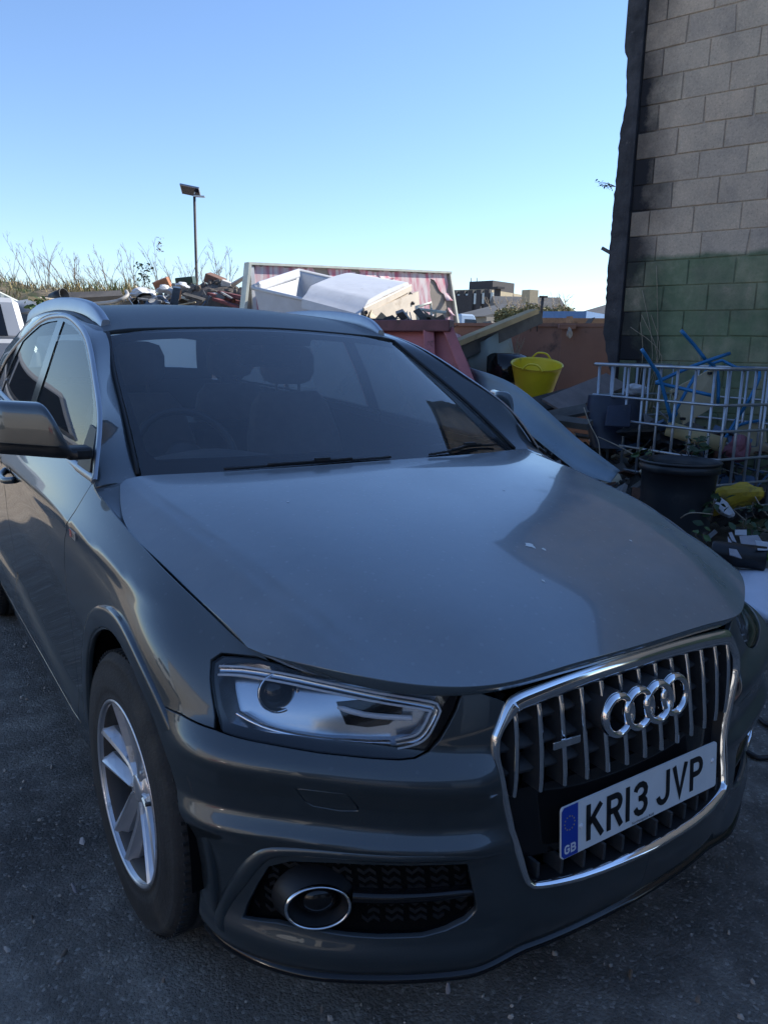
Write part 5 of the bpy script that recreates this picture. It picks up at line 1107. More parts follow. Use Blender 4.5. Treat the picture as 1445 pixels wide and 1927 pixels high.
mb = MB(); slab(mb, [at(434, 533, 11.3), at(458, 519, 11.3), at(461, 523, 11.4), at(437, 540, 11.4)], .02); tag(mb.build('broken_board', M_pale), 'pale broken board sticking up beside the pink billboard', 'board')
for k, (x, y, s, lb) in enumerate([(313, 545, .17, 'white crumpled bag on the left slope of the rubble'), (302, 562, .14, 'small white bag above the car roof'), (272, 552, .22, 'grey white crumpled sheet left of the rubble heap'), (408, 556, .12, 'pale flattened bag lower right on the rubble'), (343, 537, .13, 'pale rounded lump under the green crate')]):
    mb = MB(); crumple(mb, at(x, y, 11.3), s*.6, 300+k, (1.3, .8, .55)); tag(mb.build('crumpled_bag', M_wplas), lb, 'bag', 'bags on the rubble')
mb = MB(); rg = random.Random(4); 
for k, (a, b_) in enumerate([((395, 553), (480, 578)), ((415, 550), (485, 566)), ((425, 560), (470, 560)), ((440, 568), (490, 574)), ((405, 563), (480, 588))]):
    mb = MB(); beam(mb, at(*a, 11.2-.1*k), at(*b_, 10.6-.1*k), .10, .035); tag(mb.build('loose_board', M_red), ['long dark red board sloping down the rubble', 'upper dark red board close to the billboard', 'short dark red board in the middle of the board pile', 'dark red board nearest the white tank', 'lowest dark red board just over the car roof'][k], 'board', 'dark red boards on the rubble')
# left end: concrete slab, hose, bucket, yellow board
mb = MB(); slab(mb, [at(120, 560, 11.5), at(232, 556, 11.2), at(236, 566, 11.0), at(120, 572, 11.3)], .08); tag(mb.build('concrete_slab', M_stone), 'pebbly concrete slab lying left of the rubble heap', 'slab')
mb = MB(); mb.tube(smooth_poly([at(150, 573, 10.9), at(190, 571, 10.8), at(222, 566, 10.7), at(240, 556, 10.8), at(238, 548, 11)], 5), .025, 8); tag(mb.build('grey_pipe', mat('grey_pipe', (.35, .33, .30), .6, var=.2)), 'grey bent pipe on the edge of the concrete slab', 'pipe')
mb = MB(); c = at(110, 560, 11); Mz = Matrix.Translation(c)@Euler((1.3, .2, .6)).to_matrix().to_4x4(); mb.lathe([(.07, -.1), (.085, -.1), (.10, .12), (.09, .12), (.07, -.08), (.001, -.08)], 24, 0, 'z', Mz); tag(mb.build('black_bucket', M_black), 'small black bucket lying on its side behind the car roof', 'bucket')
mb = MB(); beam(mb, at(72, 563, 10.6), at(112, 567, 10.4), .3, .05); tag(mb.build('plywood_offcut', M_wood), 'yellow plywood offcut beside the lying black bucket', 'board')
mb = MB(); beam(mb, at(40, 580, 10.8), at(92, 572, 10.6), .25, .16); tag(mb.build('white_duct', M_wplas), 'white duct piece between the plywood offcut and the white van', 'duct')
mb = MB(); q = at(73, 590, 10); rr = random.Random(1); leaves(mb, [q+np.array([rr.gauss(0, .05), rr.gauss(0, .05), rr.uniform(-.1, .2)]) for _ in range(40)], .09, 4); mb.tube([q-UP*.9, q+UP*.1], .006, 5); tag(mb.build('young_weed', M_leaf), 'bright green young weed beside the white van', 'weed')

# ---- solar lamp post
M_galv = mat('galvanised_steel', (.36, .37, .39), .42, .8, var=.15, vscale=9)
M_panel = mat('solar_cell', (.012, .014, .03), .12)
lp = at(371, 540, 22); lp[2] = 0; lamp_post = thing('lamp_post', tuple(lp), 'slim grey lamp post with a tilted solar panel on top, beyond the rubble', 'lamp post')
ztop = at(364, 366, 22)[2]
mb = MB(); mb.tube([lp, lp+UP*ztop*.5, lp+UP*ztop], [.055, .042, .036], 12); mb.build('pole', M_iron, lamp_post)
mb = MB(); c = lp+UP*(ztop+.10)-_rh*.10; tl = Matrix((tuple(_rh), tuple(_fh), (0, 0, 1))).transposed()@Euler((R(-26), R(10), 0)).to_matrix(); mb.box(c, (.50, .36, .03), 0, tl); sp_ = mb.build('solar_panel', M_panel, lamp_post)
mb = MB(); n_ = np.array(tl)
for s_ in (-1, 1): mb.box(c+n_[:, 0]*.25*s_, (.014, .38, .045), 0, tl); mb.box(c+n_[:, 1]*.185*s_, (.52, .014, .045), 0, tl)
mb.build('panel_frame', M_galv, lamp_post)
mb = MB(); beam(mb, lp+UP*(ztop-.02), lp+UP*(ztop+.06)+_rh*.02, .03, .03); beam(mb, lp+UP*(ztop-.04)-_rh*.02, lp+UP*(ztop-.05)+_rh*.28, .10, .04); mb.build('lamp_head', M_galv, lamp_post)

# ---- billboard leaning behind the tank
def paper():
    m = bpy.data.materials.new('torn_poster'); m.use_nodes = True; N_, L_ = nodes(m); b_ = N_['Principled BSDF']; b_.inputs['Roughness'].default_value = .8
    t_ = N_.new('ShaderNodeTexCoord'); mp = N_.new('ShaderNodeMapping'); mp.inputs['Scale'].default_value = (9, 9, .7); L_.new(t_.outputs['Object'], mp.inputs[0])
    n_ = N_.new('ShaderNodeTexNoise'); n_.inputs['Scale'].default_value = 2.2; n_.inputs['Detail'].default_value = 7; L_.new(mp.outputs[0], n_.inputs[0])
    r_ = N_.new('ShaderNodeValToRGB'); e = r_.color_ramp.elements; e[0].position = .36; e[0].color = (.52, .16, .22, 1); e[1].position = .62; e[1].color = (.66, .58, .58, 1); e2 = e.new(.48); e2.color = (.58, .36, .39, 1); L_.new(n_.outputs[0], r_.inputs[0]); L_.new(r_.outputs[0], b_.inputs['Base Color']); return m
M_card2_ = mat('grey_rag', (.33, .31, .30), .9)
M_paper = paper(); M_ply = mat('weathered_ply', (.27, .235, .205), .9, var=.15, vscale=3, bump=.2)
TL_, TR_, BR_, BL_ = at(467, 496, 9.3), at(844, 513, 11.3), at(864, 640, 11.2), at(452, 640, 9.2)
bb = thing('billboard', tuple((BL_+BR_)/2), 'large leaning billboard with peeling pink poster paper, behind the white tank', 'billboard')
mb = MB(); slab(mb, [BL_, BR_, TR_, TL_], .07); mb.build('board', M_ply, bb)
ex = TR_-TL_; ey = BL_-TL_; nb_ = np.cross(ex, ey); nb_ /= np.linalg.norm(nb_); nb_ = -nb_ if nb_@_fh > 0 else nb_
def onb(u, v, o=.004): # v is 0 at the top
    a = TL_+(TR_-TL_)*u; c = BL_+(BR_-BL_)*u; return a+(c-a)*v+nb_*o
def patch(name, poly, o=.006):
    mb = MB(); P = [onb(u, v, o) for u, v in poly]; Q = [onb(u, v, .001) for u, v in poly]; n = len(P); mb.add(P+Q, [list(range(n))]+[[i, n+i, n+(i+1) % n, (i+1) % n] for i in range(n)], 0, False); return mb.build(name, M_paper, bb)
rj = random.Random(9)
def torn(pts): 
    out = []
    for (a, b_), (c, d) in zip(pts, pts[1:]+pts[:1]):
        n = max(1, int(math.hypot((c-a)*4, d-b_)/.05)); out += [(a+(c-a)*k/n+(rj.uniform(-.004, .004) if 0 < k else 0), b_+(d-b_)*k/n+(rj.uniform(-.02, .02) if 0 < k else 0)) for k in range(n)]
    return out
patch('poster_sheet', torn([(.03, .02), (.28, .02), (.30, .10), (.31, .20), (.33, .55), (.03, .9)]))
patch('poster_sheet', torn([(.35, .02), (.46, .02), (.485, .14), (.50, .30), (.49, .6), (.37, .6), (.37, .22)]))
patch('poster_sheet', torn([(.50, .02), (.985, .02), (.985, .18), (.96, .34), (.93, .28), (.905, .12), (.885, .10), (.872, .30), (.875, .9), (.60, .9), (.66, .42), (.695, .22), (.69, .12), (.60, .13), (.53, .10)]))
patch('poster_sheet', torn([(.93, .70), (.985, .62), (.985, .95), (.90, .95)]))
# curled flaps at the tears
for k, (u, v, w, hh) in enumerate([(.47, .05, .03, .10), (.52, .06, .03, .09), (.56, .07, .05, .06), (.63, .08, .05, .06), (.69, .12, .03, .12), (.965, .30, .03, .12), (.97, .52, .02, .12), (.87, .62, .025, .15), (.335, .18, .02, .10)]):
    mb = MB(); G_ = [[onb(u+w*(a-.5), v+hh*b_, .008+.07*b_*b_*(1+.5*math.sin(a*5+k))) for a in np.linspace(0, 1, 5)] for b_ in np.linspace(0, 1, 5)]; mb.grid(G_); mb.build('torn_flap', M_paper, bb)
M_trim = mat('pale_trim', (.52, .54, .47), .6, var=.15, dirt=(.2, .2, .15), dscale=9, damt=.2)
mb = MB(); beam(mb, onb(-.006, 0, 0), onb(1.006, 0, 0), .10, .028); mb.build('top_rail', M_trim, bb)
mb = MB(); beam(mb, onb(1, 0, 0), onb(1, 1, 0), .03, .08, up=nb_); mb.build('side_rail', M_trim, bb)
mb = MB(); beam(mb, onb(0, 0, 0), onb(.0, 1, 0), .035, .12, up=nb_); mb.build('side_rail', M_trim, bb)
mb = MB(); beam(mb, onb(.012, .04, .02), onb(.055, .9, .02), .05, .03, up=nb_); mb.build('batten', M_wplas, bb)

# ---- white tank tipped on the heap
tk = thing('white_tank', tuple(at(620, 600, 8.6)), 'big white open-topped plastic tank with its rounded lid slid to the right', 'tank')
def prismP(mb, top, bot, mi=0):
    n = len(top); mb.add(np.concatenate([top, bot]), [list(range(n))]+[[i, n+i, n+(i+1) % n, (i+1) % n] for i in range(n)]+[list(range(n, 2*n))[::-1]], mi, False)
A, B, C_, D = at(477, 541, 8.3), at(690, 590, 7.7), at(772, 560, 8.9), at(562, 510, 9.6)   # rim corners: near left, near right, far right, far left
down = np.array([.03, -.02, -1.]); dp = .62
ins_ = [A+(C_-A)*.03, B+(D-B)*.03, C_+(A-C_)*.03, D+(B-D)*.03]
mb = MB(); V_ = [A, B, C_, D]+ins_+[p+down*dp for p in (A*.93+C_*.07, B*.93+D*.07, C_*.93+A*.07, D*.93+B*.07)]+[p+down*(dp-.04) for p in (A*.88+C_*.12, B*.88+D*.12, C_*.88+A*.12, D*.88+B*.12)]
F_ = []
for i in range(4):
    j = (i+1) % 4; F_ += [[i, j, 4+j, 4+i], [j, i, 8+i, 8+j], [4+i, 4+j, 12+j, 12+i]]
F_ += [[12, 13, 14, 15], [11, 10, 9, 8]]
mb.add(V_, F_, 0, False); mb.build('tank_body', M_wplas, tk, bevel=.012)
mb = MB(); mb.tube([A, D, C_], .03, 10); mb.tube([A-UP*.005, B-UP*.005], .018, 8); mb.build('tank_rim', M_wplas, tk)
mb = MB(); beam(mb, at(486, 540, 8.35), at(562, 514, 9.4), .05, .10); mb.build('end_flange', M_wplas, tk, bevel=.02)
# lid: curved sheet over the right two thirds, with its end cheek
L0, L1, L2, L3 = at(574, 552, 8.0), at(682, 580, 7.6), at(771, 537, 8.7), at(662, 519, 9.3)
mb = MB(); G_ = []
for a in np.linspace(-.06, 1.04, 14):
    roll = .085*math.sin(min(1, max(0, a/.10))*PI/2)*1-.085*(max(0, a-.92)/.12)**2; G_.append([(L0+(L1-L0)*b_)*(1-a)+(L3+(L2-L3)*b_)*a+UP*(roll-.04+.02*math.sin(PI*min(max(a, 0), 1))) for b_ in np.linspace(0, 1, 8)])
mb.grid(G_, flip=True); G_ = np.array(G_); mb.grid([G_[:, -1], G_[:, -1]-UP*.06]); mb.grid([G_[0], G_[0]-UP*.09]); mb.build('tank_lid', M_wplas, tk)
M_tan = mat('sunlit_tan_plastic', (.50, .43, .35), .5, var=.10, dirt=(.30, .22, .15), dscale=5, damt=.3)  # sun's warm tone put into the tank end's colour, with dirt patches
mb = MB(); e1 = [*G_[:, -1]-UP*.05]; e2 = [at(684, 612, 7.62), at(700, 640, 7.7), at(790, 640, 8.8), at(783, 592, 8.8)]; mb.add(e1+[e2[3], e2[2], e2[1], e2[0]], [list(range(len(e1)+4))], 0, False); slab(mb, [at(684, 588, 7.64), at(783, 548, 8.72), at(790, 640, 8.8), at(690, 640, 7.7)], .03); mb.build('end_panel', M_tan, tk)
mb = MB(); beam(mb, at(684, 586, 7.58), at(774, 541, 8.66), .02, .075); mb.build('end_band', M_tan, tk, bevel=.01)
for px in ((689, 588), (772, 553), (777, 570)): mb = MB(); rocky(mb, at(*px, 7.55 if px[0] < 700 else 8.55), .022, px[0], 0, 1); mb.build('rusty_latch', M_iron, tk)

# ---- pink skip
M_pink = mat('faded_pink_paint', (.47, .15, .15), .6, var=.15, vscale=3, dirt=(.075, .04, .03), dscale=5, damt=.42, bump=.15)
M_maroon = mat('maroon_steel', (.16, .055, .06), .6, var=.25, dirt=(.06, .035, .03), dscale=7, damt=.35)
sk = thing('pink_skip', tuple(at(800, 760, 7.2)), 'rusty pink steel skip with a maroon rim, right behind the car', 'skip')
a0, a1, a2, a3 = at(560, 622, 7.3), at(846, 622, 6.6), at(902, 760, 6.3), at(560, 790, 7.0)
mb = MB(); slab(mb, [a3, a2, a1, a0], .04); mb.build('skip_side', M_pink, sk)
mb = MB(); beam(mb, at(556, 613, 7.26), at(850, 613, 6.54), .11, .095); mb.build('skip_rim', M_maroon, sk, bevel=.008)
for x in (806, 700): mb = MB(); beam(mb, at(x, 622, 6.64+(806-x)*.0025), at(x+6, 770, 6.38+(806-x)*.0025), .09, .085, up=-_fh); mb.build('skip_rib', M_pink, sk, bevel=.006)
mb = MB(); beam(mb, at(843, 620, 6.56), at(900, 762, 6.24), .085, .05, up=-_fh); mb.build('skip_edge', M_pink, sk, bevel=.006)
back = _fh*1.7+_rh*.25
mb = MB(); slab(mb, [a1, a2, a2+back*.8, a1+back], .04); mb.build('skip_end', M_pink, sk)
mb = MB(); slab(mb, [a0+back, a1+back, a2+back, a3+back], .04); mb.build('skip_far_side', M_maroon, sk)
mb = MB(); slab(mb, [p-UP*.35+_fh*.05 for p in (a0, a1, a1+back, a0+back)], .05); mb.build('skip_load', M_rub, sk)
# window frames lying in the skip
for k, (a, b_, c, d, h) in enumerate([((783, 578), (810, 570), (812, 604), (786, 608), 8.1), ((786, 582), (838, 588), (818, 608), (788, 606), 7.8)]):
    mb = MB(); q = [at(*a, h), at(*b_, h+.2), at(*c, h+.1), at(*d, h)]; mb.tube(q, .018, 6, closed=True); mb.build
    tag(mb.build('metal_frame', M_trim), ['upright pale metal frame stuck in the skip beside the tank', 'flat pale metal frame sticking out over the skip rim'][k], 'frame', 'metal frames in the skip')

# ---- brown steel hoarding and the beam behind it
M_brst = mat('brown_steel_sheet', (.24, .125, .09), .65, var=.18, vscale=2, dirt=(.07, .045, .04), dscale=3, damt=.35)
hd = thing('steel_hoarding', tuple(at(1050, 760, 8.3)), 'brown steel sheet hoarding between the yellow tub and the block wall', 'hoarding')
x0, x1 = at(850, 609, 8.9), at(1155, 610, 8.0)
b0, b1 = x0.copy(), x1.copy(); b0[2] = b1[2] = 0
jn = x0+(x1-x0)*.70; jb = jn.copy(); jb[2] = 0
mb = MB(); slab(mb, [b0, jb, jn, x0], .03); mb.build('steel_panel', M_brst, hd)
mb = MB(); slab(mb, [jb-_fh*.012, b1-_fh*.012, x1-_fh*.012, jn-_fh*.012], .03); mb.build('steel_panel', M_brst, hd)
mb = MB(); beam(mb, x0-UP*.01, x1-UP*.01, .05, .035); mb.build('top_flange', M_brst, hd)
mb = MB(); c = at(1067, 615, 8.15); beam(mb, c-_rh*.09, c+_rh*.08, .09, .05); mb.build('lifting_lug', M_brst, hd, bevel=.006)
for x in (998, 1010): mb = MB(); mb.tube([at(x, 613, 8.30), at(x, 624, 8.30)], .006, 6); mb.build('hook', M_iron, hd)
mb = MB(); crumple(mb, at(1071, 627, 8.02), .032, 5, (1, .5, 1.5)); tag(mb.build('stuck_rag', M_card2_), 'small white rag caught under the lifting lug of the brown hoarding', 'rag')
mb = MB(); slab(mb, [at(1008, 612, 10.9), at(1150, 612, 10.6), at(1150, 599, 10.6), at(1010, 598, 10.9)], .1); mb.box(at(1071, 604, 10.6), (.06, .06, .12)); tag(mb.build('far_skip_side', mat('tan_steel', (.27, .17, .105), .7, var=.2, dirt=(.12, .07, .05)), None), 'sunlit tan steel side of a far skip above the brown hoarding', 'skip')
mb = MB(); mb.tube([at(1017, 600, 9.6), at(1021, 560, 9.6)], .018, 8); mb.box(at(1022, 558.5, 9.6), (.10, .04, .02), 0, Euler((0, 0, -YAW)).to_matrix()); tag(mb.build('steel_stake', M_iron), 'thin rusty steel stake with a bent top behind the timber beam', 'stake')

# ---- timber beam, bent sheet, black drum, yellow tub
tb = thing('timber_beam', tuple(at(870, 655, 6.6)), 'long grey timber beam with its sunlit top as a yellow board, resting on the bent sheet', 'beam')
e0, e1 = at(850, 672, 7.2), at(1016, 597, 8.15)
mb = MB(); beam(mb, e0, e1, .05, .125, up=(.15, .1, 1)); mb.build('grey_board', M_woodg, tb, bevel=.004)
mb = MB(); beam(mb, at(852, 648, 7.14), at(1004, 586, 8.08), .12, .05, up=(.25, .1, 1)); mb.build('sunlit_top_board', M_wood, tb, bevel=.003)  # raw-timber board standing in for the beam's sunlit top face
M_gsheet = mat('grey_green_sheet', (.22, .25, .22), .55, var=.12, vscale=3, dirt=(.12, .12, .10), dscale=4, damt=.3)
mb = MB(); rows = []
for a, (tx, ty, bx, by, h) in zip(np.linspace(0, 1, 7), [(850, 655, 862, 745, 7.2), (872, 650, 875, 735, 7.4), (893, 648, 893, 720, 7.5), (912, 640, 914, 715, 7.42), (918, 636, 920, 715, 7.45), (940, 622, 945, 715, 7.7), (956, 618, 975, 715, 7.85)]): rows.append([at(tx+(bx-tx)*t, ty+(by-ty)*t, h) for t in (0, .5, 1)])
mb.grid(rows); o = mb.build('bent_sheet', M_gsheet); s_ = o.modifiers.new('solid', 'SOLIDIFY'); s_.thickness = .012; tag(o, 'grey green folded plastic sheet under the timber beam', 'sheet')
mb = MB(); c = at(958, 698, 7.45); ax = (_rh*.8+_fh*.55); Mz = frame(c, tuple(np.cross(ax, UP)), (0, 0, 1)); mb.lathe([(.001, -.21), (.12, -.205), (.155, -.17), (.165, -.1), (.165, .2), (.001, .21)], 32, 0, 'z', Mz); tag(mb.build('black_drum', M_gloss), 'shiny black drum lying on its side next to the yellow tub', 'drum')
M_yel = mat('yellow_rubber', (.74, .56, .02), .42, var=.06, dirt=(.22, .20, .07), dscale=5, damt=.30)
tub = thing('flexible_tub', tuple(at(1003, 742, 7.05)), 'bright yellow flexible tub with two loop handles, dirty at the bottom', 'tub')
cb = at(1004, 741, 7.05); hT = at(1008, 684, 7.05)[2]-cb[2]; R0, R1 = .160, .226
mb = MB(); prof = [(.001, 0), (R0*.93, 0), (R0, .012)]+[(R0+(R1-R0)*t, .012+(hT-.012)*t) for t in np.linspace(.1, 1, 8)]+[(R1+.008, hT+.004), (R1+.004, hT+.010), (R1-.006, hT+.004)]+[(R0-.007+(R1-R0)*t, .016+(hT-.016)*t) for t in np.linspace(.97, 0, 8)]+[(.001, .014)]
Mt = Matrix.Translation(cb)@Matrix.Rotation(.24, 4, Vector(_rh)); mb.lathe(prof, 56, 0, 'z', Mt); mb.build('tub_body', M_yel, tub)
hd_ = _rh*.34+_fh*.94
for s_ in (-1, 1):
    tg = np.cross(hd_, UP); c = hd_*s_*R1+UP*hT; P = np.array([Mt@Vector(q) for q in smooth_poly([c+tg*.085, c+tg*.068+UP*.022, c+tg*.035+UP*.050, c-tg*.035+UP*.050, c-tg*.068+UP*.022, c-tg*.085], 5)]); mb = MB(); mb.tube(P, .0085, 8); mb.build('tub_handle', M_yel, tub)
mb = MB(); branchy(mb, at(972, 672, 7.6), .22, 10, .4, 5, .003, twigs=6); tag(mb.build('dry_weed', M_twigp), 'pale dry weed standing behind the yellow tub', 'weed')

# ---- bent blue-grey sheet sweeping down to the right
M_blsh = mat('blue_grey_sheet', (.22, .28, .32), .42, var=.07, vscale=4, dirt=(.13, .17, .20), dscale=5, damt=.25)
tp_ = smooth_poly([(884, 692), (926, 705), (962, 721), (993, 742), (1033, 776), (1081, 820), (1115, 847), (1166, 885)], 4); bt_ = smooth_poly([(900, 742), (918, 758), (940, 774), (971, 797), (1015, 833), (1059, 868), (1095, 893), (1148, 909)], 4)
mb = MB(); n = len(tp_); rows = []
for i in range(n):
    t = i/(n-1); h = 6.55-1.75*t**.9; rows.append([at(*(tp_[i]*(1-s_)+bt_[i]*s_), h-.10*s_+.06*math.sin(PI*s_)) for s_ in np.linspace(0, 1, 6)])
mb.grid(rows); o = mb.build('curved_sheet', M_blsh); s_ = o.modifiers.new('solid', 'SOLIDIFY'); s_.thickness = .006; tag(o, 'long blue grey plastic sheet curving down beside the bonnet', 'sheet')

# ---- debris boards and dark spoil under it
M_dark = mat('charred_waste', (.06, .056, .052), .9, var=.6, vscale=5, bump=.8, bscale=30, dirt=(.12, .115, .11), dscale=8, damt=.3)
mb = MB(); G3 = []
e0, e1, e2, e3 = at(930, 800, 6.3), at(1180, 760, 6.6), at(1440, 1060, 3.7), at(1180, 1010, 4.0)
for a in np.linspace(0, 1, 44):
    row = []
    for b_ in np.linspace(0, 1, 44):
        p = (e0*(1-a)+e1*a)*(1-b_)+(e3*(1-a)+e2*a)*b_; zt = .55*(1-b_)**1.3+.10*min(1, 6*(1-b_)); p = np.array([p[0], p[1], zt*min(1, 8*a+.3)+.10*noise.noise(Vector((p[0]*3, p[1]*3, 2)))+.05*noise.noise(Vector((p[0]*9, p[1]*9, 2)))-.04]); row.append(p)
    G3.append(row)
mb.grid(G3, smooth=False); rg = random.Random(14); G3 = np.array(G3)
for k in range(420):
    i, j = rg.randrange(43), rg.randrange(43); rocky(mb, G3[i, j]+UP*.01, rg.uniform(.015, .06), 900+k, rg.choice([0, 0, 1]), 1, (1, .6, .35))
tag(mb.build('spoil_heap', [M_dark, M_stone]), 'low heap of dark charred waste between the car and the wall', 'waste', kind='stuff')
for k, (a, b_, w, th, m, lb) in enumerate([((1010, 762, 6.5), (1110, 735, 6.8), .20, .02, M_dark, 'black splintered board in front of the yellow tub'), ((1040, 765, 6.3), (1160, 715, 6.9), .24, .02, mat('grey_brown_board', (.19, .155, .14), .8, var=.2), 'grey brown flat board propped against the cage'), ((1025, 785, 6.2), (1105, 770, 6.2), .12, .03, M_woodg, 'grey stick lying under the propped board'), ((930, 770, 6.2), (990, 800, 6.0), .15, .03, M_stone, 'pale plaster fragment behind the door mirror'), ((1040, 790, 6.1), (1110, 800, 5.9), .10, .05, M_woodg, 'printed packaging strip below the grey stick')]):
    mb = MB(); beam(mb, at(*a), at(*b_), w, th, up=(-.2, -.5, 1)); tag(mb.build('waste_board', m), lb, 'board', 'boards in the waste heap')

# ---- the steel cage
cg_A, cg_B = at(1108, 760, 6.35), at(1350, 800, 5.25)
A2, B2 = cg_A.copy(), cg_B.copy(); A2[2] = B2[2] = 0; dAB = (B2-A2); LAB = np.linalg.norm(dAB); ux = dAB/LAB; uy = np.array([-ux[1], ux[0], 0]); uy = uy if uy@_rh > 0 else -uy; LD = 1.0
M_cage = mat('cage_tube', (.42, .44, .47), .38, .75, var=.15, vscale=12, dirt=(.16, .11, .08), dscale=14, damt=.2)
cage = thing('wire_cage', tuple((A2+B2)/2+uy*.5), 'galvanised steel cage of a bulk container filled with scrap, against the block wall', 'cage')
zt_ = at(1345, 694, 5.25)[2]
zs = [zt_, zt_-.245, zt_-.425, zt_-.62, zt_-.80, zt_-.98]
def ringpath(z, r=.07):
    c = [A2, B2, B2+uy*LD, A2+uy*LD]; out = []
    for i in range(4):
        p0, p, p1 = c[i-1], c[i], c[(i+1) % 4]; d0 = (p0-p)/np.linalg.norm(p0-p); d1 = (p1-p)/np.linalg.norm(p1-p)
        for t in np.linspace(0, 1, 6): out.append(((1-t)**2*(p+d0*r)+2*t*(1-t)*p+t*t*(p+d1*r))+UP*z)
    return out
for k, z in enumerate(zs):
    mb = MB(); mb.tube(ringpath(z), .0125 if k == 0 else .010, 8, closed=True); mb.build('cage_hoop', M_cage, cage)
c4 = [A2, B2, B2+uy*LD, A2+uy*LD]
for i in range(4):
    p, q = c4[i], c4[(i+1) % 4]; L_ = np.linalg.norm(q-p); n = 8 if i % 2 == 0 else 7; inn = np.cross(q-p, UP)/L_; inn = inn if inn@((A2+B2)/2+uy*.5-p) > 0 else -inn
    for k in range(n):
        t = (k+.5)/n; b_ = p+(q-p)*t+inn*.014; mb = MB(); mb.tube([b_+UP*(zs[-1]-.02), b_+UP*(zt_-.005)], .0105, 8); mb.build('cage_bar', M_cage, cage)
M_chblue = mat('blue_chair_tube', (.02, .17, .38), .35, .2, var=.1); M_seatp = mat('chair_plywood', (.50, .42, .27), .6, var=.12, dirt=(.22, .18, .11), dscale=7, damt=.25)
def tubes(mb, lst, r, h):
    for a in lst: mb.tube(smooth_poly([at(x, y, h+dh) for x, y, dh in a], 3), r, 10)
ch = thing('upturned_chair', tuple(at(1300, 790, 5.85)), 'upturned blue-legged school chair with a plywood seat, on top of the cage load', 'chair')
mb = MB(); tubes(mb, [[(1281, 622, .1), (1306, 650, .12), (1326, 676, .12)], [(1207, 657, -.15), (1226, 687, -.12), (1241, 712, -.1), (1262, 790, -.1)], [(1234, 720, -.1), (1300, 690, 0), (1372, 665, .1)], [(1326, 676, .12), (1349, 700, .15), (1350, 760, .15)], [(1234, 720, -.1), (1264, 727, -.1), (1338, 744, -.25)]], .0135, 5.75); mb.build('chair_frame', M_chblue, ch)
mb = MB(); slab(mb, [at(1258, 735, 5.75), at(1343, 690, 5.95), at(1347, 762, 5.95), at(1283, 800, 5.75)], .014); mb.build('chair_seat', M_seatp, ch, bevel=.005)
for px in ((1334, 702), (1270, 741), (1284, 788)): mb = MB(); mb.box(at(*px, 5.72 if px[0] < 1300 else 5.90), (.03, .03, .02)); mb.build('seat_bracket', M_black, ch)
ch2 = thing('tangled_chair', tuple(at(1400, 820, 5.9)), 'second blue-legged chair, lying tangled deeper in the cage on the right', 'chair')
mb = MB(); tubes(mb, [[(1307, 707, -.05), (1283, 750, -.1), (1259, 797, -.1), (1340, 684, .2), (1385, 692, .15), (1428, 698, .1), (1414, 742, -.1), (1388, 785, 0), (1360, 830, 0)], [(1360, 830, 0), (1390, 800, .2), (1440, 790, .3)]], .0125, 5.8); mb.build('chair_frame', M_chblue, ch2)
mb = MB(); slab(mb, [at(1385, 800, 6.1), at(1438, 790, 6.2), at(1440, 850, 6.2), at(1388, 850, 6.1)], .012); mb.build('chair_seat', M_seatp, ch2)
# other load
M_navy = mat('navy_plastic', (.018, .024, .045), .45, var=.2, dirt=(.05, .05, .055), dscale=6, damt=.3)
mb = MB(); rows = []
for t in np.linspace(0, 1, 9):
    w = .20+.03*math.sin(t*PI); c = at(1160-6*t, 842-98*t, 6.1+.12*t); rows.append([c+(_rh*math.cos(a)*abs(math.cos(a))**-.4*w if abs(math.cos(a)) > .01 else c*0)+_fh*math.sin(a)*.09 for a in np.linspace(0, 2*PI, 25)])
mb.grid(rows, flip=True); mb.add(rows[-1][:-1], [list(range(24))], 0, False); o = mb.build('plastic_seat', M_navy); tag(o, 'dark navy moulded plastic seat standing in the left of the cage', 'seat')
mb = MB(); slab(mb, [at(1142, 765, 5.98), at(1188, 762, 6.0), at(1184, 806, 5.9), at(1136, 804, 5.88)], .02); mb.build('seat_pad', M_navy, o, bevel=.01)
M_card = mat('cardboard_tube', (.42, .33, .17), .8, var=.15)
mb = MB(); c0_, c1_ = at(1255, 806, 5.7), at(1362, 838, 5.5); ax = c1_-c0_; Lx = np.linalg.norm(ax); Mz = frame(c0_, tuple(np.cross(ax, UP)), tuple(np.cross(ax, np.cross(ax, UP)))); mb.lathe([(.048, 0), (.055, 0), (.055, Lx), (.048, Lx), (.048, 0)], 24, 0, 'z', Mz); 
tag(mb.build('cardboard_tube', M_card), 'fat yellowish cardboard tube lying across the cage load', 'tube')
mb = MB(); rocky(mb, at(1385, 845, 5.6), .10, 61, 0, 3, (1, .8, .9)); tag(mb.build('pink_bag', mat('pink_bag', (.30, .12, .15), .6, var=.2)), 'dull pink bag squeezed into the right part of the cage', 'bag')
mb = MB(); rocky(mb, at(1383, 936, 5.0), .12, 62, 0, 3, (1.5, .8, .5)); tag(mb.build('yellow_lid', mat('yellow_lid', (.42, .29, .02), .5, var=.2, dirt=(.1, .08, .03))), 'dirty yellow plastic lid at the bottom of the cage', 'lid')
mb = MB(); rocky(mb, at(1360, 955, 4.9), .07, 63, 0, 2, (1.4, .8, .6)); tag(mb.build('white_tray', M_wplas), 'grey white tray under the dirty yellow lid', 'tray')
mb = MB(); rocky(mb, at(1195, 733, 6.2), .07, 64, 0, 3, (1.3, .8, .6)); tag(mb.build('paper_ball', M_wplas), 'white crumpled paper on top of the navy plastic seat', 'paper')
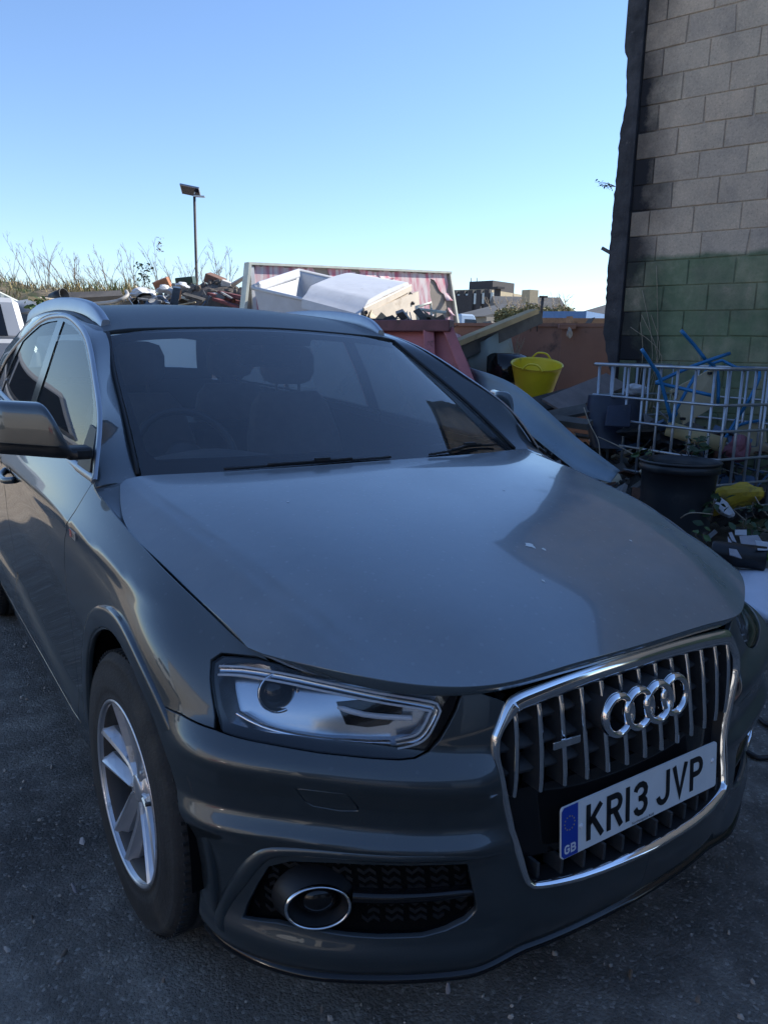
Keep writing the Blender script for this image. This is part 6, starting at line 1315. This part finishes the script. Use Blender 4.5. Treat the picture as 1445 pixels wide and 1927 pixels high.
for k, (x, y, h, s, lb) in enumerate([(1225, 815, 6.05, .17, 'black rounded bin behind the cage bars, middle of the left side'), (1250, 830, 5.95, .15, 'black bent panel beside the cardboard tube')]):
    mb = MB(); rocky(mb, at(x, y, h), s, 400+k, 0, 3, (.5, .8, 1.6)); tag(mb.build('black_bin' if k == 0 else 'scrap_sheet', M_black), lb, 'bin' if k == 0 else 'scrap')
mb = MB(); cc = (A2+B2)/2+uy*.5; G4 = [[cc+ux*LAB*(a-.5)*.97+uy*(b_-.5)*.95+UP*(.28+.20*noise.noise(Vector((a*4, b_*4, 7)))+.12*noise.noise(Vector((a*13, b_*13, 3)))) for b_ in np.linspace(0, 1, 22)] for a in np.linspace(0, 1, 22)]
mb.grid(G4, smooth=False); rg = random.Random(31)
for k in range(120): rocky(mb, G4[rg.randrange(22)][rg.randrange(22)]+UP*.02, rg.uniform(.02, .07), 700+k, 0, 1, (1, .6, .4))
tag(mb.build('cage_rubbish', M_dark), 'dark rubbish filling the bottom of the cage', 'rubbish', kind='stuff')
# small tangled scrap: offcuts, rods, torn sheet, in the cage, on the spoil heap and in the skip
def clutter(mb, sample, n, seed, smax, nm):
    rr = random.Random(seed)
    for k in range(n):
        c = sample(rr); e = Euler((rr.uniform(-.9, .9), rr.uniform(-.9, .9), rr.uniform(0, 6.3))).to_matrix(); t = rr.random(); mi = rr.randrange(nm); L_ = smax*rr.uniform(.3, 1)
        if t < .35: a = np.array(e@Vector((L_/2, 0, 0))); m_ = np.array(e@Vector((0, L_*.12*rr.uniform(-1, 1), 0))); mb.tube([c-a, c+m_, c+a], rr.uniform(.004, .010), 6, mi)
        elif t < .75: mb.box(c, (L_, L_*rr.uniform(.1, .35), rr.uniform(.006, .03)), mi, e)
        else:
            G_ = [[np.array(e@Vector(((a-.5)*L_*.8, (b_-.5)*L_*.6, .10*L_*math.sin(a*4+k)+.08*L_*math.cos(b_*5))))+c for b_ in np.linspace(0, 1, 5)] for a in np.linspace(0, 1, 6)]; mb.grid(G_, mi)
    return mb
M_rust = mat('rusty_scrap', (.13, .06, .035), .85, var=.4, vscale=9); M_greyp = mat('grey_scrap', (.22, .22, .22), .6, var=.3, vscale=8); M_bluep = mat('faded_blue_scrap', (.07, .12, .20), .5, var=.3, vscale=8); M_cream2 = mat('cream_scrap', (.52, .44, .31), .7, var=.25, vscale=8)
SCRAP = [M_black, M_rust, M_greyp, M_woodg, M_bluep, M_cream2, M_dark]
mb = clutter(MB(), lambda r: cc+ux*LAB*r.uniform(-.42, .42)+uy*r.uniform(-.40, .40)+UP*(.35+.50*r.random()**1.2), 150, 5, .42, 7); tag(mb.build('cage_scrap', SCRAP), 'tangle of rods, offcuts and torn sheet piled inside the cage', 'scrap', kind='stuff')
def sp_heap(r): i, j = r.randrange(43), r.randrange(30); return G3[i, j]+UP*r.uniform(.01, .10)
mb = clutter(MB(), sp_heap, 210, 6, .36, 7); tag(mb.build('heap_scrap', SCRAP), 'splintered boards and bits of metal on the dark waste heap', 'scrap', kind='stuff')
mb = clutter(MB(), lambda r: at(r.uniform(700, 850), 612, r.uniform(6.9, 8.0))+UP*r.uniform(-.12, .06), 40, 7, .5, 7); tag(mb.build('skip_scrap', SCRAP), 'loose scrap showing over the rim of the pink skip', 'scrap', kind='stuff')
mb = clutter(MB(), lambda r: at(r.uniform(240, 490), r.uniform(553, 580), r.uniform(10.6, 11.8)), 90, 8, .4, 7); tag(mb.build('rubble_scrap', SCRAP), 'bits of board and pipe strewn over the rubble slope', 'scrap', kind='stuff')
mb = clutter(MB(), lambda r: at(r.uniform(870, 1150), 600, r.uniform(9.5, 13))*[1, 1, 0]+UP*r.uniform(1.15, 1.66), 70, 9, .6, 7); tag(mb.build('hidden_scrap', SCRAP), 'scrap heaped behind the brown hoarding', 'scrap', kind='stuff')
# ivy and bramble
def plant(name, spots, size, n, label, seed, m=M_leaf):
    mb = MB(); rr = random.Random(seed)
    for (x, y, h, rad) in spots:
        c = at(x, y, h); leaves(mb, [c+np.array([rr.gauss(0, rad), rr.gauss(0, rad), rr.gauss(0, rad*.6)]) for _ in range(n)], size, rr.randrange(999), 1)
        for _ in range(3): q = c+np.array([rr.gauss(0, rad), rr.gauss(0, rad), 0]); mb.tube([c-UP*rad*1.5, q, q+UP*rad], .003, 4, 0)
    return tag(mb.build(name, [M_twig, m]), label, 'plant')
plant('ivy', [(1208, 852, 4.95, .045)], .05, 14, 'small ivy sprig at the left rim of the black bucket', 3)
plant('ivy', [(1300, 843, 5.0, .05), (1322, 838, 5.05, .05)], .055, 16, 'ivy spray behind the right rim of the black bucket', 4, M_leafd)
plant('ivy', [(1340, 955, 4.55, .06), (1330, 940, 4.6, .05)], .055, 16, 'dark ivy at the right foot of the black bucket', 5, M_leafd)
plant('ivy', [(1435, 968, 4.5, .06), (1420, 992, 4.3, .05)], .055, 18, 'dark ivy at the right picture edge under the cage', 6, M_leafd)
plant('green_weed', [(1436, 1042, 3.9, .04)], .06, 16, 'bright green weed by the black can at the right edge', 7, mat('bright_leaf', (.10, .20, .03), .5, var=.3))
plant('green_weed', [(1325, 1011, 4.05, .025)], .045, 8, 'tiny green weed just over the bonnet edge', 8)
for k, (pp, lb) in enumerate([([(1098, 767, 5.6), (1110, 800, 5.5), (1125, 830, 5.4), (1128, 862, 5.3)], 'thin bramble stem hanging at the left corner of the cage'), ([(1125, 822, 5.3), (1160, 838, 5.2), (1200, 860, 5.1)], 'long pale bramble stem arching towards the bucket'), ([(1380, 960, 4.6), (1410, 985, 4.4), (1445, 1000, 4.3)], 'bare bramble stem at the lower right of the cage'), ([(1420, 935, 4.6), (1435, 960, 4.5), (1450, 975, 4.4)], 'short bare stem at the right edge below the cage'), ([(1280, 975, 4.35), (1300, 965, 4.3), (1340, 968, 4.4)], 'thin stem curling over the foot of the bucket')]):
    mb = MB(); mb.tube(smooth_poly([at(*q) for q in pp], 4), .004, 5); tag(mb.build('bramble_stem', M_twigp), lb, 'stem', 'bramble stems at the cage')
mb = MB(); b_ = wp(.28, .9, .03)
for k in range(6): 
    rr = random.Random(k); mb.tube(smooth_poly([wp(.25+rr.uniform(-.1, .1), .9, .02), wp(.30+rr.uniform(-.1, .1), 1.4, .02), wp(.22+rr.uniform(-.15, .1), 1.9+rr.uniform(-.3, .3), .015)], 4), .003, 4)
tag(mb.build('dead_creeper', M_twigp), 'thin dead creeper stems climbing the sooty end of the block wall', 'creeper')

# ---- black bucket with rim
bk = thing('black_tub', tuple(at(1280, 1010, 4.75)), 'large round black plastic tub of dirty water in front of the cage', 'tub')
cb = at(1279, 868, 4.75); zr_ = cb[2]; Rr = .246
mb = MB(); prof = [(.001, .02), (.19, .02), (.195, .03)]+[(.195+.03*t, .03+(zr_-.09)*t) for t in np.linspace(.1, 1, 6)]+[(.232, zr_-.058), (.240, zr_-.055), (.241, zr_-.02), (.236, zr_-.016), (.236, zr_-.006), (Rr, zr_-.004), (Rr+.002, zr_+.006), (Rr-.006, zr_+.010), (Rr-.016, zr_+.004), (Rr-.022, zr_-.03), (.21, zr_-.12), (.001, zr_-.12)]
mb.lathe(prof, 64, 0, 'z', Matrix.Translation((cb[0], cb[1], 0))); mb.build('tub_body', mat('dusty_black_plastic', (.022, .024, .028), .42, var=.3, vscale=3, dirt=(.06, .058, .055), dscale=4, damt=.35), bk)
mb = MB(); mb.lathe([(.001, zr_-.042), (Rr-.024, zr_-.042)], 48, 0, 'z', Matrix.Translation((cb[0], cb[1], 0))); mb.build('water', mat('dirty_water', (.03, .025, .018), .06), bk)
# ---- litter by the bonnet, foam slab, can, cable
mb = MB(); rows = [[at(x, y, h) for x, y, h in r] for r in ([(1372, 1082, 3.75), (1420, 1078, 3.78), (1480, 1085, 3.7)], [(1372, 1096, 3.6), (1425, 1095, 3.55), (1480, 1105, 3.5)], [(1376, 1120, 3.4), (1430, 1122, 3.35), (1480, 1140, 3.3)], [(1384, 1140, 3.25), (1430, 1165, 3.15), (1480, 1195, 3.05)])]
mb.grid(smooth_poly([np.array(r).ravel() for r in rows], 4).reshape(-1, 3, 3)); o = mb.build('foam_sheet', mat('white_foam', (.66, .70, .78), .6, var=.06, vscale=5, bump=.15, bscale=30)); s_ = o.modifiers.new('solid', 'SOLIDIFY'); s_.thickness = -.03; tag(o, 'white foam sheet lying on the ground beyond the bonnet corner', 'sheet')
M_card2 = mat('grey_litter', (.33, .32, .34), .7, var=.2)
for k, (pts_, h, lb) in enumerate([([(1368, 1010), (1385, 1035), (1395, 1052), (1372, 1045)], 3.9, 'torn grey paper sheet standing beside the bonnet'), ([(1382, 998), (1404, 998), (1404, 1008), (1382, 1007)], 4.0, 'small white paper scrap above the grey litter'), ([(1390, 1010), (1425, 1008), (1440, 1030), (1395, 1030)], 3.95, 'flat grey card lying in the litter'), ([(1420, 1018), (1450, 1022), (1450, 1036), (1425, 1036)], 3.85, 'white card at the right edge of the litter'), ([(1370, 1004), (1376, 1002), (1385, 1022), (1376, 1018)], 3.92, 'narrow white strip upright in the litter')]):
    mb = MB(); slab(mb, [at(x, y, h+(y-1020)*-.012) for x, y in pts_], .004); tag(mb.build('paper_scrap', M_card2 if k % 2 == 0 else M_wplas), lb, 'paper', 'litter beside the bonnet')
mb = MB(); c = at(1390, 1045, 3.75); mb.lathe([(.001, -.13), (.055, -.13), (.06, -.12), (.06, .12), (.05, .125), (.048, .11), (.001, .11)], 24, 0, 'z', frame(c, (0, 0, 1), tuple(np.cross(_rh*.9-_fh*.45, UP)))); tag(mb.build('black_can', M_black), 'black can lying on its side in the litter', 'can')
mb = MB(); c = smooth_poly([at(1395, 1452, 2.55), at(1420, 1456, 2.5), at(1445, 1449, 2.5), at(1475, 1446, 2.48)], 4); c[:, 2] = .012; mb.tube(c, .010, 8); tag(mb.build('black_cable', M_black), 'black cable on the tarmac right of the number plate', 'cable')
mb = MB(); c = smooth_poly([at(1425, 1372, 2.8), at(1440, 1378, 2.75), at(1470, 1382, 2.7)], 4); c[:, 2] = .012; mb.tube(c, .008, 8); tag(mb.build('thin_hose', M_black), 'short thin hose end on the tarmac at the right edge', 'hose')
# chips of plastic and stone on the tarmac
for k, (x, y, s, m, lb) in enumerate([(155, 1588, .018, M_wplas, 'pale blue plastic shard left of the front wheel'), (142, 1678, .022, M_card2, 'thin grey plastic strip below the pale shard'), (53, 1676, .008, M_pale, 'pinkish chip near the left edge of the tarmac'), (122, 1797, .016, M_stone, 'grey stone on the tarmac left of the tyre foot'), (62, 1728, .010, M_stone, 'small grey stone between chip and tyre'), (820, 1848, .012, M_card2, 'pale chip under the bumper, left of the grey strip'), (842, 1868, .024, M_card2, 'grey strip on the tarmac under the bumper'), (1185, 1838, .020, M_stone, 'flat grey stone in front of the number plate'), (1312, 1885, .013, M_stone, 'light stone near the lower right corner'), (978, 1880, .006, M_card2, 'tiny white chip in front of the bumper'), (606, 1905, .014, M_stone, 'pale splinter at the bottom edge of the picture'), (308, 1848, .012, M_stone, 'pale pebble in front of the front tyre'), (15, 1790, .012, M_pale, 'small twig of straw at the left picture edge')]):
    d = _f+(x-722.5)/1442*_r-(y-963.5)/1442*_u; t = -CAM_LOC[2]/d[2]; c = CAM_LOC+d*t; mb = MB(); rocky(mb, c+UP*s*.3, s, 500+k, 0, 1, (1, .5 if 'strip' not in lb and 'splinter' not in lb else .22, .25)); tag(mb.build('ground_chip', m), lb, 'chip', 'chips lying on the tarmac')

# ---- white pickup and dark trailer at the far left
M_vanw = mat('white_car_paint', (.46, .47, .48), .25, coat=.5, var=.04); 
def vehicle(loc, rz, m, label, name='parked_van', roof=1.75, L_=4.6, cat='van', belt=1.03):
    v = thing(name, loc, label, cat, rz=rz)
    def pt(mb, nm, mt, bev=.0): o = mb.build(nm, mt, v, world=False); (bev and setattr(o.modifiers.new('bevel', 'BEVEL'), 'width', bev)); return o
    mb = MB(); prof = [(-L_/2, .35), (L_/2, .35), (L_/2, belt-.28), (L_/2-.05, belt-.03), (-L_/2+.1, belt+.02), (-L_/2, belt-.13)]; mb.prism(prof, -.85, .85, 0, Matrix(((1, 0, 0, 0), (0, 0, 1, 0), (0, 1, 0, 0), (0, 0, 0, 1)))); pt(mb, 'body', m, .05)
    mb = MB(); T = [(-L_/2+.12, belt, .80), (L_/2-1.2, belt, .80), (L_/2-1.75, roof, .66), (-L_/2+.22, roof, .66)]; V_ = [(x, s*w, z) for s in (-1, 1) for x, z, w in T]; mb.add(V_, [[0, 1, 2, 3], [7, 6, 5, 4], [3, 2, 6, 7], [1, 5, 6, 2], [0, 3, 7, 4], [0, 4, 5, 1]], 0, False); pt(mb, 'cabin', m, .06)
    for s in (-1, 1):
        for (xa, xb, xc, xd) in ((-L_/2+.34, -.45, -.50, -L_/2+.40), (-.36, L_/2-1.42, L_/2-1.82, -.40)):
            mb = MB(); f = lambda x, t: (x, s*(.80-.14*t+.006), belt+(roof-belt)*t); P = [f(xa, .10), f(xb, .10), f(xc, .84), f(xd, .84)]; slab(mb, P if s < 0 else P[::-1], .004); pt(mb, 'side_window', M_gloss)
    for x in (-L_/2+.85, L_/2-.85):
        for s in (-1, 1): mb = MB(); mb.lathe([(.001, -.1), (.2, -.1), (.32, -.11), (.34, -.06), (.34, .06), (.32, .11), (.2, .1), (.001, .1)], 28, 0, 'y', Matrix.Translation((x, s*.78, .34))); pt(mb, 'wheel', M_tyre)
    return v
pv = at(74, 640, 9.6); ang = math.atan2(-_rh[1], -_rh[0])
d_ = -_rh*.9-_fh*.43; ang = math.atan2(d_[1], d_[0]); c = pv+d_*2.3+(_fh*.9-_rh*.43)*.85
vehicle((c[0], c[1], -.0), ang, M_vanw, 'white van parked behind the SUV at the left picture edge', roof=1.93, belt=1.42)
M_vred = mat('red_car_paint', (.30, .03, .03), .25, coat=.5)  # next three vehicles are unseen, added for paint and glass to reflect
vehicle((-12.5, 6.2, 0), R(82), M_vanw, 'unseen white van added on the far left for paint and glass to reflect', roof=2.0, belt=1.2)
vehicle((-12.2, -1.4, 0), R(95), M_vred, 'unseen red car added on the far left for the paint to reflect', name='reflected_hatchback', roof=1.5, L_=4.0, cat='car', belt=.95)
vehicle((-13.0, -6.5, 0), R(88), M_vanw, 'second unseen white van added on the far left for its reflection', roof=2.1, belt=1.25)
tr = thing('covered_trailer', tuple(at(-60, 640, 11.5)), 'dark blue covered trailer with a sloping pale-edged roof behind the white van', 'trailer')
M_tarp = mat('dark_blue_tarpaulin', (.06, .075, .10), .6, var=.15)
mb = MB(); P = [at(-220, 640, 11.4), at(70, 640, 11.2), at(66, 586, 11.2), at(0, 553, 11.4), at(-60, 540, 11.5), at(-220, 560, 11.8)]; slab(mb, P, 1.6); mb.build('canopy', M_tarp, tr)
mb = MB(); beam(mb, at(-6, 549, 11.25), at(68, 585, 11.05), .06, .035); mb.build('pale_edge', M_trim, tr)
for t in np.linspace(.15, .95, 5): mb = MB(); q = at(-6+74*t, 552+36*t, 11.1); mb.box(q, (.05, .02, .05)); mb.build('edge_clip', M_trim, tr)
gnd = at(-100, 640, 11.6); mb = MB(); mb.box((gnd[0], gnd[1]+.7, .7), (2.2, 1.2, 1.3)); mb.build('trailer_body', M_tarp, tr)

# ---- unseen dark shed added behind the camera to block the horizon in reflections
M_shed = mat('dark_profiled_steel', (.06, .058, .06), .7, var=.15); wk = thing('reflected_shed', (-2, -10, 0), 'unseen dark steel shed added behind the camera for the bumper to reflect', 'building')
mb = MB()
for k in range(60): mb.box((-11+.33*k, -10, 2.3), (.16, .08, 4.6)); 
mb.box((-1.3, -10.2, 2.3), (19.6, .3, 4.6)); mb.build('wall', M_shed, wk)
mb = MB(); mb.add([(-11.5, -9.7, 4.6), (8.7, -9.7, 4.6), (8.7, -14, 6.2), (-11.5, -14, 6.2)], [[0, 1, 2, 3]], 0, False); mb.box((-1.4, -9.75, 4.62), (20.2, .14, .16)); mb.build('roof', M_slate if 'M_slate' in globals() else M_shed, wk)
for x in (-7.5, -1.5): mb = MB(); mb.box((x, -9.92, 1.75), (3.4, .06, 3.5)); mb.build('roller_door', M_galv, wk)
fw = thing('bounce_wall', (-15, -5, 0), 'unseen cream rendered wall added on the far left to bounce sunlight', 'wall')  # unseen wall added to bounce sunlight towards the car
mb = MB(); mb.box((-15, -6, 2.4), (.25, 22, 4.8)); mb.build('render', mat('cream_render', (.36, .34, .31), .9, var=.12, vscale=.8, dirt=(.35, .31, .25), dscale=.6, damt=.3), fw); mb = MB(); mb.box((-15, -6, 4.85), (.36, 22.1, .10)); mb.build('coping', M_stone, fw)
# ---- far things beyond the skip
vf = at(889, 640, 30); d_ = _rh*.85+_fh*.5
vehicle((vf[0], vf[1], .0), math.atan2(d_[1], d_[0]), mat('pale_blue_paint', (.34, .42, .52), .25, coat=.6), 'pale blue van roof showing above the skip, beyond the timber beam', roof=2.75, L_=2.6, belt=1.6)
M_dkwall = mat('dark_cladding', (.045, .042, .046), .8, var=.2); M_cream = mat('cream_wall', (.36, .30, .20), .85, var=.1); M_glassf = mat('window_glass', (.05, .07, .09), .08); M_slate = mat('slate_roof', (.075, .075, .075), .8, var=.25, vscale=.6); M_render = mat('grey_render', (.25, .23, .20), .9, var=.12)
def facade(px0, px1, ytop, h, zoff=0): a, b_ = at(px0, ytop, h), at(px1, ytop, h); return a, b_
ob = thing('office_block', tuple(at(890, 640, 85)), 'dark two-storey office block with cream bands and a roof tower', 'building')
def blockP(mb, a, b_, z0, z1, depth, mi=0):
    d = (b_-a).copy(); d[2] = 0; n = np.array([-d[1], d[0], 0]); n /= np.linalg.norm(n); n = n if n@_fh > 0 else -n; q = [a.copy(), b_.copy(), b_+n*depth, a+n*depth]; lo = [np.array([*p[:2], z0]) for p in q]; hi = [np.array([*p[:2], z1]) for p in q]
    mb.add(np.array(lo+hi), [[3, 2, 1, 0], [4, 5, 6, 7]]+[[i, (i+1) % 4, 4+(i+1) % 4, 4+i] for i in range(4)], mi, False); return n
a, b_ = at(780, 548, 85), at(915, 551, 80); mb = MB(); n = blockP(mb, a, b_, 0, a[2], 12); mb.build('wall', M_cream, ob)
a2, c2 = at(910, 554, 80), at(946, 560, 88); mb = MB(); blockP(mb, a2, c2, 0, a2[2]-.1, 10); mb.build('side_wall', M_dkwall, ob)
for k in range(9):
    x = 790+15.5*k; mb = MB(); p, q = at(x, 551, 84.6-.037*(x-780)), at(x+9, 551, 84.6-.037*(x-771)); blockP(mb, p-n*.3, q-n*.3, 0, at(x, 551, 84)[2], .5); mb.build('dark_panel', M_dkwall, ob)
    p, q = at(x+9.6, 553, 84.6-.037*(x-770)), at(x+14.6, 553, 84.6-.037*(x-765)); z1 = at(x, 553, 84)[2]; mb = MB(); blockP(mb, p-n*.15, q-n*.15, z1-1.25, z1-.2, .3); mb.build('window', mat('pale_window', (.42, .48, .52), .2) if k == 0 else bpy.data.materials['pale_window'], ob)
a, b_ = at(883, 530, 84), at(927, 531, 82); mb = MB(); blockP(mb, a, b_, 6, a[2], 4); mb.build('roof_tower', M_dkwall, ob)
for x in (886, 897): mb = MB(); q = at(x, 530, 84); mb.tube([q, q+UP*.4], .04, 5); mb.build('aerial', M_iron, ob)
a, b_ = at(932, 543, 78), at(942, 543, 78); mb = MB(); blockP(mb, a, b_, 0, a[2], 1); mb.box((a+b_)/2+UP*.05, (.9, .9, .2)); tag(mb.build('brick_chimney', M_dkwall), 'dark square chimney right of the office block', 'chimney')
def house(name, pts, h0, h1, ridge_px, m, label):
    (x0, y0), (x1, y1) = pts; a, b_ = at(x0, y0, h0), at(x1, y1, h1); t = thing(name, tuple(np.array([*a[:2], 0])), label, 'house'); mb = MB(); n = blockP(mb, a, b_, 0, min(a[2], b_[2]), 7); mb.build('wall', m, t)
    zr = at(ridge_px[0], ridge_px[1], h0+3)[2]; mb = MB(); z = min(a[2], b_[2]); A_, B_ = np.array([*a[:2], z]), np.array([*b_[:2], z]); r0, r1 = A_+n*3.5, B_+n*3.5; r0[2] = r1[2] = zr; mb.add([A_-n*.3, B_-n*.3, r1, r0, A_+n*7.3, B_+n*7.3], [[0, 1, 2, 3], [3, 2, 5, 4], [0, 3, 4], [1, 5, 2]], 0, False); mb.build('roof', M_slate, t); return t, a, b_, n
t, a, b_, n = house('house', [(935, 585), (1070, 590)], 62, 62, (960, 557), M_render, 'long slate-roofed house half hidden by the hedge'); mb = MB(); q = at(997, 551, 62); mb.box(q-UP*.6, (.9, .9, 1.6)); mb.build('chimney', M_cream, t)
house('house', [(1074, 590), (1150, 592)], 52, 49, (1100, 572), M_render, 'grey rendered house with a low slate roof next to the block wall')
house('shed', [(845, 592), (915, 596)], 40, 38, (870, 573), M_render, 'low grey shed with a pale roof in front of the office block')
M_fol = mat('hedge_leaf', (.20, .185, .085), .8, var=.45, vscale=1.5)
for k, (x0, x1, yt, yb, h, lb) in enumerate([(930, 985, 566, 600, 36, 'loose pale hedge shrub in front of the dark chimney'), (975, 1030, 558, 600, 36, 'densest hedge shrub in the middle, behind the stake'), (1020, 1082, 562, 598, 36, 'hedge shrub left of the blue container')]):
    mb = MB(); rr = random.Random(k+60); c = at((x0+x1)/2, yb, h); wdt = np.linalg.norm(at(x1, yb, h)-at(x0, yb, h))/2; ht = at(x0, yt, h)[2]-c[2]
    branchy(mb, c-UP*1.2, ht+1.5, 26, .35, 70+k, .02, twigs=9); P = []
    for _ in range(2200): a = rr.uniform(0, 6.3); r_ = rr.random()**.5; P.append(c+_rh*wdt*r_*math.cos(a)+_fh*.8*r_*math.sin(a)+UP*(rr.random()**.8*ht*(1-.35*r_)*(.75+.4*noise.noise(Vector((a, r_*3, k))))-.5*rr.random()))
    leaves(mb, P, .15, k, 1); tag(mb.build('hedge_shrub', [M_twigp, M_fol]), lb, 'shrub', 'hedge shrubs far behind the skip')
mb = MB(); a, b_ = at(1012, 586, 31), at(1103, 587, 30); blockP(mb, a, b_, 0, a[2], 2.4); tag(mb.build('blue_container', mat('blue_steel', (.06, .14, .30), .5, var=.12)), 'blue steel container roof showing over the hoarding', 'container')
mb = MB(); rg = random.Random(55); a, b_ = at(905, 598, 20), at(1150, 600, 18)
for k in range(260): q = a+(b_-a)*rg.random()+_fh*rg.uniform(-1, 1); q[2] = rg.uniform(1.2, 2.05); rocky(mb, q, rg.uniform(.08, .22), 1500+k, rg.choice([0, 1]), 1, (1, .7, .6))
tag(mb.build('far_rubble', [M_rub, M_stone]), 'distant line of scrap and rubble behind the brown hoarding', 'rubble', kind='stuff')
